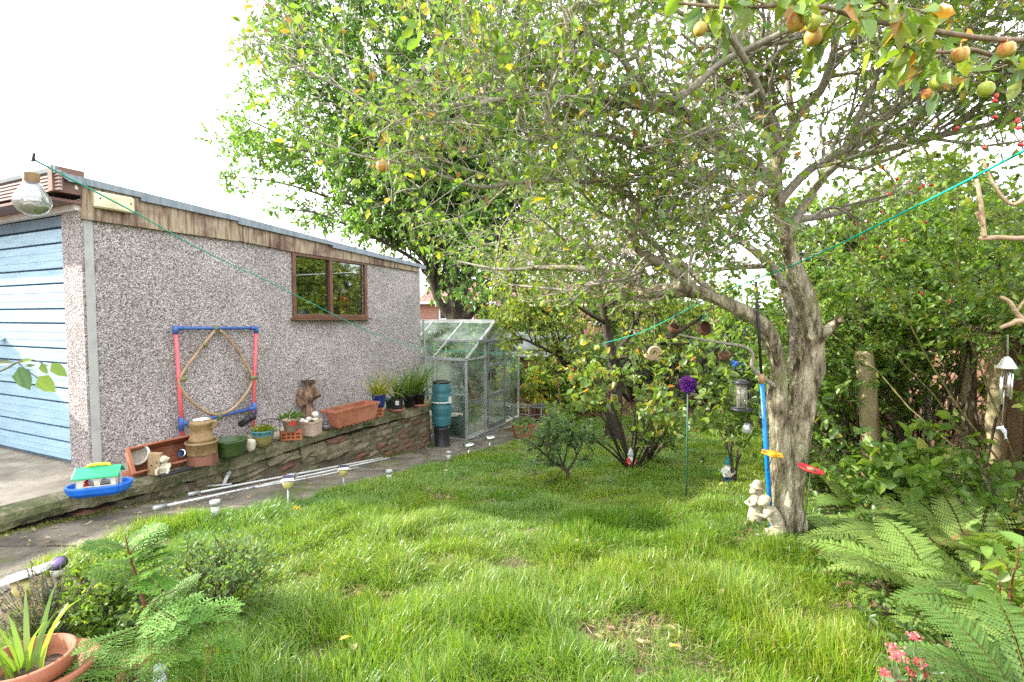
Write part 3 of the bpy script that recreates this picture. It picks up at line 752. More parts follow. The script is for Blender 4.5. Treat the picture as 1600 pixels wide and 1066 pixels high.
for i, (x, y, z, r, lab) in enumerate(((-.22, .33, .69, .07, 'white plastic pot on the upper staging inside the greenhouse'), (-.2, .3, .43, .08, 'white plastic pot on the lower staging inside the greenhouse'), (-.45, .36, .69, .055, 'smaller white pot further along the upper greenhouse staging'))):
    mb = MB(); mb.lathe([(0, 0), (r * .7, 0), (r, r * 1.5), (r * 1.05, r * 1.5), (r * 1.05, r * 1.75), (r * .95, r * 1.75), (r * .65, .02), (0, .02)])
    tag(mb.build('plastic_pot', M['white_paint']), lab, 'pot', 'white pots in the greenhouse').location = AX(x, y, z)
bk = thing('bucket', 'green bucket with a raised wire handle just inside the greenhouse', 'bucket', AX(-.28, .16, .05)); mb = MB()
mb.lathe([(0, 0), (.12, 0), (.15, .24), (.158, .24), (.158, .26), (.14, .26), (.11, .02), (0, .02)]); mb.build('body', plain('green_bucket', (.02, .2, .08), .45), bk)
mb = MB(); mb.tube([(.15 * math.cos(R(a)), 0, .25 + .2 * math.sin(R(a))) for a in range(0, 181, 15)], .005, 6); mb.build('handle', M['steel'], bk)
def vine(name, label, base, h, n, seed, pal, parent_spread=.16, L=.09):
    t = thing(name, label, 'plant', base); rng = np.random.default_rng(seed); m = NP(); s_ = NP()
    P = np.stack([np.array(base) + np.cumsum(np.concatenate([np.zeros((1, 3)), np.stack([rng.normal(0, .03, 9), rng.normal(0, .03, 9), np.full(9, h / 9)], 1)]), 0) for _ in range(4)])
    tubes(s_, P, np.full((4, 10), .006), np.array([.12, .16, .05])); t1, r1 = spawn(rng, P, np.full((4, 10), .006), 14, .1, 1, parent_spread, k=4, grav=.12)
    tubes(s_, t1, r1, np.array([.12, .16, .05])); twig_leaves(rng, m, t1, n, L, .5, pal, droop=.5)
    s_.build('stem', M['bark_np'], t); m.build('foliage', M['leaf'], t); return t
vine('tomato_plant', 'tall straggling plant growing inside the greenhouse behind its corner pane', AX(-.25, .45, .03), 1.25, 7, 21, [(3, (.09, .16, .04)), (1, (.25, .27, .06))])
vine('tomato_plant', 'tall leafy plant growing inside the greenhouse behind the door', AX(-.3, 1.0, .03), 1.2, 6, 22, [(2, (.1, .17, .05)), (1, (.35, .28, .12))])
hb_ = thing('hanging_basket', 'small teal bowl hung on strings inside the greenhouse gable', 'basket', AX(-.12, .33, .62)); mb = MB()
mb.lathe([(0, 0), (.06, .01), (.085, .07), (.08, .07), (.055, .02), (0, .015)]); mb.build('bowl', M['green_plastic'], hb_)
mb = MB()
for a in (0, 120, 240): mb.tube([(.08 * math.cos(R(a)), .08 * math.sin(R(a)), .07), (0, 0, .62)], .002, 4)
mb.build('cord', M['string'], hb_)
gp = thing('stake', 'thin grey pole standing against the garage end by the water butt', 'pole', G(668, 706) * 1.0)
p0 = U(672, 690, 7.3); p1 = U(661, 500, 7.6); gp.location = p0; mb = MB(); mb.tube([p0, p1], .014, 8); mb.build('shaft', M['alu_dark'], gp, world=True)

# ---------------------------------------------------------------- water butt
wb0 = Vector(U(690, 640, 7.25)); wbz = gz(7.25)
wb = thing('water_butt', 'teal ribbed water butt beside the end of the retaining wall', 'water butt', (wb0.x, wb0.y, wbz + .3))
zt_ = U(690, 597, 7.25).z - wb.location.z; H = zt_; mb = MB(); pr = [(0, 0), (.10, 0), (.115, .02)]
for i in range(25):
    q = i / 24; r = .112 + .036 * math.sin(math.pi * (.12 + .76 * q)); pr.append((r - .012 * (i in (6, 12, 13, 19)) , .02 + (H - .05) * q))
pr += [(.12, H - .01), (.0, H)]
mb.lathe(pr, n=28); mb.build('barrel', M['butt'], wb)
mb = MB(); mb.lathe([(.0, H - .01), (.128, H - .012), (.132, H + .012), (.08, H + .025), (0, H + .03)], n=28); mb.build('lid', M['black'], wb)
mb = MB(); mb.lathe([(.147, H * .55), (.149, H * .56), (.149, H * .57), (.147, H * .58)], n=28); mb.plate([Vector((.105, -.095, H * .55)), Vector((.138, -.05, H * .54)), Vector((.137, -.045, H * .69)), Vector((.112, -.09, H * .70))], (.012, -.012, 0)); mb.build('sticker', M['white_paint'], wb)
mb = MB(); mb.lathe([(0, -.32), (.125, -.32), (.13, -.28), (.115, -.26), (.115, -.03), (.12, 0), (0, 0)], n=20); mb.build('stand', M['black'], wb)

# ================================================================== FAR BUILDINGS
def house(name, label, px0, px1, Y, ywall, yridge, depth, wallm, roofm, wins=(), hip=0.0, rot=0, chim=None):
    a = U(px0, 500, Y); b = U(px1, 500, Y); w = b.x - a.x; zw = U(800, ywall, Y).z; zr = U(800, yridge, Y).z; g0 = gz(Y)
    t = thing(name, label, 'house', ((a.x + b.x) / 2, Y, g0), rot); h = zw - g0; r = zr - g0
    mb = MB(); mb.box((0, depth / 2, h / 2), (w, depth, h)); wl = mb.build('wall', wallm, t)
    e = .3; mb = MB(); x0, x1 = -w / 2 - e, w / 2 + e; y0, y1 = -e, depth + e; ym = depth / 2; hx = hip * w
    vs = [(x0, y0, h - .05), (x1, y0, h - .05), (x1, y1, h - .05), (x0, y1, h - .05), (x0 + hx, ym, r), (x1 - hx, ym, r)]
    mb.add(vs, [(0, 1, 5, 4), (1, 2, 5), (2, 3, 4, 5), (3, 0, 4), (3, 2, 1, 0)]); rf = mb.build('roof', roofm, t)
    mb = MB(); mb.tube([(x0, y0, h), (x1, y0, h)], .06, 8); mb.build('gutter', M['white_paint'], t)
    if chim is not None:
        mb = MB(); mb.box((chim * w, ym, r + .3), (.9, .6, 1.2)); mb.tube([(chim * w - .2, ym, r + .9), (chim * w - .2, ym, r + 1.2)], .12, 10); mb.tube([(chim * w + .2, ym, r + .9), (chim * w + .2, ym, r + 1.2)], .12, 10); mb.build('chimney', M['brick_house'], rf)
    for (x, y_, x2, y2) in wins:
        p, q = U(x, y_, Y), U(x2, y2, Y); cx = (p.x + q.x) / 2 - t.location.x; cz = (p.z + q.z) / 2 - g0; ww, hh = q.x - p.x, p.z - q.z
        mb = MB(); f = min(.12, ww * .18)
        mb.box((cx, -.02, cz + hh / 2 - f / 2), (ww, .1, f)); mb.box((cx, -.02, cz - hh / 2 + f / 2), (ww, .1, f))
        for s in (-1, 1): mb.box((cx + s * (ww / 2 - f / 2), -.02, cz), (f, .098, hh - 2 * f))
        if ww > 1.2: mb.box((cx, -.02, cz), (f * .8, .096, hh - 2 * f))
        wn = mb.build('window', M['white_paint'], t)
        mb = MB(); mb.box((cx, -.01, cz), (ww - 2 * f, .04, hh - 2 * f)); mb.build('pane', M['dark_glass'], wn)
        mb = MB(); mb.box((cx, -.08, cz - hh / 2 - .05), (ww + .2, .2, .1)); mb.build('sill', M['render'], wn)
    return t
house('house', 'red brick house with a hipped tiled roof behind the greenhouse', 655, 765, 25, 474, 430, 7, M['brick_house'], M['tile_red'], ((686, 481, 698, 500), (725, 483, 740, 502)), .25)
house('house', 'long brick terrace half hidden behind the middle fruit tree', 770, 1035, 27, 478, 432, 8, M['brick_house'], M['tile_red'], ((800, 485, 822, 505), (860, 485, 885, 505), (930, 486, 950, 505), (985, 486, 1005, 505), (880, 528, 905, 552)), .05, chim=-.1)
house('house', 'low building with pinkish tiled roof and white walls beyond the garden', 1045, 1240, 21, 531, 474, 8, M['render'], M['tile_red'], ((1090, 537, 1115, 556), (1165, 537, 1190, 556)), .05)
# shed
sp0 = Vector((U(800, 640, 10.6).x, 10.6, gz(10.6))); sh_ = thing('garden_shed', 'brown timber shed with grey felt roof behind the greenhouse', 'shed', sp0, R(-12))
zs = U(800, 556, 10.6).z - sp0.z; mb = MB()
nb = 11
for i in range(nb): mb.box((.3, .75, (i + .5) * zs / nb), (1.5 + .012 * (i % 2), 1.5 + .012 * (i % 2), zs / nb + .002), top=.995)
mb.build('wall', M['shed_wood'], sh_)
mb = MB(); rz_ = U(800, 531, 10.6).z - sp0.z
mb.plate([(-.58, -.12, zs - .02), (1.18, -.12, zs - .02), (1.18, .75, rz_ + .12), (-.58, .75, rz_ + .12)], (0, 0, .03)); mb.plate([(-.58, .75, rz_ + .12), (1.18, .75, rz_ + .12), (1.18, 1.62, zs - .02), (-.58, 1.62, zs - .02)], (0, 0, .03))
mb.build('roof', M['felt'], sh_)
mb = MB(); mb.box((.08, -.02, zs * .68), (.36, .05, .42)); wn = mb.build('window', M['brown_paint'], sh_); mb = MB(); mb.box((.08, -.035, zs * .68), (.29, .05, .35)); mb.build('pane', M['dark_glass'], wn)
mb = MB(); mb.box((.62, -.015, zs * .46), (.5, .04, zs * .86)); dr = mb.build('door', M['shed_wood'], sh_); mb = MB(); mb.box((.44, -.05, zs * .5), (.03, .04, .1)); mb.build('handle', M['dark_metal'], dr)

# ================================================================== FENCE
FP = Vector((4.15, 3.9, 0)); FN = XD
fe = thing('fence', 'brown feather-edge board fence behind the climbers on the right', 'fence', (FP.x, FP.y, gz(FP.y)), -ANG)
def fpt(x, y, z): return FP + XD * x + UD * y + Z * z
y = -3.4
while y < 8.5:
    g0 = gz(fpt(0, y, 0).y); mb = MB(); mb.box(fpt(0, y, g0 + .82), (.09, .09, 1.7), Matrix.Rotation(-ANG, 3, 'Z'), top=.96); mb.build('post', M['fence_post'], fe, world=True)
    mb = MB(); x = y + .06
    while x < y + 1.72:
        mb.box(fpt(rr.uniform(-.008, .008), x + .055, g0 + .80 + rr.uniform(-.012, .012)), (.018, .108, 1.5), Matrix.Rotation(-ANG + rr.uniform(.03, .09), 3, 'Z')); x += .1
    for z in (.3, .8, 1.35): mb.box(fpt(-.035, y + .9, g0 + z), (.035, 1.68, .07), Matrix.Rotation(-ANG, 3, 'Z'))
    mb.build('panel', M['fence'], fe, world=True); y += 1.8
# the far hedge line behind everything is built with the plants

bw = thing('shade_wall', 'unseen brick wall added beyond the concrete drive to shade the garage door', 'wall', (-7.3, 5.5, -1.2)); mb = MB(); mb.box((0, 0, 1.15), (.22, 9, 2.5)); mb.build('brickwork', brickmat('shade_wall_brick', (.30, .13, .09), (.24, .1, .07), (.35, .3, .25), .23, .075, (R(90), 0, R(90))), bw); mb = MB(); mb.box((0, 0, 2.44), (.3, 9.1, .08)); mb.build('coping', M['concrete'], bw)  # out of view, added to cast the diagonal shadow on the garage door

# ================================================================== CAMERA, LIGHT, SKY
cam = bpy.data.cameras.new('camera'); cam.sensor_width = 36; cam.lens = F / 1600 * 36; cam.clip_start = .05; cam.clip_end = 1000
co = bpy.data.objects.new('camera', cam); COL.objects.link(co); co.rotation_euler = (math.pi / 2 - PITCH, 0, 0); scene.camera = co
SUN = Vector((-1, .17, 0)).normalized() * math.cos(R(29)) + Z * math.sin(R(29))
sl = bpy.data.lights.new('sun', 'SUN'); sl.energy = 3.8; sl.angle = R(.6); sl.color = (1, .95, .86)
so = bpy.data.objects.new('sun', sl); COL.objects.link(so); so.rotation_euler = SUN.to_track_quat('Z', 'Y').to_euler(); so.location = SUN * 30
w = bpy.data.worlds.new('World'); scene.world = w; w.use_nodes = True; nt = w.node_tree; bg = nt.nodes['Background']
sky = nt.nodes.new('ShaderNodeTexSky'); sky.sky_type = 'NISHITA'; sky.sun_disc = False; sky.sun_elevation = R(29); sky.sun_rotation = math.atan2(SUN.x, SUN.y)
sky.air_density = 1.2; sky.dust_density = 3; sky.ozone_density = 1
tc = nt.nodes.new('ShaderNodeTexCoord'); mp = nt.nodes.new('ShaderNodeMapping'); mp.inputs['Scale'].default_value = (1, 1, 2.2)
nz = nt.nodes.new('ShaderNodeTexNoise'); nz.inputs['Scale'].default_value = 1.6; nz.inputs['Detail'].default_value = 7; nz.inputs['Roughness'].default_value = .55
nt.links.new(tc.outputs['Generated'], mp.inputs[0]); nt.links.new(mp.outputs[0], nz.inputs['Vector'])
rp = ramp(nt, [(.45, .45, .45), (1, 1, 1)], .36, .56); nt.links.new(nz.outputs['Fac'], rp.inputs['Fac'])
mx = nt.nodes.new('ShaderNodeMixRGB'); mx.inputs['Color2'].default_value = (8.4, 8.5, 8.9, 1)
nt.links.new(rp.outputs['Color'], mx.inputs['Fac']); nt.links.new(sky.outputs[0], mx.inputs['Color1']); nt.links.new(mx.outputs[0], bg.inputs['Color'])
bg.inputs['Strength'].default_value = .15
scene.view_settings.view_transform = 'Standard'; scene.view_settings.look = 'None'; scene.view_settings.gamma = 1; scene.view_settings.use_curve_mapping = False
scene.view_settings.exposure = 1.6
cy = scene.cycles; cy.max_bounces = 8; cy.diffuse_bounces = 5; cy.glossy_bounces = 3; cy.transmission_bounces = 4; cy.transparent_max_bounces = 12; cy.use_denoising = False; cy.caustics_reflective = False; cy.caustics_refractive = False; cy.sample_clamp_indirect = 6
# ================================================================== THINGS ON THE LEDGE
def LP(px, py): return S(px, py)
def px(p): return p.y / F                            # metres per picture pixel at a place
def potprof(r1, r2, h, rim=.02, th=.008):
    return [(0, 0), (r2, 0), (r1 - th * .5, h - rim), (r1 + th * .4, h - rim), (r1 + th * .6, h), (r1 - th, h), (r2 * .93, h * .55), (0, h * .55)]
def pot(t, r1, r2, h, m, soil=True, name='pot', rim=.02):
    mb = MB(); mb.lathe(potprof(r1, r2, h, rim)); o = mb.build(name, m, t)
    if soil:
        mb = MB(); mb.ell((0, 0, h * .8), (r1 * .93, r1 * .93, h * .07), n=16, jit=.3); mb.build('soil', M['soil'], t)
    return o
def trough(mbx, L, Wd, H, th=.012, rot=None, c=(0, 0, 0), taper=.82):
    c = Vector(c)
    def ring(s, z, ins=0): return [Vector((a * (L / 2 * s - ins), b * (Wd / 2 * s - ins), z)) for a, b in ((-1, -1), (1, -1), (1, 1), (-1, 1))]
    rs = [ring(taper, 0), ring(.97, H * .84), ring(1.02, H * .84), ring(1.03, H), ring(1.0, H, th), ring(taper, th * 2, th)]
    vs = [v for r in rs for v in r]
    if rot is not None: vs = [rot @ v for v in vs]
    fs = [(3, 2, 1, 0)] + [(i * 4 + j, i * 4 + (j + 1) % 4, (i + 1) * 4 + (j + 1) % 4, (i + 1) * 4 + j) for i in range(5) for j in range(4)] + [(20, 21, 22, 23)]
    mbx.add([c + v for v in vs], fs)
RX = lambda a: Matrix.Rotation(R(a), 3, 'X')
RY = lambda a: Matrix.Rotation(R(a), 3, 'Y')
RZ = lambda a: Matrix.Rotation(R(a), 3, 'Z')

# toy houseboat
p = LP(156, 771); q = px(p)
t = thing('toy_houseboat', 'toy ark with cream cabin and green roof on a blue hull at the ledge corner', 'toy boat', p, R(24)); t.scale = (.82, .82, .82)
def capsule(L, Wd, n=10):
    a = []
    for i in range(n + 1): th = -math.pi / 2 + math.pi * i / n; a.append((L / 2 - Wd / 2 + Wd / 2 * math.cos(th), Wd / 2 * math.sin(th)))
    for i in range(n + 1): th = math.pi / 2 + math.pi * i / n; a.append((-L / 2 + Wd / 2 + Wd / 2 * math.cos(th), Wd / 2 * math.sin(th)))
    return a
mb = MB(); rings = [(.36, .17, 0), (.43, .23, .03), (.46, .25, .075), (.455, .245, .085), (.42, .205, .085), (.41, .195, .055)]
vs = []; k = None
for L, Wd, z in rings:
    c = capsule(L, Wd); k = len(c); vs += [(x, y, z) for x, y in c]
mb.add(vs, [tuple(range(k))[::-1]] + [(i * k + j, i * k + (j + 1) % k, (i + 1) * k + (j + 1) % k, (i + 1) * k + j) for i in range(5) for j in range(k)] + [tuple(range(5 * k, 6 * k))], sm=False)
mb.build('hull', M['toy_blue'], t)
hl, hw, h0, h1, hr = .27, .15, .056, .165, .215
mb = MB()
def arch(cx, w, z0, z1, n=6): return [(cx - w, z0), (cx - w, z1 - w)] + [(cx - w * math.cos(math.pi * i / n), z1 - w + w * math.sin(math.pi * i / n)) for i in range(1, n)] + [(cx + w, z1 - w), (cx + w, z0)]
def wallholes(pts2, holes, mapf, off):
    # a wall made of strips around arched openings, cut by columns
    mb.plate([mapf(*p_) for p_ in pts2], off)
mb2 = MB()
for s in (-1, 1):
    y = s * (hw / 2); xs = [-hl / 2, -.075, .0, .045, .115, hl / 2] if True else []
    f = lambda x, z: Vector((x, y, z)); off = Vector((0, -s * .008, 0))
    for a, b in ((-hl / 2, -.085), (-.015, .025), (.095, hl / 2)): mb.plate([f(a, h0), f(b, h0), f(b, h1), f(a, h1)], off)
    for a, b in ((-.085, -.015), (.025, .095)):
        cx = (a + b) / 2; w = (b - a) / 2; ar = arch(cx, w, h0 + .03, h1 - .018)
        mb.plate([f(a, h0), f(b, h0), f(b, h0 + .03), f(a, h0 + .03)], off)
        half = ar[1:len(ar) // 2 + 1]; mb.plate([f(a, h1)] + [f(*v) for v in half] + [f(cx, h1)], off)
        half2 = ar[len(ar) // 2:-1]; mb.plate([f(cx, h1)] + [f(*v) for v in half2] + [f(b, h1)], off)
for s in (-1, 1):
    x = s * hl / 2; f = lambda yy, z: Vector((x, yy, z)); off = Vector((-s * .008, 0, 0)); w = .04; ar = arch(0, w, h0, h1 - .01)
    mb.plate([f(-hw / 2, h0), f(-w, h0), f(-w, h1), f(-hw / 2, h1)], off); mb.plate([f(w, h0), f(hw / 2, h0), f(hw / 2, h1), f(w, h1)], off)
    mb.plate([f(v[0], v[1]) for v in ar[1:-1]] + [f(w, h1), f(0, hr), f(-w, h1)][:1] + [f(0, hr)] + [f(-w, h1)], off)
    mb.plate([f(-hw / 2, h1), f(-w, h1), f(0, hr - .004)], off); mb.plate([f(w, h1), f(hw / 2, h1), f(0, hr - .004)], off)
mb.build('cabin', M['toy_cream'], t)
mb = MB()
for s in (-1, 1): mb.plate([(-hl / 2 - .02, s * (hw / 2 + .025), h1 - .014), (hl / 2 + .02, s * (hw / 2 + .025), h1 - .014), (hl / 2 + .02, s * .001, hr + .004), (-hl / 2 - .02, s * .001, hr + .004)], (0, 0, .012))
mb.build('cabin_roof', M['toy_green'], t, bevel=.003)
mb = MB(); mb.tube([(-.075, 0, hr + .01), (-.07, 0, hr + .024), (-.055, 0, hr + .03), (.055, 0, hr + .03), (.07, 0, hr + .024), (.075, 0, hr + .01)], [.012, .013, .013, .013, .013, .012], 10); mb.build('roof_handle', M['toy_yellow'], t)
mb = MB(); mb.ell((-.09, 0, .075), (.02, .02, .03)); mb.ell((-.09, 0, .115), .017); mb.build('toy_figure', M['toy_red'], t)

# trough lying on its side with pots in it
p = LP(246, 741)
t = thing('plant_trough', 'terracotta trough tipped on its side behind the little white pot', 'planter', (p.x - .02, p.y + .17, SLAB), -ANG + R(90))
mb = MB(); trough(mb, .60, .20, .17, rot=RX(68), c=(0, .11, .075)); mb.build('tray', M['terracotta'], t, bevel=.004)
mb = MB(); mb.box((0, .05, .015), (.56, .14, .03)); mb.build('foot_rim', M['terracotta'], t, bevel=.004)
p = LP(218, 742); t = thing('flower_pot', 'small white pot lying in the tipped terracotta trough', 'pot', p + Vector((0, .10, .10)))
mb = MB(); mb.lathe(potprof(.075, .052, .12), rot=RX(62) @ RY(0)); mb.build('pot', M['white_pot'], t)
p = LP(272, 735); t = thing('glass_jar', 'small dark jar lying in the right end of the tipped trough', 'jar', p + Vector((0, .16, .085)))
mb = MB(); mb.lathe([(0, 0), (.03, 0), (.032, .06), (.032, .07), (.027, .07), (.027, .01), (0, .01)], rot=RX(70)); mb.build('body', M['gnome_blue'], t)
mb = MB(); mb.lathe([(.028, .066), (.035, .067), (.035, .073), (.028, .074)], rot=RX(70)); mb.build('rim', M['steel'], t)
p = LP(243, 742); t = thing('timber_offcut', 'pale wooden offcut with nail holes leaning upright in front of the trough', 'wood block', p, R(8))
mb = MB(); mb.box((0, 0, .085), (.085, .045, .17), RY(4)); mb.build('block', M['wood_pale'], t, bevel=.004)
mb = MB()
for x, z in ((.02, .06), (.022, .10), (-.015, .08)): mb.ell((x, -.024, z), .006, n=8)
mb.build('nail_hole', M['black'], t)
p = LP(258, 741); t = thing('stone_figurine', 'little weathered stone monkey squatting beside the wooden offcut', 'ornament', p, R(10))
mb = MB()
mb.ell((0, 0, .05), (.034, .03, .045), jit=.1); mb.ell((0, -.012, .118), (.03, .028, .03)); mb.ell((-.03, -.005, .122), (.01, .006, .012)); mb.ell((.03, -.005, .122), (.01, .006, .012)); mb.ell((0, -.036, .11), (.015, .014, .012))
for s in (-1, 1):
    mb.tube([(s * .03, 0, .085), (s * .045, -.02, .06), (s * .018, -.042, .055)], .009, 8); mb.tube([(s * .022, -.01, .03), (s * .042, -.04, .045), (s * .035, -.055, .008)], [.014, .012, .01], 8)
mb.ell((0, 0, .005), (.06, .05, .012)); mb.build('body', M['pale_stone'], t, remesh=.005)
p = LP(275, 740); mb = MB(); mb.box((0, 0, .012), (.22, .05, .02), jit=.003); tag(mb.build('slate_strip', M['black'], bevel=.003), 'dark flat strip lying on the ledge before the trough', 'slate').location = p; bpy.data.objects['slate_strip'].rotation_euler.z = R(62)

# pipe target frame against the wall, hoop tied inside
o = .045
c = {k: W(*v, o) for k, v in dict(tl=(274, 513), tr=(400, 513), bl=(287, 702), br=(395, 676), ml=(283, 663), mr=(397, 638)).items()}
t = thing('pipe_frame', 'red and blue plastic pipe frame with a tan hoop leaning on the pebbled wall', 'frame', c['bl'], 0); r_ = .017
for a, b in (('tl', 'bl'), ('tr', 'br')):
    mb = MB(); mb.tube([c[a], c[b]], r_, 10); mb.build('red_pole', M['red_tube'], t, world=True)
for a, b in (('tl', 'tr'), ('ml', 'mr')):
    mb = MB(); mb.tube([c[a], c[b]], r_ * .95, 10); mb.build('blue_bar', M['blue_tube'], t, world=True)
def joint(k, d):
    mb = MB(); mb.tube([c[k] - (c['tl'] - c['bl']).normalized() * d, c[k] + (c['tl'] - c['bl']).normalized() * (d if k[0] == 'm' else r_)], r_ * 1.35, 10)
    e = (c['tr'] - c['tl']).normalized() * (1 if k[1] == 'l' else -1); mb.tube([c[k], c[k] + e * .06], r_ * 1.3, 10); mb.build('pipe_joint', M['blue_tube'], t, world=True)
for k, d in (('tl', .05), ('tr', .05), ('ml', .06), ('mr', .06)): joint(k, d)
hp = [(337, 515), (319, 537), (300, 562), (284, 585), (280, 600), (288, 615), (305, 632), (325, 645), (342, 648), (362, 640), (380, 621), (391, 604), (394, 589), (385, 571), (370, 546), (355, 527), (343, 516)]
P = [tuple(W(x, y, .05)) for x, y in hp]; P = spline(P, 60); mb = MB(); mb.tube([Vector(v) for v in P], .0135, 8); mb.build('hoop', M['hose'], t, world=True)
for x, y, x2, y2 in ((280, 594, 290, 592), (391, 591, 401, 590), (337, 508, 338, 518), (343, 644, 344, 655), (317, 537, 322, 541)):
    mb = MB(); mb.tube([W(x, y, .052), W(x2, y2, .052)], .021, 8); mb.build('tape_tie', M['tape'], t, world=True)

# stoneware jug on a ring pot
p = LP(316, 724); q = px(p)
t = thing('brick_base', 'red-brown clay base block under the stoneware ring pot', 'block', p, -ANG); mb = MB(); mb.lathe([(0, 0), (.115, 0), (.113, .08), (.0, .08)], n=6, sx=1.05, sm=False); mb.build('base', pm('clay_base', [(.16, .06, .04), (.28, .12, .08)], .9, 0, 9), t)
t = thing('ring_pot', 'wide stoneware ring pot standing under the jug', 'pot', p + Z * .08); mb = MB(); mb.lathe([(.0, 0), (.108, 0), (.112, .01), (.116, .09), (.122, .092), (.122, .108), (.108, .108), (.10, .02), (0, .02)], n=28); mb.build('ring', M['stoneware'], t)
t = thing('stoneware_jug', 'tall stoneware jug with steel lid standing in the ring pot', 'jug', p + Z * .10); mb = MB()
mb.lathe([(0, 0), (.086, 0), (.088, .09), (.092, .098), (.092, .112), (.084, .12), (.079, .22), (.086, .228), (.086, .245), (.078, .25), (.078, .262), (.068, .262), (0, .25)], n=28); mb.build('body', M['stoneware'], t)
mb = MB(); mb.tube(spline([(.075, 0, .24), (.12, 0, .25), (.125, 0, .215), (.082, 0, .19)], 12), .011, 8); mb.build('handle', M['stoneware'], t)
mb = MB(); mb.lathe([(.0, .262), (.074, .262), (.074, .27), (.055, .288), (0, .295)], n=24); mb.build('lid', M['steel'], t)
# green bowl etc.
p = LP(361, 712); t = thing('glazed_bowl', 'wide mossy green glazed bowl between the jug and the stone', 'bowl', p); mb = MB()
mb.lathe([(0, 0), (.095, 0), (.115, .03), (.132, .13), (.138, .145), (.128, .145), (.11, .05), (0, .04)], n=28); mb.build('body', M['green_glaze'], t)
mb = MB(); mb.lathe([(0, .10), (.115, .10), (.118, .095)], n=24); mb.build('water', plain('green_water', (.02, .03, .01), .1), t)
p = LP(385, 690); mb = MB(); mb.tube([Vector((-.07, 0, .0)), Vector((.05, 0, .085))], [.032, .037], 12); mb.tube([Vector((.045, 0, .081)), Vector((.06, 0, .092))], .042, 12); tag(mb.build('drain_pipe', M['black']), 'short black pipe offcut propped behind the green bowl', 'pipe').location = p + Vector((-.04, .1, .14))
p = LP(391, 704); mb = MB(); mb.ell((0, 0, .05), (.055, .05, .055), jit=.35, jf=3); tag(mb.build('rounded_stone', M['pale_stone']), 'pale rounded stone between the green bowl and the blue glazed pot', 'stone').location = p
p = LP(411, 697); t = thing('glazed_pot', 'blue and ochre glazed pot holding a low green succulent', 'pot', p); mb = MB()
mb.lathe([(0, 0), (.06, 0), (.085, .05), (.094, .10), (.096, .105)], n=28); mb.build('body', pm('ochre_glaze', [(.18, .17, .06), (.3, .25, .09)], .3, 0, 5, bump=0, coat=.3), t)
mb = MB(); mb.lathe([(.096, .105), (.097, .135), (.104, .14), (.104, .152), (.092, .152), (.088, .12), (0, .12)], n=28); mb.build('rim', pm('blue_rim_glaze', [(.04, .16, .22), (.08, .25, .32)], .3, 0, 5, bump=0, coat=.3), t)
def tuft(t, c, r, n, L, asp, pal, seed, name='foliage', mat='leaf', up=.8, zs=.6):
    rng = np.random.default_rng(seed); m = NP(); d = nrm(rng.normal(size=(n, 3)) * [1, 1, zs]); d[:, 2] = np.abs(d[:, 2])
    P = np.array(c) + d * np.array(r) * rng.uniform(.2, 1, (n, 1)); leaves(m, P, d + rng.normal(size=(n, 3)) * .5, rng.normal(size=(n, 3)) * .5 + [0, 0, up], L * rng.uniform(.7, 1.3, n), L * asp, pick(rng, pal, n)); return m.build(name, M[mat], t, origin=(0, 0, 0))
tuft(t, (0, 0, .14), (.10, .10, .04), 170, .035, .6, [(3, (.16, .22, .03)), (1, (.28, .26, .05))], 4)
p = LP(424, 692); t = thing('wire_stand', 'black wire plant stand with a trailing creeper beside the glazed pot', 'stand', p, -ANG); mb = MB()
for x in (-.06, .06):
    for y in (-.05, .05): mb.tube([(x, y, 0), (x, y, .22)], .004, 5)
for z in (.02, .12, .22): mb.tube([(-.06, -.05, z), (.06, -.05, z), (.06, .05, z), (-.06, .05, z)], .004, 5, closed=True)
for x in (-.03, 0, .03): mb.tube([(x, -.05, .02), (x, -.05, .22)], .003, 4)
mb.build('wire_frame', M['wire'], t); tuft(t, (.04, -.07, .12), (.13, .04, .10), 120, .026, .7, [(2, (.2, .25, .05)), (1, (.3, .3, .1))], 5)
def airbrick(px_, py_, label, rz, h=.085, L=.2):
    p = LP(px_, py_); t = thing('air_brick', label, 'brick', p, rz); mb = MB()
    xs = [-.5, -.40, -.24, -.16, .0 - .04, .04, .16, .24, .40, .5]
    zz_ = [0, .2, .42, .58, .8, 1]
    mb.box((0, .025, h / 2), (L, .05, h))
    for i in range(9):
        for j in range(5):
            if i % 2 and j % 2 == 1: continue
            a, b = xs[i] * L, xs[i + 1] * L; mb.plate([(a, 0, zz_[j] * h), (b, 0, zz_[j] * h), (b, 0, zz_[j + 1] * h), (a, 0, zz_[j + 1] * h)], (0, -.035, 0))
    mb.build('brick', M['orange_brick'], t); return t, h
airbrick(455, 687, 'orange perforated air brick under the pale pot with a red label', R(20))
p = LP(455, 687); t = thing('flower_pot', 'pale terracotta pot with a red label and white flowers on the air brick', 'pot', p + Z * .085)
mb = MB(); mb.lathe(potprof(.083, .058, .135, .028), n=26); mb.build('pot', M['terra_pale'], t); mb = MB(); a0 = R(-55)
mb.plate([Vector((math.cos(a) * .083, math.sin(a) * .083, z)) for a, z in ((a0 - .3, .07), (a0 + .3, .07), (a0 + .3, .125), (a0 - .3, .125))], Vector((math.cos(a0), math.sin(a0), 0)) * .004); mb.build('label', M['toy_red'], t)
tuft(t, (0, 0, .13), (.11, .11, .07), 170, .035, .55, [(3, (.08, .17, .035)), (1, (.14, .22, .05))], 6); tuft(t, (-.01, -.03, .15), (.09, .08, .06), 8, .022, .9, [(1, (.75, .72, .74))], 7, name='blossom')
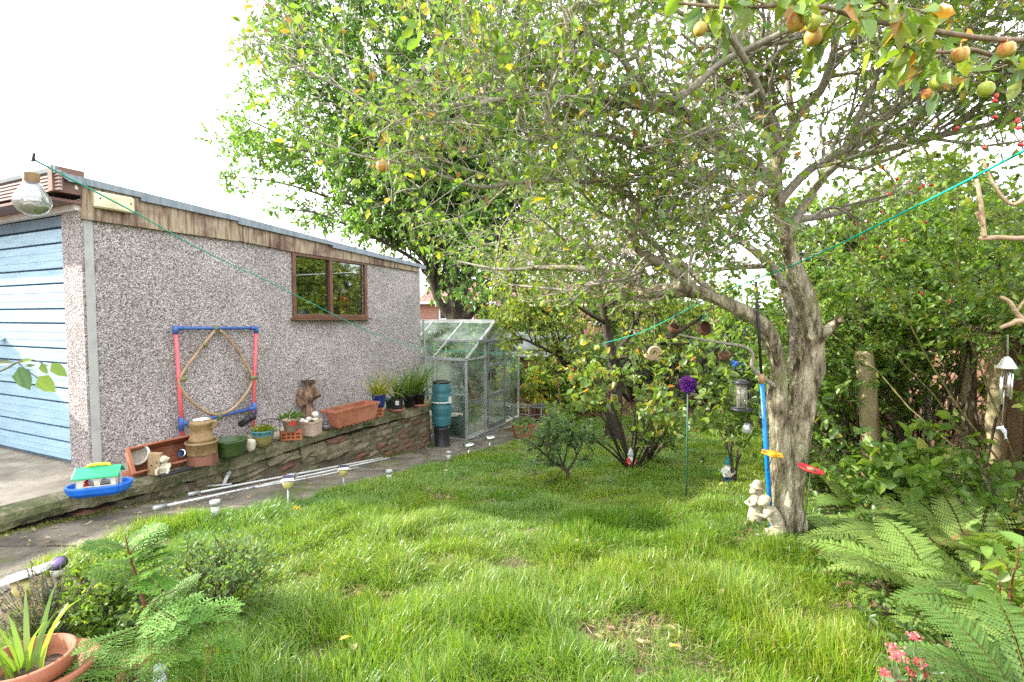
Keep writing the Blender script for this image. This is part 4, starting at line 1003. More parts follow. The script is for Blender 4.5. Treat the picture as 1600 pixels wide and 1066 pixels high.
# pale planter with stones
p = LP(484, 679); t = thing('stone_planter', 'pale square planter filled with soil and white stones', 'planter', p, -ANG + R(12)); mb = MB(); trough(mb, .19, .17, .145, taper=.9); mb.build('tub', M['terra_pale'], t, bevel=.004)
mb = MB(); mb.box((0, 0, .12), (.165, .145, .02)); mb.build('soil', M['soil'], t)
for i, (x, y, z, r, lab) in enumerate(((-.055, -.05, .148, .034, 'round white stone at the left of the square planter'), (.045, .03, .155, .038, 'grey-white stone slab at the back of the square planter'), (.05, .03, .205, .036, 'round white stone topmost of the pile in the planter'), (.0, -.055, .142, .026, 'smallest white stone in front in the square planter'), (-.03, .04, .15, .03, 'white stone at the back left of the square planter'))):
    mb = MB(); mb.ell((0, 0, 0), (r, r * .9, r * (.5 if i == 1 else .8)), jit=.3, jf=3); tag(mb.build('white_stone', M['white_stone'] if i != 1 else M['pale_stone']), lab, 'stone', 'stones in the square planter').location = p + RZ(-13) @ Vector((x, y, z))
p = W(481, 640, .07); p.z = SLAB; t = thing('driftwood_stump', 'gnarled upright driftwood stump against the pebbled wall', 'driftwood', p, 0); mb = MB()
q = 5.5 / F
pts = [(0, 0, 0), (.005, 0, .12), (-.01, 0, .24), (.0, 0, .33), (.03, 0, .42), (.035, 0, .475)]; mb.tube([Vector(v) for v in spline(pts, 16)], [.05 + .025 * math.sin(i * .9) + .035 * math.exp(-((i - 8) / 4) ** 2) for i in range(16)], 12, jit=.9)
mb.tube([Vector(v) for v in spline([(-.02, -.02, .2), (-.075, -.03, .28), (-.09, -.02, .345)], 7)], [.05, .055, .05, .045, .04, .03, .015], 10, jit=.8)
mb.tube([Vector(v) for v in spline([(.02, -.02, .28), (.06, -.02, .36), (.065, 0, .43)], 7)], [.05, .05, .05, .045, .04, .03, .015], 10, jit=.8); mb.build('stump', M['driftwood'], t)
# conical ornament on saucer
p = LP(509, 669); t = thing('cone_ornament', 'dark conical water feature on a brown saucer beside the trough', 'ornament', p); mb = MB(); mb.lathe([(0, 0), (.10, 0), (.115, .02), (.105, .022), (.095, .01), (0, .012)], n=26); mb.build('saucer', pm('brown_saucer', [(.05, .03, .025), (.1, .06, .05)], .5, 0, 8), t)
mb = MB()
for i in range(7): mb.lathe([(.055 * (1 - i / 8), .012 + i * .033), (.058 * (1 - i / 8), .02 + i * .033), (.05 * (1 - i / 8), .045 + i * .033), (0, .05 + i * .033)], n=9, sm=False, rot=RZ(i * 17))
mb.build('cone', pm('slate_cone', [(.05, .045, .05), (.16, .14, .15), (.4, .38, .38)], .35, 0, 20, 8, .6), t)
# long trough
p = LP(545, 664); t = thing('plant_trough', 'empty terracotta trough standing level on the ledge by the blue pot', 'planter', p + Vector((.0, .10, .012)), -ANG + R(90)); mb = MB(); trough(mb, .70, .22, .19, taper=.86)
for i in range(9): mb.box((lerp(-.26, .26, i / 8), 0, -.006), (.03, .18, .016))
mb.build('tray', M['terracotta'], t, bevel=.005)
airbrick(584, 651, 'orange perforated air brick under the dark blue pot', R(22), .10, .22)
p = LP(586, 651); bp_ = p + Vector((.03, .07, .0)); t = thing('flower_pot', 'dark blue glazed pot with yellow-green spiky plant on the air brick', 'pot', bp_ + Z * .10)
mb = MB(); mb.lathe([(0, 0), (.06, 0), (.075, .06), (.085, .15), (.09, .16), (.078, .16), (.06, .1), (0, .1)], n=26); mb.build('pot', M['blue_glaze'], t)
mb = MB(); mb.ell((-.05, -.09, .01), (.05, .03, .022), jit=.3); tag(mb.build('flat_stone', M['pale_stone']), 'flat grey stone resting on the air brick before the blue pot', 'stone').location = bp_ + Z * .10
def straps(t, c, n, L, w, pal, seed, spread=.5, arch_=1.0, base=.03, name='leaves', k=7):
    rng = np.random.default_rng(seed); m = NP(); az = rng.uniform(0, 2 * np.pi, n); d = np.stack([np.cos(az), np.sin(az), np.zeros(n)], 1)
    tilt = rng.uniform(.08, spread, n); l = L * rng.uniform(.55, 1.15, n); P = [np.array(c) + d * base * rng.uniform(0, 1, (n, 1))]; a = tilt.copy()
    for i in range(k - 1):
        P.append(P[-1] + (d * np.sin(a)[:, None] + np.array([0, 0, 1]) * np.cos(a)[:, None]) * (l / (k - 1))[:, None]); a = a + arch_ * rng.uniform(.1, .5, n) * (.4 + i * .22)
    P = np.stack(P, 1); side = np.stack([-d[:, 1], d[:, 0], np.zeros(n)], 1) + rng.normal(size=(n, 3)) * .25; side = nrm(side)
    ww = w * np.array([.8, 1, 1, .9, .7, .4, .06][:k]); V = np.stack([P - side[:, None] * ww[None, :, None] / 2, P + side[:, None] * ww[None, :, None] / 2], 2)
    b = np.arange(n)[:, None] * (2 * k); i = np.arange(k - 1)[None] * 2; Q = np.stack([b + i, b + i + 1, b + i + 3, b + i + 2], -1)
    m.put(V, np.repeat(pick(rng, pal, n), 2 * k, axis=0), Q=Q); return m.build(name, M['leaf'], t, origin=(0, 0, 0))
SP = [(3, (.10, .19, .035)), (1, (.17, .25, .05)), (1, (.06, .13, .03))]; SPY = [(2, (.24, .27, .05)), (2, (.13, .21, .04)), (1, (.42, .32, .07))]
straps(t, (0, 0, .12), 130, .42, .011, SPY, 11, 1.1, .9)
p = LP(606, 641); t = thing('flower_pot', 'plain dark green plastic pot beside the blue glazed pot', 'pot', p + Vector((.02, .08, 0))); pot(t, .075, .058, .14, M['green_plastic'])
for i, (x, y, r, m_, lab) in enumerate(((599, 641, .022, 'white_stone', 'small white pebble by the green plastic pot'), (606, 643, .02, 'brick_red', 'small red stone by the green plastic pot'), (613, 641, .026, 'terra_pale', 'small pinkish stone before the black pot'))):
    mb = MB(); mb.ell((0, 0, r * .7), (r, r, r * .8), jit=.3); tag(mb.build('pebble', M[m_]), lab, 'pebble').location = LP(x, y)
for i, (x, y, lab, seed, L, n, sauc) in enumerate(((623, 643, 'square black pot with a white tag and upright strappy leaves', 12, .55, 60, True), (642, 638, 'black pot with tall arching strap leaves behind its neighbours', 13, .62, 80, False), (658, 635, 'black pot on a terracotta saucer nearest the water butt', 14, .6, 80, True))):
    p = LP(x, y); p = Vector((p.x, p.y, SLAB)) + UD * .03 - XD * .05
    if sauc: mb = MB(); mb.lathe([(0, 0), (.09, 0), (.105, .03), (.095, .03), (.08, .012), (0, .012)], n=24); tag(mb.build('plant_saucer', M['terracotta']), 'terracotta saucer under the ' + ('square black pot' if i == 0 else 'black pot nearest the water butt'), 'saucer').location = p
    t = thing('flower_pot', lab, 'pot', p + Z * .013); 
    if i == 0:
        mb = MB(); trough(mb, .14, .14, .15); mb.build('pot', M['black'], t); mb = MB(); mb.box((.02, -.075, .10), (.045, .004, .055)); mb.build('tag', M['white_paint'], t)
    else: pot(t, .085, .06, .16, M['black'], False)
    straps(t, (0, 0, .1), n, L, .013, SP, seed, .75, .8)

# ================================================================== METAL POLES ON THE PATH
for i, (a, b, r_, lab) in enumerate((((246, 800), (607, 720), .011, 'longest white metal tube lying along the path by the wall'), ((300, 780), (598, 721), .010, 'white metal tube lying beside the longest tube against the wall'), ((388, 769), (560, 735), .007, 'thin slightly bowed white rod lying nearest the solar lights'), ((319, 768), (362, 764), .008, 'short white tube end lying across the other tubes'))):
    p0, p1 = G(*a) + Z * (.03 + .012 * (i % 2)), G(*b) + Z * (.03 + .012 * (i % 2)); t = thing('metal_tube', lab, 'tube', p0, 0, 'white tubes lying on the path'); mb = MB()
    pts = [p0.lerp(p1, k / 6) for k in range(7)]
    if i == 2: pts = [q_ - Vector((0, .06 * math.sin(math.pi * k / 6) * .6, 0)) for k, q_ in enumerate(pts)]
    mb.tube(pts, r_, 8); mb.build('shaft', M['pole_white'], t, world=True)
    mb = MB(); d = (p1 - p0).normalized(); mb.tube([p0 - d * .03, p0 + d * .06], r_ * 1.7, 8); mb.build('end_cap', M['alu'], t, world=True)
    if i < 2:
        mb = MB(); c_ = p0.lerp(p1, .42); mb.tube([c_ - d * .05, c_ + d * .05], r_ * 1.9, 8); mb.build('collar', M['alu'], t, world=True)
p0 = G(350, 765); t = thing('metal_bracket', 'small white angled bracket on the bundle of metal tubes', 'bracket', p0); mb = MB(); mb.tube([p0 + Z * .05, G(357, 762) + Z * .12], .016, 10); mb.build('arm', M['pole_white'], t, world=True); mb = MB(); mb.tube([G(357, 762) + Z * .115, G(359, 761) + Z * .145], .021, 10); mb.build('head', M['alu'], t, world=True)

# ================================================================== SOLAR LIGHTS
def cuplight(px0, py0, ptop, lab, w=.1, tilt=0, rz=20):
    b = G(px0, py0); h = (py0 - ptop) * b.y / F; t = thing('solar_light', lab, 'solar light', b, R(rz), 'solar lights along the lawn edge')
    mb = MB(); mb.tube([(0, 0, -.06), (0, 0, h - .075)], .0065, 8); mb.build('stake', M['alu'], t)
    mb = MB(); mb.lathe([(0, h - .085), (.016, h - .083), (.03, h - .07), (.037, h - .045), (.04, h - .018), (.036, h - .018), (0, h - .02)], n=18); mb.build('amber_cup', M['amber'], t)
    mb = MB(); mb.box((0, 0, h - .008), (w, w, .018), RX(tilt), top=.8); cp = mb.build('cap', M['chrome'], t, bevel=.004)
    mb = MB(); mb.box((0, 0, h + .003), (w * .62, w * .62, .005), RX(tilt)); mb.build('solar_panel', M['solar'], cp); return t
cuplight(451, 800, 744, 'amber solar light with square chrome cap by the single yellow leaf')
cuplight(537, 766, 728, 'amber solar light with square chrome cap further along beside the tube ends')
def cyllight(px0, py0, ptop, lab):
    b = G(px0, py0); h = (py0 - ptop) * b.y / F; t = thing('solar_light', lab, 'solar light', b, 0, 'small clear solar lights along the path')
    mb = MB(); mb.tube([(0, 0, -.06), (0, 0, h - .10)], .008, 8); mb.build('stake', M['alu'], t)
    mb = MB(); mb.lathe([(0, h - .105), (.022, h - .1), (.025, h - .03), (0, h - .03)], n=14); mb.build('clear_tube', M['frost'], t)
    mb = MB(); mb.lathe([(0, h - .03), (.03, h - .03), (.031, h), (.024, h), (.02, h - .006), (0, h - .006)], n=16); mb.build('cap', M['alu'], t)
cyllight(337, 821, 781, 'small clear cylinder solar light nearest the tube end on the path')
cyllight(608, 757, 734, 'small clear cylinder solar light in the grass edge halfway along the path')
cyllight(701, 722, 705, 'small clear cylinder solar light below the retaining wall end')
for a, b, c_, lab in ((732, 714, 692, 'mushroom-topped solar light in front of the water butt'), (765, 703, 681, 'mushroom-topped solar light by the greenhouse corner')):
    p = G(a, b); h = (b - c_) * p.y / F; t = thing('solar_light', lab, 'solar light', p, 0, 'mushroom solar lights near the greenhouse'); mb = MB(); mb.tube([(0, 0, -.05), (0, 0, h - .06)], .014, 8); mb.build('stake', M['steel'], t)
    mb = MB(); mb.lathe([(0, h - .065), (.04, h - .06), (.05, h - .035), (0, h - .035)], n=16); mb.build('lens', M['frost'], t); mb = MB(); mb.lathe([(0, h - .035), (.078, h - .036), (.07, h - .01), (.035, h), (0, h)], n=18); mb.build('cap', M['steel'], t)
# tilted lantern light and round light in the near left corner
p = U(42, 925, 2.0); gl_ = gz(2.0); t = thing('solar_light', 'large solar light with a tilted white-framed square cap beside the lavender', 'solar light', (p.x, 2.0, gl_), R(35)); h = U(40, 893, 2.0).z - gl_
mb = MB(); mb.tube([(0, 0, -.05), (0, 0, h - .09)], .01, 8); mb.build('stake', M['rust'], t)
mb = MB(); mb.lathe([(0, h - .11), (.02, h - .105), (.042, h - .08), (.05, h - .03), (0, h - .03)], n=18); mb.build('amber_cup', M['amber'], t)
rot = RX(-14) @ RY(-10); mb = MB()
for x, y, a, b in ((0, .062, .14, .016), (0, -.062, .14, .016), (.062, 0, .016, .108), (-.062, 0, .016, .108)): mb.box(rot @ Vector((x, y, 0)) + Z * (h - .01), (a, b, .02), rot)
cp = mb.build('cap', M['white_paint'], t, bevel=.003)
mb = MB(); mb.box(Z * (h - .014), (.108, .108, .012), rot); mb.build('solar_panel', plain('glossy_panel', (.35, .36, .38), .08), cp)
p = U(90, 880, 2.25); gl_ = gz(2.25); h = p.z - gl_; t = thing('solar_light', 'round solar light with dark purple disc cap by the path', 'solar light', (p.x, 2.25, gl_)); mb = MB(); mb.tube([(0, 0, -.05), (0, 0, h - .05)], .009, 8); mb.build('stake', M['dark_metal'], t)
mb = MB(); mb.lathe([(0, h - .06), (.024, h - .055), (.028, h - .012), (0, h - .012)], n=16); mb.build('lens', M['frost'], t)
mb = MB(); mb.lathe([(0, -.015), (.034, -.015), (.036, .0), (.032, .008), (0, .008)], c=(0, 0, h), n=20, rot=RX(30)); mb.build('cap', M['dark_metal'], t); mb = MB(); mb.lathe([(0, .0085), (.028, .0085), (.026, .0105), (0, .0105)], c=(0, 0, h), n=18, rot=RX(30)); mb.build('solar_panel', plain('purple_panel', (.10, .06, .2), .15), t)

# ================================================================== WASHING LINE AND BULB
def sag(a, b, s, n=24): return [Vector(a).lerp(Vector(b), i / n) - Z * (s * 4 * (i / n) * (1 - i / n)) for i in range(n + 1)]
L0 = U(-60, 196, 1.25); L1 = U(52, 249, 1.66); L2 = W(400, 433, 1.1) ; K = U(665, 545, 6.9); K2 = U(885, 549, 9.0)
P = spline([L1, U(205, 329, 2.45), U(400, 431, 3.75), K, K2], 60)
mb = MB(); mb.tube([Vector(v) for v in P], .0032, 6); tag(mb.build('washing_line', M['cord_green'], origin=tuple(L1)), 'green washing line sloping down past the garage wall to the far tree', 'washing line')
P = spline([U(868, 553, 8.6), U(985, 525, 5.6), U(1108, 466, 3.4), U(1250, 410, 2.4), U(1400, 338, 1.85), U(1500, 288, 1.6), U(1640, 215, 1.3)], 60)
mb = MB(); mb.tube([Vector(v) for v in P], .0036, 6); tag(mb.build('washing_line', M['cord_green'], origin=tuple(P[0])), 'green washing line rising past the apple tree to the top right', 'washing line')
c = U(50, 305, 1.62); t = thing('solar_bulb', 'glass light-bulb lantern with rusty cap hanging in front of the garage', 'lantern', c)
s_ = 1.62 / F; mb = MB()
mb.lathe([(0, -31 * s_), (9 * s_, -30 * s_), (18 * s_, -24 * s_), (23.5 * s_, -13 * s_), (22 * s_, -3 * s_), (15 * s_, 9 * s_), (10 * s_, 20 * s_), (9.5 * s_, 20 * s_), (14 * s_, 9 * s_), (21 * s_, -3 * s_), (22.3 * s_, -13 * s_), (17 * s_, -23 * s_), (8 * s_, -28.5 * s_), (0, -29.5 * s_)], n=28); mb.build('glass', M['bulb_glass'], t)
mb = MB(); mb.lathe([(0, -29 * s_), (8 * s_, -28 * s_), (17 * s_, -22.5 * s_), (20 * s_, -18 * s_), (0, -18 * s_)], n=24); mb.build('green_residue', pm('algae', [(.2, .22, .04), (.4, .4, .12)], .7, 0, 30), t)
mb = MB(); mb.lathe([(10 * s_, 18 * s_), (10.5 * s_, 32 * s_), (9 * s_, 34 * s_), (0, 34 * s_)], n=20); mb.build('cap', M['rust'], t)
mb = MB(); mb.tube([(-3 * s_, 0, 34 * s_), (0, 0, 45 * s_), (0, 0, 58 * s_)], .0012, 5); mb.build('hanger', M['string'], t)
mb = MB()
for i in range(9): mb.tube([Vector((lerp(-14, 14, q_) * s_, .004 * math.sin(q_ * 6 + i), (-14 + i * 3.4 + 3 * math.sin(q_ * 5 + i * 1.3)) * s_)) * (.9 - .06 * i if i > 4 else 1) for q_ in (0, .25, .5, .75, 1)], .0011, 4)
mb.build('fairy_wire', M['steel'], t)
p = U(52, 246, 1.66); t = thing('line_clip', 'small dark clip on the end of the washing line above the bulb', 'clip', p); mb = MB(); mb.beam((-.003, 0, -.014), (.004, 0, .014), .006, .005); mb.beam((.003, .002, -.011), (-.002, .002, .012), .004, .004); mb.build('jaw', M['dark_metal'], t); mb = MB(); mb.tube([U(52, 247, 1.66), U(-80, 190, 1.25)], .0007, 4); mb.build('nylon_tail', M['white_paint'], t, world=True)
# ================================================================== TREES AND PLANTS
CP, SP_ = math.cos(PITCH), math.sin(PITCH)
def proj(P):
    x, y, z = P[..., 0], P[..., 1], P[..., 2]; d = y * CP - z * SP_; v = y * SP_ + z * CP
    d = np.where(d < .05, .05, d); return 800 + F * x / d, 533 - F * v / d
def resample(pts, n):
    P = spline([tuple(p[:3]) for p in pts], n); r = np.interp(np.linspace(0, len(pts) - 1, n), np.arange(len(pts)), [p[3] for p in pts]); return P, r
def limb(lst, n=24):
    """list of (px, py, Y, radius): a limb through those places"""
    return resample([(*U(a, b, y), r) for a, b, y, r in lst], n)
def stack(limbs): return np.stack([l[0] for l in limbs]), np.stack([l[1] for l in limbs])
def tree(name, label, base, trunk_limbs, limbs, levels, leaf, seed, keep=None, bark='bark', barkc=(.13, .115, .085), group=None, remesh=.016, jit=.5, cat='tree', tw=4):
    """levels: list of spawn settings; leaf: dict for twig_leaves on the last levels"""
    t = thing(name, label, cat, base, 0, group); rng = np.random.default_rng(seed)
    mb = MB()
    for P, r in trunk_limbs: mb.tube([Vector(p) for p in P], list(r), 12, jit=jit)
    mb.build('trunk', M[bark], t, world=True, remesh=remesh)
    P, Rd = stack(limbs); m = NP(); tubes(m, P, Rd, np.array(barkc), 7); src = [(P, Rd)]; lv = []
    for i, s in enumerate(levels):
        s = dict(s); use = s.pop('on', [i]); nl = s.pop('nl', 0); outs = []
        for u in use: outs.append(spawn(rng, src[u][0], src[u][1], **s))
        PP = np.concatenate([o[0] for o in outs]); RR = np.concatenate([o[1] for o in outs])
        if keep is not None:
            k = keep(PP); PP, RR = PP[k], RR[k]
        src.append((PP, RR)); lv.append(nl)
        tubes(m, PP, RR, np.array(barkc) * rng.uniform(.7, 1.35, (len(PP), 1)), 5 if i == 0 else (4 if i == 1 else 3))
    m.build('branch', M['bark_np'], t)
    c = NP()
    for (PP, RR), nl in zip(src[1:], lv):
        if nl: twig_leaves(rng, c, PP, nl, **leaf)
    c.build('crown', M['leaf'], t); return t, src

# ---------------------------------------------------------------- the apple tree
def LB(*a): return limb(a)
trA = LB((1232, 850, 3.05, .11), (1233, 815, 3.05, .088), (1237, 760, 3.05, .082), (1245, 690, 3.05, .076), (1257, 620, 3.06, .074), (1266, 560, 3.06, .075), (1268, 522, 3.05, .074), (1257, 475, 3.03, .054), (1245, 430, 3.0, .045), (1230, 380, 2.97, .038), (1218, 330, 2.95, .036), (1212, 280, 2.92, .037), (1214, 235, 2.9, .034))
trB = LB((1224, 845, 3.0, .075), (1222, 760, 3.0, .064), (1219, 700, 3.0, .058), (1216, 640, 3.0, .056), (1216, 585, 3.0, .05), (1206, 537, 2.98, .05), (1187, 503, 2.96, .044), (1158, 486, 2.95, .042), (1120, 466, 2.93, .040), (1085, 454, 2.93, .036))
trM = LB((1244, 610, 3.15, .034), (1240, 573, 3.18, .031), (1239, 508, 3.22, .029), (1232, 470, 3.25, .032), (1215, 430, 3.35, .028), (1175, 390, 3.5, .025), (1110, 345, 3.7, .02), (1030, 300, 3.9, .015), (950, 262, 4.1, .01), (880, 240, 4.3, .006))
stub = LB((1272, 530, 3.03, .05), (1290, 517, 2.98, .03), (1306, 505, 2.94, .024), (1318, 499, 2.9, .021))
up = LB((1214, 235, 2.9, .04), (1207, 198, 2.88, .036), (1186, 166, 2.86, .034), (1172, 120, 2.84, .027), (1165, 60, 2.8, .02), (1150, -40, 2.75, .012))
lim = [up, trM,
 LB((1085, 454, 2.93, .044), (1050, 451, 2.95, .038), (1010, 456, 3.0, .034), (985, 438, 3.05, .028), (920, 421, 3.15, .021), (850, 418, 3.3, .016), (780, 421, 3.5, .011), (715, 408, 3.7, .007)),
 LB((1085, 454, 2.93, .034), (1050, 421, 2.88, .03), (1005, 396, 2.82, .026), (988, 372, 2.78, .023), (999, 327, 2.72, .02), (975, 300, 2.7, .018), (938, 285, 2.65, .014), (900, 245, 2.6, .01), (872, 200, 2.55, .006)),
 LB((1212, 285, 2.92, .04), (1174, 259, 2.9, .036), (1144, 240, 2.86, .034), (1080, 188, 2.6, .029), (1043, 169, 2.48, .026), (938, 158, 2.3, .020), (874, 150, 2.24, .016), (810, 151, 2.2, .013), (745, 161, 2.16, .010), (690, 165, 2.12, .0075), (625, 163, 2.1, .004)),
 LB((1214, 262, 2.92, .03), (1248, 180, 2.84, .026), (1282, 141, 2.78, .023), (1302, 84, 2.7, .018), (1312, 20, 2.6, .012), (1335, -70, 2.5, .006)),
 LB((1216, 318, 2.94, .028), (1262, 268, 2.86, .024), (1319, 233, 2.75, .021), (1372, 193, 2.66, .018), (1428, 155, 2.55, .014), (1500, 100, 2.4, .01), (1570, 55, 2.3, .006)),
 LB((1226, 372, 2.97, .03), (1300, 262, 2.9, .024), (1403, 229, 2.8, .02), (1488, 208, 2.7, .016), (1580, 186, 2.6, .012), (1690, 150, 2.5, .007)),
 LB((1043, 167, 2.48, .022), (1085, 135, 2.45, .02), (1125, 100, 2.5, .019), (1200, 62, 2.35, .015), (1290, 18, 2.2, .01), (1390, -40, 2.0, .006)),
 LB((934, 157, 2.2, .012), (915, 109, 2.2, .012), (896, 82, 2.18, .009), (878, 8, 2.15, .007), (850, -70, 2.1, .004)),
 LB((938, 285, 2.65, .012), (904, 251, 2.58, .01), (874, 206, 2.5, .009), (863, 161, 2.44, .008), (851, 124, 2.4, .007), (832, 82, 2.35, .004)),
 LB((760, 160, 2.17, .009), (690, 193, 2.2, .008), (600, 172, 2.25, .007), (520, 131, 2.3, .0055), (443, 98, 2.3, .004), (395, 76, 2.3, .003)),
 LB((938, 285, 2.6, .012), (870, 282, 2.4, .011), (800, 286, 2.35, .010), (745, 292, 2.3, .009), (645, 259, 2.25, .007), (560, 243, 2.25, .005), (490, 218, 2.25, .003)),
 LB((1212, 240, 2.9, .026), (1190, 150, 2.5, .02), (1130, 40, 2.2, .015), (1050, -40, 1.9, .01), (960, -90, 1.7, .006)),
 LB((1220, 345, 3.0, .026), (1300, 335, 3.3, .02), (1370, 310, 3.7, .014), (1440, 300, 4.0, .008)),
 LB((1214, 300, 2.95, .026), (1140, 290, 3.3, .02), (1040, 240, 3.7, .015), (930, 215, 4.0, .01), (840, 205, 4.3, .006)),
 LB((1190, 170, 2.88, .02), (1110, 120, 3.2, .016), (1010, 75, 3.5, .012), (900, 50, 3.7, .008), (800, 60, 3.8, .005)),
 LB((1150, 250, 2.88, .02), (1080, 280, 2.7, .016), (1010, 230, 2.5, .012), (920, 210, 2.35, .009), (820, 225, 2.25, .005)),
 LB((1170, 110, 2.85, .016), (1080, 30, 2.7, .012), (980, -10, 2.6, .009), (860, -30, 2.5, .005), (740, 0, 2.4, .004)),
 LB((1190, 268, 2.9, .018), (1160, 310, 2.8, .014), (1110, 335, 2.75, .010), (1050, 345, 2.7, .005)),
 LB((1214, 290, 2.95, .018), (1165, 330, 3.2, .014), (1120, 375, 3.4, .010), (1060, 400, 3.6, .006)),
 LB((1214, 240, 2.9, .018), (1180, 225, 3.2, .014), (1130, 190, 3.4, .010), (1080, 130, 3.5, .006)),
 LB((1110, 212, 2.7, .015), (1120, 260, 2.6, .011), (1095, 300, 2.5, .008), (1060, 310, 2.45, .004)),
 LB((1319, 233, 2.75, .02), (1365, 130, 2.6, .015), (1400, 40, 2.45, .01), (1440, -50, 2.3, .005)),
 LB((1403, 229, 2.8, .018), (1470, 140, 2.65, .013), (1510, 50, 2.5, .009), (1560, -40, 2.35, .005)),
 LB((1488, 208, 2.7, .015), (1560, 130, 2.5, .011), (1610, 50, 2.35, .006)),
 LB((1240, 200, 2.86, .02), (1230, 110, 2.9, .015), (1240, 30, 2.95, .010), (1270, -60, 3.0, .005)),
 LB((1300, 262, 2.9, .02), (1390, 180, 3.2, .014), (1470, 90, 3.4, .009), (1540, 0, 3.5, .005)),
 LB((1085, 454, 2.95, .026), (1000, 466, 3.4, .02), (900, 455, 3.9, .014), (790, 445, 4.3, .007)),
 LB((1005, 396, 2.82, .02), (930, 385, 3.4, .016), (850, 370, 4.0, .011), (740, 385, 4.4, .006)),
 LB((1200, 415, 3.35, .022), (1130, 420, 3.8, .017), (1040, 430, 4.3, .012), (950, 430, 4.7, .006)),
 LB((1214, 606, 2.98, .016), (1190, 588, 2.94, .0125), (1175, 573, 2.92, .011), (1176, 552, 2.91, .0095), (1160, 541, 2.90, .0085), (1135, 537, 2.9, .008), (1095, 530, 2.92, .006), (1060, 523, 2.95, .0035)),
 LB((1120, 467, 2.93, .024), (1075, 420, 3.1, .018), (1020, 380, 3.3, .013), (940, 350, 3.5, .009), (860, 340, 3.6, .005)),
 LB((1300, 90, 2.7, .014), (1380, 60, 2.6, .011), (1460, 20, 2.5, .008), (1560, -20, 2.4, .004)),
]
_kx = [330, 430, 520, 600, 680, 740, 800, 900, 1000, 1100, 1180, 1260, 1340, 1420, 1500, 1600, 1800]
_ky = [110, 210, 330, 350, 425, 455, 475, 485, 492, 500, 470, 455, 420, 330, 290, 250, 200]
def keep_apple(P):
    x, y = proj(P); lim_ = np.interp(x, _kx, _ky)
    ok = (y < lim_).all(1) & (x > 350).all(1) & (P[..., 1] > 1.15).all(1)
    dens = .86 - .04 * ((x[:, 0] > 1150)) - .12 * (x[:, 0] < 620)
    return ok & (np.random.default_rng(len(P)).random(len(P)) < dens)
PAL_APPLE = [(5, (.145, .255, .045)), (4, (.20, .31, .05)), (2.5, (.10, .195, .045)), (1.2, (.28, .35, .055)), (.35, (.48, .42, .06)), (.3, (.30, .17, .06)), (1, (.18, .26, .12))]
ap, apsrc = tree('apple_tree', 'old lichen-covered apple tree with a forked trunk and wide tangled crown', G(1236, 838), [trA, trB, trM, stub, up] + lim[2:5], lim,
    [dict(cnt=15, t0=.12, t1=1, ln=.62, ang=(.4, 1.2), k=7, wob=.22, grav=-.02, rfac=.5, rmin=.003, lnvar=.5),
     dict(cnt=9, t0=.1, t1=1, ln=.31, ang=(.4, 1.3), k=5, wob=.3, grav=0, rfac=.55, rmin=.0026, nl=1),
     dict(cnt=4, t0=.2, t1=1, ln=.14, ang=(.4, 1.3), k=4, wob=.3, grav=.02, rfac=.6, rmin=.0018, nl=2)],
    dict(L=.041, asp=.52, pal=PAL_APPLE, droop=.15, up=.5), 5, keep_apple, barkc=(.34, .31, .255), remesh=.010, jit=.55)
def apple(pxy, Y, r, m, par):
    mb = MB(); pr = [(0, -.82), (.25, -.92), (.6, -.8), (.92, -.35), (1, .1), (.9, .55), (.6, .86), (.25, .9), (0, .72)]
    mb.lathe([(a * r, b * r) for a, b in pr], n=18, rot=RX(random.uniform(-25, 25)) @ RY(random.uniform(-25, 25))); mb.tube([(0, 0, r * .7), (r * .1, 0, r * 1.5)], .0018, 5)
    o = mb.build('apple', m, par); o.location = U(*pxy, Y) - Vector(par.location); return o
for x, y, Y, r, k in ((598, 260, 2.1, .0265, 'r'), (850, 475, 3.6, .027, 'g'), (1057, 411, 3.0, .027, 'g'), (933, 544, 4.6, .028, 'g'), (812, 545, 6, .035, 'g'), (876, 40, 2.3, .012, 'r'), (998, 72, 2.4, .014, 'r'), (980, 176, 2.5, .013, 'r'), (1450, 148, 2.2, .025, 'r'), (1467, 128, 2.1, .035, 'g')):
    if y == 545 or y == 544: continue
    apple((x, y), Y, r, M['apple_red' if k == 'r' else 'apple_green'], ap)
# the nearer overhanging branch with bigger leaves and red apples
nb = [LB((1700, 60, 1.3, .0075), (1560, 62, 1.22, .006), (1440, 45, 1.18, .0055), (1350, 30, 1.15, .005), (1290, 12, 1.13, .0045), (1230, 8, 1.12, .005), (1150, 12, 1.15, .004), (1060, 5, 1.18, .003)),
      LB((1700, 130, 1.4, .006), (1600, 105, 1.33, .005), (1520, 78, 1.27, .005), (1470, 82, 1.25, .004), (1400, 70, 1.22, .003)),
      LB((1440, 45, 1.18, .006), (1400, 20, 1.14, .005), (1330, -30, 1.1, .003), (1250, -60, 1.08, .003))]
rng = np.random.default_rng(41); m = NP(); P, Rd = stack(nb); tubes(m, P, Rd, np.array([.26, .20, .14]), 8)
p1, r1 = spawn(rng, P, Rd, 14, .15, 1, .12, (.5, 1.3), 5, .3, .12, .5, .0016); tubes(m, p1, r1, np.array([.2, .17, .10]), 5)
br = tag(thing('apple_branch', None, None, U(1560, 62, 1.22)), 'near overhanging apple branch with large leaves and red-flushed apples at top right', 'branch')
m.build('branch', M['bark_np'], br); c = NP()
twig_leaves(rng, c, p1, 5, .050, .5, [(4, (.16, .26, .045)), (2, (.24, .31, .06)), (1, (.11, .19, .07)), (.6, (.38, .2, .05))], droop=.7, up=.4); c.build('crown', M['leaf'], br)
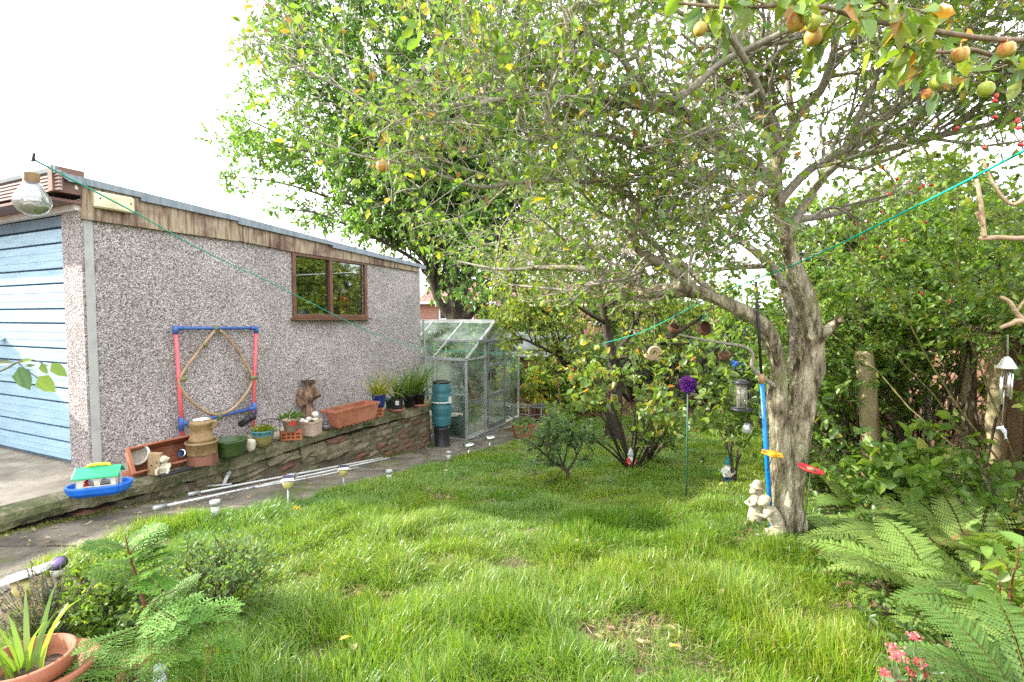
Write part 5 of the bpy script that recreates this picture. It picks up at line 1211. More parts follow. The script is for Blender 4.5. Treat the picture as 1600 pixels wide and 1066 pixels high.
for x, y, Y, r, k in ((1245, 34, 1.12, .0205, 'r'), (1270, 36, 1.14, .017, 'g'), (1271, 58, 1.16, .019, 'r'), (1094, 46, 1.16, .015, 'r'), (1500, 86, 1.2, .018, 'r'), (1572, 78, 1.22, .018, 'r'), (1540, 140, 1.35, .019, 'g')):
    apple((x, y), Y, r, M['apple_red' if k == 'r' else 'apple_green'], br)

# ---------------------------------------------------------------- big tree behind the garage
Yb = 12.0
bt = [LB((716, 640, Yb, .22), (714, 560, Yb, .2), (712, 500, Yb, .19), (708, 440, Yb, .12), (703, 380, Yb, .1), (692, 280, Yb - .3, .08), (668, 150, Yb - .5, .05), (640, 20, Yb - .6, .03)),
      LB((716, 500, Yb, .15), (724, 450, Yb, .12), (736, 400, Yb + .2, .11), (748, 300, Yb + .4, .08), (765, 150, Yb + .5, .05), (790, -30, Yb + .5, .02)),
      LB((718, 510, Yb, .13), (745, 478, Yb - .2, .11), (785, 445, Yb - .4, .09), (830, 380, Yb - .6, .06), (870, 280, Yb - .7, .035), (900, 150, Yb - .8, .02)),
      LB((712, 505, Yb, .12), (685, 470, Yb, .09), (668, 420, Yb + .1, .07), (640, 340, Yb + .2, .045), (600, 250, Yb + .2, .025))]
bl = []
rngb = np.random.default_rng(8)
for (x, y) in ((318, 165), (322, 215), (350, 275), (395, 60), (392, -20), (470, -80), (560, -120), (660, -150), (760, -150), (860, -90), (930, 20), (430, 330), (520, 372), (610, 395), (840, 200), (470, 180), (560, 120), (660, 60), (760, 90), (560, 270), (660, 250), (850, 340), (790, 300), (500, 40), (620, 330), (720, 200), (455, 250), (480, 60), (540, 20), (600, -40), (430, 120), (520, 180), (580, 60), (700, -20), (640, 120), (690, 400), (740, 420), (780, 380), (650, 420), (720, 330)):
    s = bt[rngb.integers(0, 4)]; i = rngb.integers(9, 17); a = s[0][i]; e = np.array(U(x, y, Yb + rngb.uniform(-2.0, 1.6))); mid = (a + e) / 2 + np.array([0, 0, rngb.uniform(.1, .7)]) 
    bl.append(resample([(*a, s[1][i] * .55), (*(a * .7 + mid * .3 + [0, 0, .1]), .045), (*mid, .032), (*(mid * .4 + e * .6 + [0, 0, .15]), .02), (*e, .008)], 24))
def keep_big(P):
    x, y = proj(P); xl = np.interp(y, [-400, 0, 60, 110, 160, 180, 215, 240, 280, 320, 345, 360], [395, 388, 380, 372, 345, 312, 306, 312, 335, 365, 440, 470]) 
    return ((x > xl).all(1)) & ((y < np.interp(x, [400, 655, 660, 760, 830], [345, 415, 475, 488, 480])).all(1)) & (x < 960).all(1)
tree('tall_tree', 'tall bright green leafy tree with forked trunk rising behind the garage', (bt[0][0][0][0], Yb, gz(Yb)), bt, bl + bt,
    [dict(cnt=11, t0=.15, t1=1, ln=1.9, ang=(.35, 1.0), k=7, wob=.15, grav=.01, rfac=.5, rmin=.01, lnvar=.5),
     dict(cnt=7, t0=.15, t1=1, ln=.85, ang=(.35, 1.0), k=5, wob=.2, grav=.05, rfac=.5, rmin=.006, nl=9),
     dict(cnt=3, t0=.2, t1=1, ln=.45, ang=(.35, 1.0), k=4, wob=.2, grav=.1, rfac=.5, rmin=.004, nl=7)],
    dict(L=.098, asp=.5, pal=[(4, (.12, .25, .05)), (3, (.165, .31, .06)), (2, (.08, .19, .045)), (.3, (.30, .36, .06))], droop=.35, up=.5), 9, keep_big, bark='bark_dark', barkc=(.10, .085, .06), remesh=.05, jit=.3)

# ---------------------------------------------------------------- middle fruit tree
Ym = 7.9
mt_ = [LB((957, 700, Ym, .15), (960, 650, Ym, .125), (962, 600, Ym, .11), (958, 560, Ym, .085), (946, 505, Ym, .06), (938, 450, Ym, .04), (925, 400, Ym - .2, .02)),
       LB((962, 605, Ym, .08), (940, 585, Ym - .1, .065), (905, 578, Ym - .2, .055), (882, 568, Ym - .3, .045), (872, 545, Ym - .4, .04), (858, 505, Ym - .5, .03), (835, 465, Ym - .6, .018), (800, 440, Ym - .7, .01)),
       LB((962, 600, Ym, .08), (985, 565, Ym - .1, .06), (1015, 543, Ym - .2, .05), (1050, 525, Ym - .3, .035), (1090, 500, Ym - .5, .022), (1130, 470, Ym - .6, .012)),
       LB((958, 560, Ym, .05), (985, 520, Ym + .2, .04), (1005, 470, Ym + .3, .03), (1025, 430, Ym + .3, .016)),
       LB((880, 560, Ym - .3, .03), (840, 540, Ym - .6, .022), (815, 530, Ym - .7, .016), (790, 535, Ym - .8, .008)),
       LB((946, 505, Ym, .035), (905, 480, Ym - .6, .026), (870, 450, Ym - .9, .018), (840, 410, Ym - 1.0, .01))]
def keep_mid(P):
    x, y = proj(P); return (x > 762).all(1) & (x < 1140).all(1) & (y < np.interp(x, [760, 800, 860, 960, 1020, 1140], [540, 560, 590, 580, 575, 545])).all(1)
mtree, _ = tree('fruit_tree', 'sunlit yellow-green fruit tree with dark crooked trunk in the middle of the lawn', G(957, 690), mt_[:3], mt_,
    [dict(cnt=12, t0=.2, t1=1, ln=.8, ang=(.4, 1.2), k=6, wob=.25, grav=.03, rfac=.5, rmin=.006, lnvar=.5),
     dict(cnt=8, t0=.15, t1=1, ln=.42, ang=(.4, 1.2), k=5, wob=.3, grav=.08, rfac=.5, rmin=.004, nl=6),
     dict(cnt=3, t0=.2, t1=1, ln=.2, ang=(.4, 1.2), k=4, wob=.3, grav=.1, rfac=.5, rmin=.003, nl=4)],
    dict(L=.068, asp=.5, pal=[(4, (.19, .27, .04)), (3, (.27, .34, .05)), (2, (.11, .18, .04)), (.8, (.40, .37, .06))], droop=.4, up=.4), 12, keep_mid, bark='bark_dark', barkc=(.075, .06, .045), remesh=.03)
for x, y, Y, r in ((933, 544, 6.4, .038), (812, 545, 6.8, .036), (850, 474, 6.9, .04), (1055, 533, 6.6, .034), (822, 552, 6.9, .03)): apple((x, y), Y, r, M['apple_green'], mtree)
t2 = [LB((1034, 668, 9.4, .075), (1045, 640, 9.4, .065), (1062, 608, 9.4, .06), (1088, 572, 9.3, .05), (1120, 545, 9.2, .035), (1160, 515, 9.0, .02)), LB((1075, 590, 9.4, .04), (1070, 560, 9.5, .03), (1050, 530, 9.6, .02), (1030, 505, 9.6, .01)), LB((1062, 608, 9.4, .04), (1040, 590, 9.4, .03), (1010, 585, 9.4, .02), (985, 570, 9.5, .01))]
tree('fruit_tree', 'slim leaning dark fruit tree at the far end of the lawn by the purple ball', G(1034, 663), t2[:1], t2,
    [dict(cnt=9, t0=.3, t1=1, ln=.8, ang=(.4, 1.2), k=6, wob=.25, grav=0, rfac=.5, rmin=.006, lnvar=.5), dict(cnt=6, t0=.15, t1=1, ln=.4, k=5, wob=.3, grav=.08, rfac=.5, rmin=.004, nl=5), dict(cnt=2, t0=.2, t1=1, ln=.2, k=4, wob=.3, rfac=.5, rmin=.003, nl=4)],
    dict(L=.07, asp=.5, pal=[(3, (.07, .13, .035)), (2, (.1, .17, .04))], droop=.4), 13, None, bark='bark_dark', barkc=(.075, .06, .045), remesh=.02)

# ---------------------------------------------------------------- shrubs: stems fanning from the ground
def shrub(name, label, base, H, n0, spread, levels, leaf, seed, cat='shrub', r0=.012, lean=(0, 0), keep=None, group=None, barkc=(.09, .07, .05), stemname='stem', lmat='leaf', wob=.12, hv=.25):
    t = thing(name, label, cat, base, 0, group); rng = np.random.default_rng(seed); b = np.array(base)
    az = rng.uniform(0, 2 * np.pi, n0); tl = spread * np.sqrt(rng.uniform(0, 1, n0)); L = H * rng.uniform(1 - hv, 1 + hv, n0)
    d = np.stack([np.sin(tl) * np.cos(az) + lean[0], np.sin(tl) * np.sin(az) + lean[1], np.cos(tl)], 1); d = nrm(d); P = [b + d * .03 * rng.uniform(0, 1, (n0, 1)) - [0, 0, .02]]
    for i in range(6): d = nrm(d + wob * rng.normal(size=(n0, 3))); P.append(P[-1] + d * (L / 6)[:, None])
    P = np.stack(P, 1); Rd = r0 * rng.uniform(.6, 1.2, (n0, 1)) * np.linspace(1, .35, 7)[None]
    m = NP(); tubes(m, P, Rd, np.array(barkc) * rng.uniform(.7, 1.3, (n0, 1)), 6); src = [(P, Rd)]; c = NP(); any_ = False
    for s in levels:
        s = dict(s); nl = s.pop('nl', 0); PP, RR = spawn(rng, src[-1][0], src[-1][1], **s)
        if keep is not None: k = keep(PP); PP, RR = PP[k], RR[k]
        src.append((PP, RR)); tubes(m, PP, RR, np.array(barkc) * rng.uniform(.7, 1.3, (len(PP), 1)), 4)
        if nl: twig_leaves(rng, c, PP, nl, **leaf)
    m.build(stemname, M['bark_np'], t); c.build('foliage', M[lmat], t); return t, src
GRN = [(3, (.11, .20, .04)), (2, (.16, .26, .055)), (1, (.08, .15, .04))]
DK = [(3, (.06, .12, .033)), (2, (.09, .165, .04)), (1, (.13, .21, .06))]
LT = [(3, (.16, .27, .05)), (2, (.22, .33, .065)), (1, (.11, .20, .045))]
# small clipped bush in the lawn
p = G(885, 757); Y = p.y; t = thing('dwarf_bush', 'small gnarled dwarf bush with grey-green leaves standing alone on the lawn', 'shrub', p); rng = np.random.default_rng(31)
L_ = [LB((885, 760, Y, .022), (887, 745, Y, .018), (884, 734, Y, .016), (868, 724, Y, .013), (845, 705, Y - .1, .009), (828, 690, Y - .1, .005)), LB((885, 738, Y, .014), (896, 722, Y, .011), (907, 700, Y, .008), (912, 684, Y, .004)), LB((884, 735, Y, .013), (875, 715, Y + .1, .01), (868, 690, Y + .15, .007), (870, 668, Y + .1, .004)), LB((875, 727, Y, .011), (858, 715, Y - .2, .009), (855, 695, Y - .25, .006), (860, 675, Y - .2, .004)), LB((880, 728, Y, .01), (885, 705, Y - .15, .008), (888, 685, Y - .2, .004))]
m = NP(); P, Rd = stack(L_); tubes(m, P, Rd, np.array([.09, .075, .05]), 8); a, r_ = spawn(rng, P, Rd, 14, .4, 1, .22, (.4, 1.2), 5, .25, -.05, .5, .002); b_, r2 = spawn(rng, a, r_, 5, .2, 1, .10, (.4, 1.2), 4, .25, -.05, .5, .0015); tubes(m, a, r_, np.array([.09, .075, .05]), 4); tubes(m, b_, r2, np.array([.1, .09, .05]), 3); m.build('stem', M['bark_np'], t); c = NP()
twig_leaves(rng, c, b_, 9, .034, .5, [(3, (.12, .20, .08)), (2, (.17, .26, .11)), (.5, (.08, .14, .055)), (.15, (.40, .30, .06))], up=.5); c.build('foliage', M['leaf'], t)
# currant bush
p = G(988, 737); shrub('currant_bush', 'tall currant bush with bare lower stems and yellowing lobed leaves behind a gnome', p, 1.1, 20, .76, [dict(cnt=4, t0=.58, t1=1, ln=.36, ang=(.3, .9), k=5, wob=.2, grav=-.03, rfac=.6, rmin=.003, nl=3), dict(cnt=2, t0=.3, t1=1, ln=.14, k=4, wob=.2, rfac=.6, rmin=.002, nl=3)],
    dict(L=.072, asp=.8, pal=[(4, (.14, .23, .05)), (2, (.20, .28, .065)), (.8, (.32, .30, .06)), (.25, (.40, .20, .06))], droop=.35, up=.7), 33, r0=.012, barkc=(.05, .035, .03))
p = G(1020, 730); shrub('low_bush', 'low dark twiggy bush beside the currant stems near the pink ornament', p + Vector((.05, .35, 0)), .55, 18, .7, [dict(cnt=5, t0=.3, t1=1, ln=.25, k=5, wob=.2, rfac=.5, rmin=.002, nl=6), dict(cnt=3, t0=.3, t1=1, ln=.1, k=4, rfac=.5, rmin=.002, nl=5)], dict(L=.035, asp=.5, pal=LT, up=.5), 34, r0=.008)
p = G(1148, 757); shrub('sapling', 'young sapling with broad pale green leaves behind the teal-hatted gnome', p, 1.0, 5, .2, [dict(cnt=8, t0=.3, t1=1, ln=.42, ang=(.5, 1.1), k=5, wob=.2, grav=.0, rfac=.5, rmin=.003, nl=4), dict(cnt=2, t0=.3, t1=1, ln=.16, k=4, rfac=.5, rmin=.002, nl=3)],
    dict(L=.085, asp=.72, pal=[(3, (.14, .22, .05)), (2, (.2, .28, .07)), (1, (.10, .17, .04))], droop=.3, up=.8), 35, cat='tree', r0=.012)
# far end planting
for (x, Y, H, sp, seed, pal, lab, L) in ((1035, 12.6, 1.35, .7, 51, DK, 'dark rounded evergreen shrub at the end of the lawn left of the white wall', .07), (1105, 12.2, 1.45, .75, 52, DK, 'tallest dark evergreen shrub at the end of the lawn behind the purple ball', .07), (1170, 11.6, 1.25, .7, 53, GRN, 'mid green shrub at the end of the lawn near the hanging coconut', .07), (985, 12.8, 1.2, .7, 54, DK, 'dark shrub beyond the middle fruit tree trunk', .07), (900, 11.4, 1.3, .6, 55, GRN, 'leafy shrub between the shed and the middle fruit tree', .08), (862, 10.2, .95, .5, 56, LT, 'light green bushy plant in front of the shed door', .09), (1230, 10.5, 1.7, .7, 57, GRN, 'tall mid green shrub seen behind the apple tree trunk', .08), (1285, 9.0, 1.9, .7, 58, DK, 'dark tall shrub right behind the apple trunk against the fence', .08)):
    b = Vector((U(x, 600, Y).x, Y, gz(Y)))
    shrub('evergreen_shrub' if pal is DK else 'leafy_shrub', lab, b, H, 16, sp, [dict(cnt=7, t0=.15, t1=1, ln=.6 * H, ang=(.4, 1.1), k=5, wob=.2, rfac=.5, rmin=.006, nl=5), dict(cnt=5, t0=.2, t1=1, ln=.25 * H, k=4, wob=.2, rfac=.5, rmin=.004, nl=7)], dict(L=L, asp=.5, pal=pal, up=.6), seed, r0=.025)
b = Vector((U(838, 640, 9.6).x, 9.6, gz(9.6))); shrub('yellow_plant', 'tall plant with yellow and green drooping leaves in front of the shed', b, .95, 9, .25, [dict(cnt=7, t0=.35, t1=1, ln=.28, k=5, wob=.15, grav=.12, rfac=.5, rmin=.004, nl=7)], dict(L=.13, asp=.32, pal=[(2, (.45, .36, .03)), (2, (.3, .32, .05)), (2, (.12, .2, .04))], droop=.8, up=.3), 60, cat='plant')
b = Vector((U(802, 620, 9.9).x, 9.9, gz(9.9))); shrub('climbing_plant', 'pale green climber on the shed corner beside the greenhouse', b, 1.25, 10, .22, [dict(cnt=8, t0=.1, t1=1, ln=.25, k=5, wob=.2, grav=.05, rfac=.5, rmin=.003, nl=8)], dict(L=.06, asp=.6, pal=LT, droop=.3), 61, cat='plant')
# right hand border
HG = [(3, (.135, .24, .045)), (2.5, (.10, .19, .04)), (2.5, (.20, .31, .06)), (.5, (.30, .31, .07))]
def fx(px_, Y): return Vector((U(px_, 600, Y).x, Y, gz(Y)))
lev = lambda H, a=7, b=5, n1=4, n2=6: [dict(cnt=a, t0=.12, t1=1, ln=.5 * H, ang=(.4, 1.15), k=5, wob=.2, rfac=.5, rmin=.004, nl=n1), dict(cnt=b, t0=.2, t1=1, ln=.22 * H, k=4, wob=.25, rfac=.5, rmin=.003, nl=n2)]
shrub('laurel_shrub', 'dense glossy dark shrub right behind the apple trunk and the leaning log post', fx(1322, 5.2), 1.5, 16, .55, lev(1.5), dict(L=.075, asp=.5, pal=HG, up=.6), 71, r0=.016)
shrub('leafy_shrub', 'leafy shrub growing against the fence between the two outer log posts', fx(1440, 4.5), 1.35, 14, .5, lev(1.35), dict(L=.07, asp=.6, pal=HG, up=.6), 72, r0=.014, keep=lambda P: ((lambda x, y: ~(((x > 1395) & (x < 1600) & (y > 540) & (y < 700)).any(1) & (np.random.default_rng(5).random(len(P)) < .65)))(*proj(P))))
shrub('nettle_clump', 'upright clump of broad toothed leaves in front of the fence by the middle log post', fx(1440, 3.1), .62, 15, .38, [dict(cnt=7, t0=.2, t1=1, ln=.12, ang=(.7, 1.3), k=4, wob=.15, rfac=.5, rmin=.002, nl=4)], dict(L=.085, asp=.6, pal=LT, droop=.25, up=.8), 73, cat='plant', r0=.006, barkc=(.1, .13, .04))
shrub('nettle_clump', 'lower clump of broad leaves between the apple trunk and the ferns', fx(1375, 3.3), .5, 13, .5, [dict(cnt=7, t0=.2, t1=1, ln=.12, ang=(.7, 1.3), k=4, rfac=.5, rmin=.002, nl=4)], dict(L=.075, asp=.6, pal=HG, droop=.25, up=.8), 74, cat='plant', r0=.006, barkc=(.1, .13, .04))
shrub('bramble', 'bright leafy bramble at the right edge above the pink flowers', fx(1590, 1.9), .36, 9, .8, [dict(cnt=8, t0=.2, t1=1, ln=.10, ang=(.7, 1.3), k=4, rfac=.5, rmin=.0018, nl=3)], dict(L=.065, asp=.65, pal=LT, droop=.25, up=.9), 75, cat='plant', r0=.005, barkc=(.18, .06, .04))
shrub('bramble', 'leafy plant at the right edge below the wind chime', fx(1585, 2.7), .62, 12, .5, [dict(cnt=7, t0=.2, t1=1, ln=.14, ang=(.7, 1.3), k=4, rfac=.5, rmin=.002, nl=3)], dict(L=.07, asp=.6, pal=HG, droop=.25, up=.8), 76, cat='plant', r0=.006)
# climber over the fence and the posts
for (x, Y, H, seed, n, lab) in ((1350, 4.4, 2.05, 81, 6, 'tall climber covering the leaning log post'), (1440, 4.3, 1.95, 82, 6, 'climber with layered leaves arching over the fence beside the middle post'), (1545, 3.7, 2.0, 83, 6, 'climber spilling over the fence top above the wind chime'), (1640, 3.2, 1.95, 84, 6, 'climber over the fence at the extreme right edge')):
    shrub('fence_climber', lab, fx(x, Y), H, n, .42, [dict(cnt=17, t0=.4, t1=1, ln=.65, ang=(.4, 1.2), k=6, wob=.18, grav=.06, rfac=.5, rmin=.003, nl=6), dict(cnt=5, t0=.2, t1=1, ln=.28, k=5, wob=.2, grav=.05, rfac=.5, rmin=.002, nl=8)], dict(L=.058, asp=.55, pal=HG, droop=.25, up=.9), seed, cat='climber', r0=.014,
          keep=lambda P: (lambda x, y: ~((x > 1380) & (y > 555) & (y < 720)).any(1) | (np.random.default_rng(3).random(len(P)) < .3))(*proj(P)))
# dog rose with hips
p = fx(1650, 3.1); rose, rs = shrub('rose_bush', 'arching wild rose with thin canes and scattered red hips at the right', p, 2.3, 9, .35, [dict(cnt=13, t0=.4, t1=1, ln=.7, ang=(.4, 1.1), k=7, wob=.2, grav=.02, rfac=.5, rmin=.002, nl=4, bias=(-.15, -.1, .05)), dict(cnt=5, t0=.2, t1=1, ln=.28, k=5, wob=.2, grav=.03, rfac=.5, rmin=.0015, nl=5)], dict(L=.04, asp=.6, pal=[(3, (.13, .22, .04)), (2, (.18, .26, .06)), (1, (.1, .16, .04))], droop=.2, up=.8), 91, r0=.007, lean=(-.3, .0), barkc=(.17, .16, .06),
    keep=lambda P: (lambda x, y: (y < 520).all(1) & (P[..., 1] > 1.5).all(1) & (x > 1290).all(1))(*proj(P)))
hm = MB(); hm.lathe([(0, -.007), (.0045, -.0055), (.0065, 0), (.0055, .005), (.002, .008), (.003, .011), (0, .011)], n=10); k = 0
for x, y, Y in ((1380, 262, 2.4), (1437, 294, 2.3), (1443, 290, 2.3), (1456, 289, 2.3), (1356, 345, 2.6), (1337, 350, 2.6), (1590, 188, 1.5), (1591, 200, 1.5), (1594, 226, 1.5), (1538, 230, 1.7), (1554, 157, 1.7), (1557, 149, 1.7), (1555, 183, 1.7), (1587, 130, 1.6), (1495, 200, 1.9), (1440, 458, 2.6), (1377, 331, 2.5), (1402, 280, 2.4), (1389, 303, 2.5), (1483, 740 - 270, 2.4), (1446, 347, 2.5), (1413, 376, 2.6), (1370, 386, 2.7), (1380, 402, 2.7), (1349, 372, 2.7)):
    if k == 0: h0 = hm.build('hip', M['hip'], rose); o = h0
    else: o = h0.copy(); COL.objects.link(o)
    o.location = U(x, y, Y) - p; o.rotation_euler = (random.uniform(2, 4), random.uniform(-.5, .5), 0); k += 1
# trees beyond the fence
for i, (x, yt, Y, seed, pal, lab) in enumerate(((1330, 330, 8.6, 101, HG, 'mid green tree beyond the fence directly right of the apple trunk'), (1450, 285, 8.2, 102, [(3, (.13, .21, .035)), (2, (.17, .26, .04)), (1, (.08, .14, .03))], 'bright yellow-green tree beyond the fence with a rounded top'), (1560, 300, 7.4, 103, DK, 'darkest tree beyond the fence at the right edge'), (1275, 400, 11, 104, DK, 'dark distant tree behind the apple trunk'))):
    b = Vector((U(x, 600, Y).x, Y, gz(Y))); H = U(x, yt, Y).z - b.z; tp = b + Z * H * .9
    tr = [resample([(*b, .12), (b.x + .05, b.y, b.z + H * .3, .1), (b.x - .05, b.y, b.z + H * .6, .06), (b.x, b.y, b.z + H * .92, .02)], 24)]
    rg = np.random.default_rng(seed)
    for k in range(9):
        a = rg.uniform(0, 6.28); i0 = rg.integers(6, 20); s = tr[0][0][i0]; e = s + np.array([math.cos(a) * .32 * H, math.sin(a) * .32 * H, rg.uniform(.05, .3) * H]); e[2] = min(e[2], b.z + H); tr.append(resample([(*s, .05), (*(s * .5 + e * .5 + [0, 0, .1]), .03), (*e, .01)], 24))
    tree('garden_tree', lab, b, tr[:1], tr, [dict(cnt=9, t0=.2, t1=1, ln=.2 * H, ang=(.4, 1.1), k=6, wob=.2, rfac=.5, rmin=.008, lnvar=.4), dict(cnt=6, t0=.2, t1=1, ln=.10 * H, k=4, wob=.2, rfac=.5, rmin=.005, nl=7), dict(cnt=3, t0=.2, t1=1, ln=.05 * H, k=4, rfac=.5, rmin=.004, nl=6)], dict(L=.085, asp=.55, pal=pal, droop=.2, up=.7), seed, None, bark='bark_dark', remesh=.04, group='trees beyond the fence')

for i, (x, yt, Y, seed, lab) in enumerate(((800, 470, 15, 111, 'background tree in front of the terrace behind the shed'), (905, 455, 16, 112, 'background tree hiding the middle of the brick terrace'), (1015, 462, 15, 113, 'background tree between the brick terrace and the white bungalow'), (1120, 490, 14, 114, 'background tree in front of the white-walled bungalow'), (1215, 470, 15, 115, 'background tree at the right end of the white bungalow'))):
    b = Vector((U(x, 600, Y).x, Y, gz(Y))); H = U(x, yt, Y).z - b.z; tr = [resample([(*b, .1), (b.x + .1, b.y, b.z + H * .4, .08), (b.x, b.y, b.z + H * .92, .02)], 24)]; rg = np.random.default_rng(seed)
    for k in range(7):
        a = rg.uniform(0, 6.28); i0 = rg.integers(6, 20); s = tr[0][0][i0]; e = s + np.array([math.cos(a) * .45 * H, math.sin(a) * .45 * H, rg.uniform(.05, .3) * H]); e[2] = min(e[2], b.z + H); tr.append(resample([(*s, .05), (*(s * .5 + e * .5 + [0, 0, .1]), .03), (*e, .01)], 24))
    tree('background_tree', lab, b, tr[:1], tr, [dict(cnt=8, t0=.2, t1=1, ln=.25 * H, ang=(.4, 1.1), k=6, wob=.2, rfac=.5, rmin=.008, lnvar=.4), dict(cnt=6, t0=.2, t1=1, ln=.12 * H, k=4, wob=.2, rfac=.5, rmin=.006, nl=7), dict(cnt=2, t0=.2, t1=1, ln=.06 * H, k=4, rfac=.5, rmin=.004, nl=6)], dict(L=.11, asp=.55, pal=GRN, droop=.2, up=.7), seed, None, bark='bark_dark', remesh=.04, group='trees in front of the far houses')

# ---------------------------------------------------------------- ferns
def frond(rng, m, base, az, L, arch0, pal, wmax=.32, np_=19):
    """one arching frond: rachis with paired toothed pinnae"""
    k = 18; a = arch0; p = np.array(base, float); d = np.array([math.cos(az), math.sin(az), 0]); pts = [p]; bend = rng.uniform(.055, .10)
    for i in range(k - 1):
        p = p + (d * math.sin(a) + np.array([0, 0, 1]) * math.cos(a)) * L / (k - 1); pts.append(p); a += bend
    P = np.array(pts)[None]; side = np.array([-d[1], d[0], 0]) + np.array([0, 0, rng.uniform(-.15, .15)]); side /= np.linalg.norm(side)
    tubes(m, P, np.linspace(.0028, .0008, k)[None], np.array([.16, .14, .04]), 4)
    t = np.linspace(.14, .985, np_)[None]; B, Tn = at(P, t); B, Tn = B[0], Tn[0]; prof = np.sin(np.clip((t[0] - .02) * 1.02, 0, 1) ** .72 * np.pi) ** .8
    col = pick(rng, pal, 1)[0]; nq = 9; s = np.linspace(.1, .97, nq)
    for sg in (-1, 1):
        pl = wmax * L * .62 * prof + .008; pd = nrm(side[None] * sg + Tn * .42 + rng.normal(size=(np_, 3)) * .05); nn = nrm(np.cross(pd, Tn)) * sg
        nn = np.where(nn[:, 2:3] < 0, -nn, nn)
        Q = B[:, None] + pd[:, None] * (pl[:, None] * s[None])[..., None] - nn[:, None] * (.10 * pl[:, None] * s[None] ** 2)[..., None]
        for s2 in (-1, 1):
            D = nrm(pd[:, None] * .55 + np.cross(nn, pd)[:, None] * s2 + np.zeros((1, nq, 1))); ll = .215 * pl[:, None] * (1.05 - s[None] * .85) + .0025
            n_ = np_ * nq; leaves(m, Q.reshape(-1, 3), D.reshape(-1, 3), np.repeat(nn, nq, 0), ll.reshape(-1), ((.125) * pl[:, None] * (1.1 - .5 * s[None]) + .0012).reshape(-1), col[None] * rng.uniform(.85, 1.15, (n_, 1)), fold=.1, curl=.1)
        V = np.stack([B, B + pd * pl[:, None]], 1); V[:, 1] -= nn * (.10 * pl)[:, None]; tubes(m, V, np.stack([np.full(np_, .0012), np.full(np_, .0004)], 1), col * .8, 3)
FERN = [(3, (.21, .325, .075)), (2, (.27, .38, .10)), (1, (.15, .25, .06)), (.3, (.30, .22, .08))]
def fern(label, base, L, n, seed, az0=0, azr=6.28, arch=(.45, .95), pal=FERN, name='fern'):
    t = thing(name, label, 'fern', base, 0, 'ferns in the right-hand border'); rng = np.random.default_rng(seed)
    m = NP()
    for i in range(n):
        a = az0 + azr * ((i + rng.uniform(.2, .8)) / n - .5); frond(rng, m, Vector(base) + Vector((math.cos(a), math.sin(a), 0)) * .03 - Z * .01, a, L * rng.uniform(.7, 1.1), rng.uniform(*arch), pal)
    m.build('fronds', M['leaf_matt'], t)
def fg(x, y): return G(x, y)
for x, y, L, n, az0, azr, lab, sd, ar in (
    (1470, 945, .55, 9, R(160), R(230), 'large fern arching over the lawn edge in front of the others', 201, (.55, 1.05)), (1400, 875, .5, 9, R(170), R(260), 'fern spreading low at the lawn edge nearest the apple trunk', 202, (.6, 1.05)), (1345, 800, .48, 8, R(180), R(300), 'smaller fern just right of the trunk under the red dish', 203, (.5, 1.0)), (1520, 880, .62, 10, R(120), 6.28, 'tall fern in the middle of the border', 204, (.3, .8)), (1580, 820, .7, 10, R(120), 6.28, 'tall fern against the fence at the right edge', 205, (.25, .7)), (1450, 800, .6, 9, R(120), 6.28, 'fern behind the middle of the border below the nettles', 206, (.35, .8)), (1570, 985, .55, 8, R(160), R(260), 'fern low at the right edge beside the bramble', 207, (.5, 1.0)), (1300, 760, .5, 8, R(200), 6.28, 'dark fern directly behind the apple trunk', 208, (.35, .8)), (1330, 855, .42, 8, R(190), R(280), 'short fern filling the gap between trunk and lawn edge', 210, (.6, 1.1)), (1440, 865, .5, 9, R(170), 6.28, 'mid-sized fern between the two lawn-edge ferns', 211, (.4, .9)), (1500, 830, .55, 9, R(140), 6.28, 'upright fern before the slim grey log post', 212, (.3, .8)), (1530, 930, .5, 9, R(160), 6.28, 'fern between the bramble and the large lawn-edge fern', 213, (.4, .95)), (1400, 790, .5, 8, R(150), 6.28, 'fern in front of the leaning log post', 214, (.35, .85)), (1390, 925, .36, 8, R(180), R(300), 'smallest fern at the very edge of the lawn in the border', 215, (.6, 1.1))):
    fern(lab, fg(x, y), L, n, sd, az0, azr, ar)
fern('nearest fern with soft dark fronds filling the bottom right corner', (U(1600, 1066, 1.55).x, 1.5, gz(1.5)), .50, 11, 209, R(150), R(240), (.45, 1.1), [(1, (.12, .22, .05)), (1, (.14, .25, .06))])

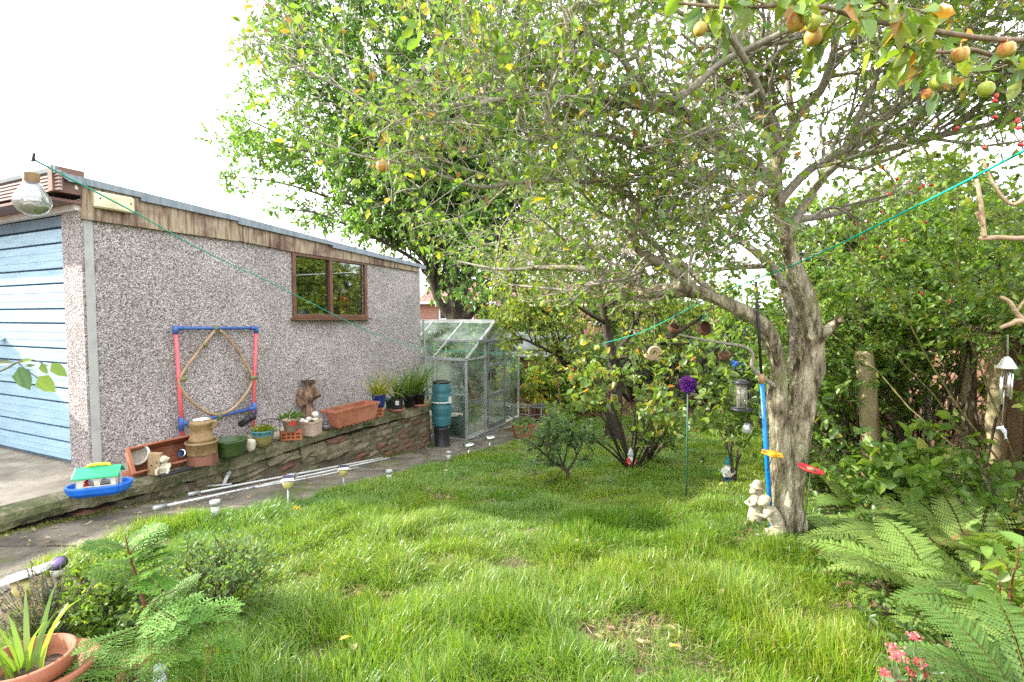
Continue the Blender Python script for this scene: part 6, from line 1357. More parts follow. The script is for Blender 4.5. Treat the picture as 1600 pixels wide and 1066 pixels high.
# ---------------------------------------------------------------- foreground left plants
def spray(rng, m, P0, D0, L, w, pal, nb=14):
    """flat scaly conifer spray: main axis, side branchlets, small scales"""
    k = 8; d = D0 / np.linalg.norm(D0); pts = [P0]; 
    for i in range(k - 1): d = d + np.array([0, 0, -.035]) + rng.normal(size=3) * .03; d /= np.linalg.norm(d); pts.append(pts[-1] + d * L / (k - 1))
    P = np.array(pts)[None]; tubes(m, P, np.linspace(.002, .0008, k)[None], np.array([.2, .19, .06]), 4)
    up = np.array([0, 0, 1.]) + rng.normal(size=3) * .3; t = np.linspace(.12, .98, nb)[None]; B, Tn = at(P, t); B, Tn = B[0], Tn[0]; sd = nrm(np.cross(Tn, up)); col = pick(rng, pal, 1)[0]
    for s in (-1, 1):
        ln = w * np.sin(np.linspace(.5, 2.9, nb)) + .01; dd = nrm(sd * s + Tn * .8 + rng.normal(size=(nb, 3)) * .1); k2 = 6; q = np.linspace(0, 1, k2); BP = B[:, None] + dd[:, None] * (ln[:, None] * q[None])[..., None] + np.array([0, 0, -1]) * (ln[:, None] * q[None] ** 2 * .15)[..., None]
        tubes(m, BP, np.full((nb, k2), .0011), col * .9, 3)
        for s2 in (-1, 1):
            s3 = nrm(np.cross(dd, np.cross(Tn, sd))) * s2; n_ = nb * (k2 - 1); Q = BP[:, 1:].reshape(-1, 3); D = np.repeat(dd * .8 + s3, k2 - 1, 0); leaves(m, Q, D + rng.normal(size=(n_, 3)) * .12, np.repeat(np.cross(Tn, sd), k2 - 1, 0), .24 * np.repeat(ln, k2 - 1) + .004, .0042, col[None] * rng.uniform(.8, 1.2, (n_, 1)))
Yc = 1.62; gl_ = gz(Yc); b = Vector((U(243, 1066, Yc).x, Yc, gl_))
t = thing('square_planter', 'square terracotta planter holding the conifer sapling in the near left corner', 'planter', (b.x + .03, Yc, gl_), R(28)); mb = MB(); H = U(240, 1048, Yc).z - gl_
trough(mb, .26, .26, H, taper=.8, th=.014); mb.build('tub', M['terracotta'], t, bevel=.004); mb = MB(); mb.box((0, 0, H - .035), (.22, .22, .02)); mb.build('soil', M['soil'], t)
t = thing('conifer_sapling', 'young conifer with feathery scale sprays and a thin red-brown stem', 'conifer', (b.x, Yc, gl_ + H - .03)); rng = np.random.default_rng(301); m = NP()
st = LB((243, 1075, Yc, .006), (236, 1000, Yc, .0055), (228, 955, Yc - .01, .005), (214, 905, Yc - .02, .004), (203, 870, Yc - .02, .0028), (196, 838, Yc - .02, .0012)); mst = NP(); tubes(mst, st[0][None], st[1][None], np.array([.19, .075, .04]), 8); mst.build('stem', M['bark_np'], t)
PC = [(3, (.16, .31, .06)), (2, (.22, .38, .09)), (1, (.12, .25, .05))]
for i in range(20):
    q = rng.uniform(.1, .97); P0 = st[0][int(q * 23)]; a = rng.uniform(0, 6.28) if i % 3 else rng.uniform(-.9, .6); spray(rng, m, P0, np.array([math.cos(a), math.sin(a) * .8, rng.uniform(.05, .7)]), (.26 - .19 * q) * rng.uniform(.75, 1.2), .075 * (1.1 - .6 * q), PC)
for i in range(6): spray(rng, m, st[0][3 + i], np.array([1, rng.uniform(-.6, .4), rng.uniform(.1, .45)]), .27 * rng.uniform(.8, 1.1), .08, PC)
m.build('foliage', M['leaf_matt'], t)
p = U(248, 1058, 1.5); t = thing('plant_tag', 'grey plastic plant label pushed into the conifer planter', 'label', p); mb = MB(); mb.plate([(-.022, 0, -.05), (.022, .004, -.05), (.018, .006, .03), (0, .006, .042), (-.018, .004, .03)], (0, .0025, 0)); mb.build('blade', M['paper'], t)
# small-leaved bush behind the conifer
shrub('box_bush', 'rounded small-leaved bush behind the conifer sapling in the near left', Vector((U(320, 980, 2.0).x, 2.0, gz(2.0))), .29, 26, .75, [dict(cnt=6, t0=.25, t1=1, ln=.14, ang=(.3, .9), k=5, wob=.15, grav=-.03, rfac=.6, rmin=.0015, nl=5), dict(cnt=3, t0=.3, t1=1, ln=.07, k=4, rfac=.6, rmin=.001, nl=4)], dict(L=.021, asp=.55, pal=[(3, (.12, .21, .07)), (2, (.17, .27, .10)), (1, (.09, .15, .06))], up=.6), 302, r0=.005, barkc=(.08, .06, .04), lmat='leaf_matt')
shrub('box_bush', 'looser small-leaved bush between the lavender and the conifer', Vector((U(170, 1000, 1.95).x, 1.95, gz(1.95))), .26, 18, .8, [dict(cnt=6, t0=.25, t1=1, ln=.12, ang=(.3, .9), k=5, wob=.15, rfac=.6, rmin=.0015, nl=7), dict(cnt=3, t0=.3, t1=1, ln=.06, k=4, rfac=.6, rmin=.001, nl=5)], dict(L=.024, asp=.55, pal=LT, up=.6), 303, r0=.004, lmat='leaf_matt')
# lavender
t = thing('lavender', 'grey-green lavender with faded purple-grey flower spikes in the left corner', 'plant', Vector((U(75, 980, 1.85).x, 1.85, gz(1.85)))); rng = np.random.default_rng(305); n = 150; b = np.array(t.location); az = rng.uniform(0, 6.28, n); tl = rng.uniform(0, .75, n); d = np.stack([np.sin(tl) * np.cos(az), np.sin(tl) * np.sin(az), np.cos(tl)], 1)
P = b + d * rng.uniform(0, .04, (n, 1)); L = rng.uniform(.15, .32, n); PP = np.stack([P + d * (L * q)[:, None] + rng.normal(size=(n, 3)) * .004 for q in np.linspace(0, 1, 5)], 1); m = NP(); tubes(m, PP, np.full((n, 5), .0012), np.array([.16, .17, .10]), 3); m.build('stem', M['bark_np'], t)
m = NP(); twig_leaves(rng, m, PP[:, :4], 16, .03, .12, [(2, (.15, .19, .11)), (1, (.2, .24, .15))], t0=.05, up=.4, out=.5); m.build('foliage', M['leaf_matt'], t)
m = NP(); k = rng.random(n) < .55; tip = PP[k][:, 3:5]; twig_leaves(rng, m, tip, 16, .011, .6, [(2, (.14, .12, .17)), (1, (.2, .17, .17))], t0=0, out=.9); m.build('flower_spike', M['leaf_matt'], t)
# nested terracotta pots with a strap-leaved plant
Yp = 1.55; c = U(42, 1032, Yp); gl_ = gz(Yp)
t = thing('flower_pot', 'round terracotta pot, the outer one of two nested pots in the near left corner', 'pot', (c.x + .035, Yp + .03, gl_)); H = c.z - gl_ - .035; mb = MB(); mb.lathe(potprof(.128, .09, H, .035, .012), n=40); mb.build('pot', M['terracotta'], t)
t = thing('flower_pot', 'round terracotta pot with strap-leaved plant set inside another pot', 'pot', (c.x, Yp, gl_ + .06)); H2 = c.z - gl_ - .05; mb = MB(); mb.lathe([(0, 0), (.085, 0), (.112, H2 - .05), (.120, H2 - .045), (.124, H2 + .0), (.113, H2 + .004), (.106, H2 - .04), (.10, H2 - .06), (0, H2 - .06)], n=40); mb.build('pot', M['terracotta'], t)
mb = MB(); mb.ell((0, 0, H2 - .06), (.10, .10, .015), n=20, jit=.4); mb.build('soil', M['soil'], t)
straps(t, (0, 0, H2 - .06), 16, .25, .016, [(2, (.16, .28, .05)), (1, (.22, .33, .08))], 310, .7, .5, .05)
# twig entering from the left edge
Yt = .8; t = thing('leafy_twig', 'close leafy twig with five green leaves reaching in from the left edge', 'twig', U(-60, 598, Yt)); tw_ = [LB((-60, 598, Yt, .002), (0, 580, Yt, .0015), (28, 566, Yt, .0012), (50, 562, Yt, .001), (75, 572, Yt, .0008)), LB((28, 566, Yt, .001), (40, 578, Yt, .0008), (58, 590, Yt, .0008), (62, 596, Yt, .0006))]
m = NP(); P, Rd = stack(tw_); tubes(m, P, Rd, np.array([.2, .17, .09]), 6); m.build('stem', M['bark_np'], t); m = NP()
for x0, y0, x1, y1, w, cl in ((30, 573, 44, 609, .025, (.07, .15, .05)), (60, 588, 84, 612, .024, (.20, .32, .03)), (80, 568, 103, 588, .018, (.17, .28, .03)), (64, 568, 73, 584, .011, (.15, .25, .03)), (33, 566, 49, 562, .009, (.16, .28, .03)), (-15, 567, 22, 566, .01, (.10, .15, .08)), (40, 572, 55, 571, .006, (.13, .2, .06))):
    a, b = U(x0, y0, Yt), U(x1, y1, Yt - .01); d = np.array(b - a); leaves(m, np.array(a)[None], d[None], np.array([[.2, -1, .35]]), float(np.linalg.norm(d)), w, np.array([cl]), fold=.12)
m.build('leaf', M['leaf'], t)
# pink stonecrop
t = thing('stonecrop', 'pink flat-headed stonecrop flowers at the bottom edge in front of the fern', 'flower', (U(1410, 1060, 1.55).x, 1.55, gz(1.55))); rng = np.random.default_rng(320); m = NP(); f = NP()
for x, y, r in ((1396, 1016, .024), (1402, 1028, .02), (1430, 996, .016), (1392, 1056, .03), (1404, 1064, .03), (1428, 1050, .02), (1436, 1036, .012), (1448, 1055, .012), (1382, 1052, .014), (1414, 1076, .03)):
    c = U(x, y, 1.5 + random.uniform(-.04, .04)); b0 = Vector((c.x + .02, c.y + .03, gz(1.55))); tubes(m, np.array([[tuple(b0), tuple(b0.lerp(c, .5)), tuple(c)]]), np.array([[.003, .0025, .002]]), np.array([.14, .2, .08]), 5)
    n = 46; q = rng.normal(size=(n, 3)) * [r * .5, r * .5, r * .16]; leaves(f, np.array(c) + q, rng.normal(size=(n, 3)) + [0, 0, .8], rng.normal(size=(n, 3)), .011, .007, pick(rng, [(2, (.62, .16, .22)), (1, (.72, .3, .34)), (.5, (.5, .12, .16))], n))
    sp = np.array([[tuple(b0), tuple(b0.lerp(c, .45)), tuple(b0.lerp(c, .9))]]); twig_leaves(rng, f, sp, 7, .04, .5, [(1, (.16, .26, .11))], t0=.1, up=.8)
m.build('stem', M['bark_np'], t); f.build('flower_head', M['leaf_matt'], t)

# ---------------------------------------------------------------- grass and ground cover
def grass(name, label, n, xr, yr, hgt, wid, seed, maskf, pal, cat='grass', dens=None):
    rng = np.random.default_rng(seed); X = rng.uniform(*xr, n); Y = yr[0] + (yr[1] - yr[0]) * rng.uniform(0, 1, n); k = maskf(X, Y)
    if dens is not None: k &= rng.random(n) < dens(X, Y)
    return X[k], Y[k], rng
bare = [(985, 1000, .20, .13), (1010, 975, .10, .07), (560, 925, .10, .05), (690, 880, .14, .06), (840, 835, .14, .07), (860, 822, .1, .06), (690, 780, .12, .1), (760, 790, .1, .1), (1175, 1000, .09, .06), (1040, 940, .05, .03), (620, 935, .07, .04), (880, 880, .06, .04), (480, 905, .07, .05), (1000, 700, .3, .3), (1190, 850, .14, .1), (1240, 850, .25, .12)]
bxy = [(G(x, y), a * 1.15, b * 1.15) for x, y, a, b in bare]
def bare_d(X, Y):
    d = np.ones_like(X)
    for p, a, b in bxy:
        q = ((X - p.x) / a) ** 2 + ((Y - p.y) / b) ** 2 + .5 * vnoise(X, Y, 11, 14); d = np.minimum(d, np.clip(q - .3 + .35 * vnoise(X, Y, 13, 30), .09, 1))
    return d * np.clip(.92 + .5 * vnoise(X, Y, 12, 5.5) + .28 * vnoise(X, Y, 14, 13.), .12, 1)
m = NP()
for n, y0, y1, x0, x1, hh, ww, sd in ((150000, 1.45, 2.5, -2.4, 2.1, .085, .0031, 1), (170000, 2.5, 3.7, -2.6, 2.1, .072, .0037, 2), (140000, 3.7, 5.5, -2.2, 3.0, .054, .0048, 3), (90000, 5.5, 8, -1.6, 4.3, .055, .007, 4), (60000, 8, 10.8, -1.2, 5.4, .05, .010, 5)):
    X, Y, rng = grass('g', '', n, (x0, x1), (y0, y1), hh, ww, 500 + sd, lawn_mask, None, dens=bare_d); N = len(X)
    cl = vnoise(X, Y, 21, 4.) ; la = 3.1 * vnoise(X, Y, 22, 2.6) + 1.2 * vnoise(X, Y, 23, 9.) + 2.6 + rng.normal(0, 1.25, N); le = np.clip(.78 + .42 * vnoise(X, Y, 24, 3.3) + rng.normal(0, .36, N), .02, 1.45)
    h = hh * np.clip(1 + .55 * cl + .45 * vnoise(X, Y, 25, 7.), .35, 2.0) * rng.uniform(.55, 1.3, N); d = np.stack([np.cos(la), np.sin(la), np.zeros(N)], 1); s = np.stack([-np.sin(la + rng.normal(0, .8, N)), np.cos(la), rng.normal(0, .2, N)], 1); s = nrm(s)
    B = np.stack([X, Y, gzn(Y) - .004], 1); z = np.array([0, 0, 1.]); P1 = B + (d * np.sin(le * .45)[:, None] + z * np.cos(le * .45)[:, None]) * (h * .5)[:, None]; P2 = P1 + (d * np.sin(le * 1.05)[:, None] + z * np.cos(le * 1.05)[:, None]) * (h * .34)[:, None]; P3 = P2 + (d * np.sin(le * 1.6)[:, None] + z * np.cos(le * 1.6)[:, None]) * (h * .28)[:, None]
    w = ww * rng.uniform(.6, 1.25, N)[:, None] / 2; V = np.stack([B - s * w, B + s * w, P1 - s * w * .95, P1 + s * w * .95, P2 - s * w * .6, P2 + s * w * .6, P3], 1); b = np.arange(N)[:, None] * 7
    g = pick(rng, [(5, (.145, .265, .026)), (4, (.20, .325, .032)), (2, (.095, .20, .028)), (1.4, (.29, .37, .06)), (.7, (.44, .40, .20))], N, .2)
    tint = np.stack([1 + .30 * vnoise(X, Y, 31, 1.6), 1 + .12 * vnoise(X, Y, 31, 1.6), 1 + .3 * vnoise(X, Y, 32, 2.2)], 1); g = g * tint
    m.put(V, np.repeat(g, 7, 0), Q=np.concatenate([b + [0, 1, 3, 2], b + [2, 3, 5, 4]]), T=b + [4, 5, 6])
rng = np.random.default_rng(577)
for p_, a_, b_ in bxy:
    n = int(5200 * a_ * b_ / .02 * .12) + 60; X = p_.x + rng.normal(0, a_ * .7, n); Y = p_.y + rng.normal(0, b_ * .7, n); k = lawn_mask(X, Y); X, Y = X[k], Y[k]; n = len(X); P = np.stack([X, Y, gzn(Y) + rng.uniform(.002, .022, n)], 1)
    leaves(m, P, rng.normal(size=(n, 3)) * [1, 1, .16], rng.normal(size=(n, 3)) * .3 + [0, 0, 1], rng.uniform(.02, .06, n), rng.uniform(.002, .0045, n) * (1 + (rng.random(n) < .06) * 4), pick(rng, [(3, (.34, .27, .15)), (2, (.46, .38, .22)), (1, (.16, .10, .06)), (1, (.17, .22, .05))], n))
tag(m.build('grass', M['blade']), 'long unmown lawn grass with worn patches', 'grass', kind='stuff')
# low ground cover and leaf litter in the border and at the far end
m = NP(); rng = np.random.default_rng(610); n = 60000; X = rng.uniform(.4, 7, n); Y = 1.4 + 10 * rng.uniform(0, 1, n) ** 1.8; r = np.interp(Y, REY, REX); fx_ = FP.x + (Y - FP.y) / UD.y * UD.x
k = (X > r - .12) & (X < fx_ + .2) & (Y < 11); X, Y = X[k], Y[k]; N = len(X); P = np.stack([X, Y, gzn(Y) + rng.uniform(0, .10, N) * (rng.random(N) ** .7)], 1)
leaves(m, P, rng.normal(size=(N, 3)) + [0, 0, .4], rng.normal(size=(N, 3)) * .6 + [0, 0, 1], rng.uniform(.02, .05, N), rng.uniform(.012, .03, N), pick(rng, [(4, (.07, .13, .03)), (3, (.10, .18, .04)), (1, (.13, .08, .04)), (.6, (.2, .13, .07))], N))
n = 900; q = rng.uniform(0, 6.28, n); rd = .10 + np.abs(rng.normal(0, .11, n)); tb = G(1236, 838); X = tb.x + rd * np.cos(q); Y = tb.y + rd * np.sin(q) * .8; P = np.stack([X, Y, gzn(Y) + rng.uniform(.01, .05, n)], 1); leaves(m, P, rng.normal(size=(n, 3)) + [0, 0, .2], rng.normal(size=(n, 3)) * .5 + [0, 0, 1], rng.uniform(.018, .04, n), rng.uniform(.014, .03, n), pick(rng, [(4, (.05, .10, .04)), (2, (.09, .16, .05)), (2, (.20, .13, .07))], n))
tag(m.build('ground_cover', M['leaf']), 'low leafy ground cover and litter under the ferns', 'ground cover', kind='stuff')
m = NP(); n = 9000; X = rng.uniform(-1, 7, n); Y = rng.uniform(10.4, 14, n); P = np.stack([X, Y, gzn(Y) + rng.uniform(.0, .03, n)], 1)
leaves(m, P, rng.normal(size=(n, 3)) * [1, 1, .3], rng.normal(size=(n, 3)) * .3 + [0, 0, 1], rng.uniform(.05, .10, n), rng.uniform(.03, .06, n), pick(rng, [(3, (.16, .10, .06)), (2, (.24, .16, .10)), (1, (.10, .07, .04))], n)); tag(m.build('leaf_litter', M['leaf_matt']), 'brown fallen leaves under the shrubs at the far end', 'leaf litter', kind='stuff')
m = NP(); n = 9000; y_ = rng.uniform(-.8, 3.9, n); off = np.abs(rng.normal(0, .05, n)) + .02; X = GC.x + XD.x * (.53 + off) + UD.x * y_; Y = GC.y + XD.y * (.53 + off) + UD.y * y_; k = (vnoise(X, Y, 41, 2.2) + rng.normal(0, .25, n)) > .12; X, Y = X[k], Y[k]; N = len(X)
P = np.stack([X, Y, gzn(Y) + .02 + rng.uniform(0, .012, N)], 1); leaves(m, P, rng.normal(size=(N, 3)) + [0, 0, .6], rng.normal(size=(N, 3)), rng.uniform(.008, .02, N), .006, pick(rng, [(4, (.15, .19, .02)), (2, (.22, .25, .03)), (1, (.08, .07, .03))], N)); tag(m.build('moss', M['leaf_matt']), 'bright moss along the foot of the retaining wall', 'moss', kind='stuff')
m = NP(); n = 420; Y = rng.uniform(2.3, 7.5, n); X = np.array([rx_of(v) for v in Y]) + rng.uniform(.03, .75, n) ** 1.3; k = X < np.interp(Y, LEY, LEX) + .05; X, Y = X[k], Y[k]; N = len(X); P = np.stack([X, Y, gzn(Y) + .03], 1); leaves(m, P, rng.normal(size=(N, 3)) * [1, 1, .1], rng.normal(size=(N, 3)) * .2 + [0, 0, 1], rng.uniform(.012, .04, N), rng.uniform(.008, .02, N), pick(rng, [(2, (.30, .24, .13)), (1, (.14, .09, .05)), (1, (.45, .42, .32))], N)); tag(m.build('path_litter', M['leaf_matt']), 'scattered leaf litter and grit on the path', 'leaf litter', kind='stuff')
# single fallen leaves on the lawn
m = NP(); leaves(m, np.zeros((1, 3)), np.array([[1., 0, 0]]), np.array([[0, .2, 1.]]), .045, .034, np.array([[.5, .42, .22]]), fold=.2, curl=.3); fl = m.build('fallen_leaf', M['leaf_matt']); first = True
for i, (x, y) in enumerate(((1128, 950), (1045, 1035), (530, 1025), (550, 1032), (900, 865), (1062, 740), (1130, 765), (915, 767), (855, 788), (1072, 798), (700, 745), (1095, 730), (1005, 745), (1160, 830), (1200, 865))):
    p = G(x, y); o = fl if first else fl.copy()
    if not first: COL.objects.link(o)
    first = False; o.location = p + Z * .06; o.rotation_euler = (random.uniform(-.4, .4), random.uniform(-.4, .4), random.uniform(0, 6)); tag(o, 'single pale tan fallen leaf lying on the lawn grass', 'fallen leaf', 'fallen leaves on the lawn')
m = NP(); leaves(m, np.zeros((1, 3)), np.array([[1., 0, .1]]), np.array([[0, -.8, .6]]), .075, .05, np.array([[.75, .45, .03]]), fold=.2, curl=.3); o = m.build('fallen_leaf', M['leaf_matt']); o.location = G(455, 806) + Z * .04; tag(o, 'bright yellow fallen leaf at the foot of the amber solar light', 'fallen leaf')
# ================================================================== GARDEN ORNAMENTS
def sculpt(name, t, m, fn, vox=.005):
    mb = MB(); fn(mb); return mb.build(name, m, t, remesh=vox)
# stone girl, standing, and stone boy leaning over to kiss her
p = G(1181, 823); t = thing('girl_statue', 'weathered stone girl statue in a bonnet standing behind the boy', 'statue', p, R(-12))
def girl(mb):
    mb.lathe([(0, -.02), (.058, -.02), (.06, .012), (.05, .022), (0, .022)], n=18, sx=1.1); mb.ell((-.02, .0, .03), (.026, .018, .016)); mb.ell((.016, .0, .03), (.026, .018, .016))
    mb.lathe([(0, .03), (.048, .03), (.054, .05), (.046, .10), (.036, .135), (.028, .15), (0, .15)], n=24)
    for i in range(10): a = i * .628; mb.tube([(.05 * math.cos(a), .05 * math.sin(a), .04), (.036 * math.cos(a), .036 * math.sin(a), .13)], .006, 6)
    mb.tube([(0, 0, .14), (-.002, 0, .175), (-.002, 0, .20), (-.004, 0, .215)], [.030, .036, .030, .014], 12)
    mb.ell((-.008, 0, .242), (.031, .029, .034)); mb.ell((-.04, 0, .236), (.006, .006, .007)); mb.ell((-.034, .0, .225), (.01, .014, .012)); mb.ell((-.02, -.024, .235), .011); mb.ell((-.02, .024, .235), .011)
    mb.lathe([(0, .0), (.044, -.004), (.05, .004), (.034, .014), (.032, .034), (.02, .046), (0, .05)], c=(.004, 0, .258), n=20, rot=RY(10)); mb.ell((.022, 0, .225), (.018, .028, .03))
    for s in (-1, 1): mb.tube([(-.002, s * .034, .19), (-.02, s * .05, .165), (-.045, s * .032, .15), (-.055, s * .016, .152)], [.014, .013, .011, .009], 8)
    mb.ell((-.058, 0, .155), (.015, .018, .014))
sculpt('body', t, M['cast'], girl, .0045)
p = G(1203, 846); t = thing('boy_statue', 'weathered stone boy statue kneeling and leaning towards the girl', 'statue', p, R(-8))
def boy(mb):
    mb.lathe([(0, -.02), (.066, -.02), (.068, .006), (.06, .014), (0, .014)], n=18, sx=1.25)
    for s in (-1, 1):
        y = s * .026
        mb.tube([(.03, y, .12), (.052, y * 1.2, .085), (.012, y * 1.25, .035 + .02 * (s < 0))], [.034, .031, .024], 10); mb.tube([(.012, y * 1.25, .035 + .02 * (s < 0)), (-.004, y * 1.2, .05), (-.018, y * 1.2, .02)], [.024, .021, .017], 10); mb.ell((-.045, y * 1.2, .02), (.035, .016, .013)); mb.ell((.05, y, .03), (.03, .018, .016))
    mb.ell((.038, 0, .115), (.042, .042, .036))
    mb.tube([(.036, 0, .12), (.016, 0, .155), (-.008, 0, .19), (-.016, 0, .205)], [.038, .041, .040, .022], 14); mb.tube([(-.016, 0, .20), (-.028, 0, .222)], .015, 8)
    mb.ell((-.038, -.004, .243), (.033, .031, .035)); mb.ell((-.072, -.006, .236), (.008, .007, .008)); mb.ell((-.064, -.006, .225), (.012, .014, .011)); mb.ell((-.052, -.026, .232), .010); mb.ell((-.034, -.034, .243), (.009, .006, .011)); mb.ell((-.034, .03, .243), (.009, .006, .011))
    for i in range(26): a = i * 2.4; q = .2 + .8 * (i / 26); mb.ell((-.03 + .028 * math.cos(a) * q ** .5, .030 * math.sin(a) * q ** .5, .272 - .020 * q), .0105, n=8)
    mb.tube([(-.012, -.040, .19), (-.045, -.046, .165), (-.085, -.03, .17)], [.016, .014, .011], 8); mb.ell((-.092, -.026, .172), (.014, .010, .011)); mb.tube([(-.006, .040, .19), (.012, .054, .15), (.026, .045, .12)], [.016, .014, .011], 8); mb.ell((.028, .043, .115), (.012, .009, .012))
    mb.tube([(.02, -.036, .185), (.04, -.034, .13)], .008, 6)
sculpt('body', t, M['cast'], boy, .0045)
# gnomes
def gnome(p, h, rz, label, hat, coat, trous, hatm_long=1.0):
    s = h / .26; t = thing('garden_gnome', label, 'gnome', p, rz)
    def body(mb):
        mb.tube([(0, 0, .07 * s), (0, 0, .10 * s), (0, 0, .145 * s), (0, 0, .16 * s)], [.044 * s, .048 * s, .036 * s, .018 * s], 14)
        for q in (-1, 1): mb.tube([(q * .036 * s, 0, .14 * s), (q * .056 * s, -.014 * s, .112 * s), (q * .03 * s, -.046 * s, .10 * s)], [.014 * s, .0135 * s, .011 * s], 8)
    sculpt('coat', t, coat, body, .005 * s)
    def legs(mb):
        for q in (-1, 1): mb.tube([(q * .02 * s, 0, .085 * s), (q * .022 * s, -.004 * s, .02 * s)], [.026 * s, .018 * s], 10); mb.ell((q * .023 * s, -.02 * s, .012 * s), (.018 * s, .03 * s, .013 * s))
    sculpt('trousers', t, trous, legs, .005 * s)
    def head(mb):
        mb.ell((0, -.004 * s, .172 * s), (.029 * s, .028 * s, .027 * s)); mb.ell((0, -.034 * s, .171 * s), .009 * s); mb.ell((-.014 * s, -.026 * s, .166 * s), .010 * s); mb.ell((.014 * s, -.026 * s, .166 * s), .010 * s)
        for q in (-1, 1): mb.ell((q * .029 * s, 0, .172 * s), (.006 * s, .005 * s, .009 * s)); mb.ell((q * .03 * s, -.05 * s, .10 * s), .012 * s)
    sculpt('head', t, M['gnome_skin'], head, .004 * s)
    mb = MB()
    for q in (-1, 1): mb.ell((q * .011 * s, -.0275 * s, .18 * s), .0035 * s, n=8)
    mb.build('eyes', M['black'], t)
    def beard(mb): mb.tube([(0, -.026 * s, .162 * s), (0, -.040 * s, .14 * s), (0, -.044 * s, .115 * s)], [.021 * s, .019 * s, .008 * s], 10); mb.ell((-.022 * s, -.012 * s, .16 * s), (.011 * s, .014 * s, .016 * s)); mb.ell((.022 * s, -.012 * s, .16 * s), (.011 * s, .014 * s, .016 * s))
    sculpt('beard', t, M['beard'], beard, .004 * s)
    mb = MB(); mb.tube([Vector(v) * s for v in ((0, 0, .182), (0, .002, .20), (.002, .006, .225), (.006, .012, .25), (.008, .014, .262))], [.034 * s, .029 * s, .020 * s, .008 * s, .002 * s], 14); mb.lathe([(.030 * s, .180 * s), (.037 * s, .182 * s), (.036 * s, .19 * s), (.028 * s, .192 * s)], n=16); mb.build('hat', hat, t)
    return t
p = G(985, 737); gnome(p, (737 - 699) * p.y / F, R(8), 'garden gnome with tall pale hat and red coat before the currant bush', M['gnome_hat'], M['gnome_red'], M['gnome_blue'])
p = G(1137, 756); gnome(p, (756 - 711) * p.y / F, R(-15), 'white-bearded garden gnome with a teal hat by the sapling', M['gnome_teal'], M['beard'], M['gnome_blue'])
p = G(1033, 701); t = thing('cat_ornament', 'small pale pink cat ornament sitting on the grass behind the currant bush', 'ornament', p, R(30)); s = 15 * p.y / F / .12
def cat_(mb):
    mb.ell((0, 0, .04 * s), (.03 * s, .036 * s, .042 * s)); mb.ell((0, -.012 * s, .09 * s), (.022 * s, .02 * s, .02 * s))
    for q in (-1, 1): mb.tube([(q * .013 * s, -.01 * s, .10 * s), (q * .016 * s, -.01 * s, .122 * s)], [.008 * s, .001 * s], 8); mb.tube([(q * .014 * s, -.026 * s, .06 * s), (q * .014 * s, -.034 * s, 0)], .009 * s, 8)
    mb.tube([(.02 * s, .03 * s, .012 * s), (.045 * s, .01 * s, .01 * s), (.045 * s, -.02 * s, .01 * s)], .008 * s, 8)
sculpt('body', t, M['pink'], cat_, .005 * s)
# blue pole with hook rod beside the trunk
a, b, c = U(1207, 838, 2.99), U(1190, 592, 2.93), U(1181, 440, 2.90); t = thing('prop_pole', 'bright blue washing line prop with black top leaning on the apple trunk', 'pole', a)
mb = MB(); mb.tube([a - Z * .03, b], .0135, 10); mb.build('lower_shaft', M['blue_pole'], t, world=True)
mb = MB(); mb.tube([b, c], .0085, 8); mb.build('upper_shaft', M['black'], t, world=True); d = (c - b).normalized()
mb = MB(); mb.tube([b - d * .025, b + d * .03], .0165, 10); mb.build('collar', M['cane'], t, world=True)
def dish(c, r, m, name_lab, petals, tilt, stake_to=None, stake_m='wire'):
    t = thing('bird_dish', name_lab, 'bird feeder', c); mb = MB(); n = 40; rot = RX(tilt[0]) @ RY(tilt[1]); vs = [rot @ Vector((0, 0, -.006))]; vs2 = [rot @ Vector((0, 0, -.012))]
    for q, zz in ((.5, -.005), (.8, .0), (1, .008)):
        for i in range(n):
            a = 2 * math.pi * i / n; rr_ = r * q * (1 - (.22 * abs(math.sin(a * petals / 2)) * q if petals else 0)); vs.append(rot @ Vector((rr_ * math.cos(a), rr_ * math.sin(a), zz))); vs2.append(rot @ Vector((rr_ * math.cos(a), rr_ * math.sin(a), zz - .005)))
    k = len(vs); fs = []
    for off, flip in ((0, False), (k, True)):
        for i in range(n):
            j = (i + 1) % n; f1 = [(off, off + 1 + i, off + 1 + j)] + [(off + 1 + q * n + i, off + 1 + (q + 1) * n + i, off + 1 + (q + 1) * n + j, off + 1 + q * n + j) for q in range(2)]
            fs += [f[::-1] for f in f1] if flip else f1
    fs += [(1 + 2 * n + i, k + 1 + 2 * n + i, k + 1 + 2 * n + (i + 1) % n, 1 + 2 * n + (i + 1) % n) for i in range(n)]
    mb.add(vs + vs2, fs, sm=True); mb.build('dish', m, t); mb = MB()
    mb.ell(rot @ Vector((0, 0, .004)), (r * .38, r * .38, .012), rot, n=14, jit=.5); mb.build('centre', M['yellow_dish'] if petals else M['stoneware'], t)
    if stake_to is not None: mb = MB(); mb.tube([c - Z * .01, c.lerp(stake_to, .5) + Vector((.004, 0, 0)), stake_to], .0028, 6); mb.build('stake', M[stake_m], t, world=True)
    return t
dish(U(1207, 710, 2.88), .068, pm('orange_petal', [(.5, .2, .01), (.72, .36, .02), (.2, .1, .03)], .5, 0, 25), 'orange flower-shaped bird dish fixed to the blue pole', 6, (4, 6), U(1199, 735, 2.95))
e = G(1250, 848); dish(U(1267, 734, 2.72), .066, M['red_dish'], 'red flower bird dish on a thin wire stake right of the trunk', 0, (6, 12), Vector((U(1252, 848, 2.78).x, 2.8, gz(2.8) - .02)))
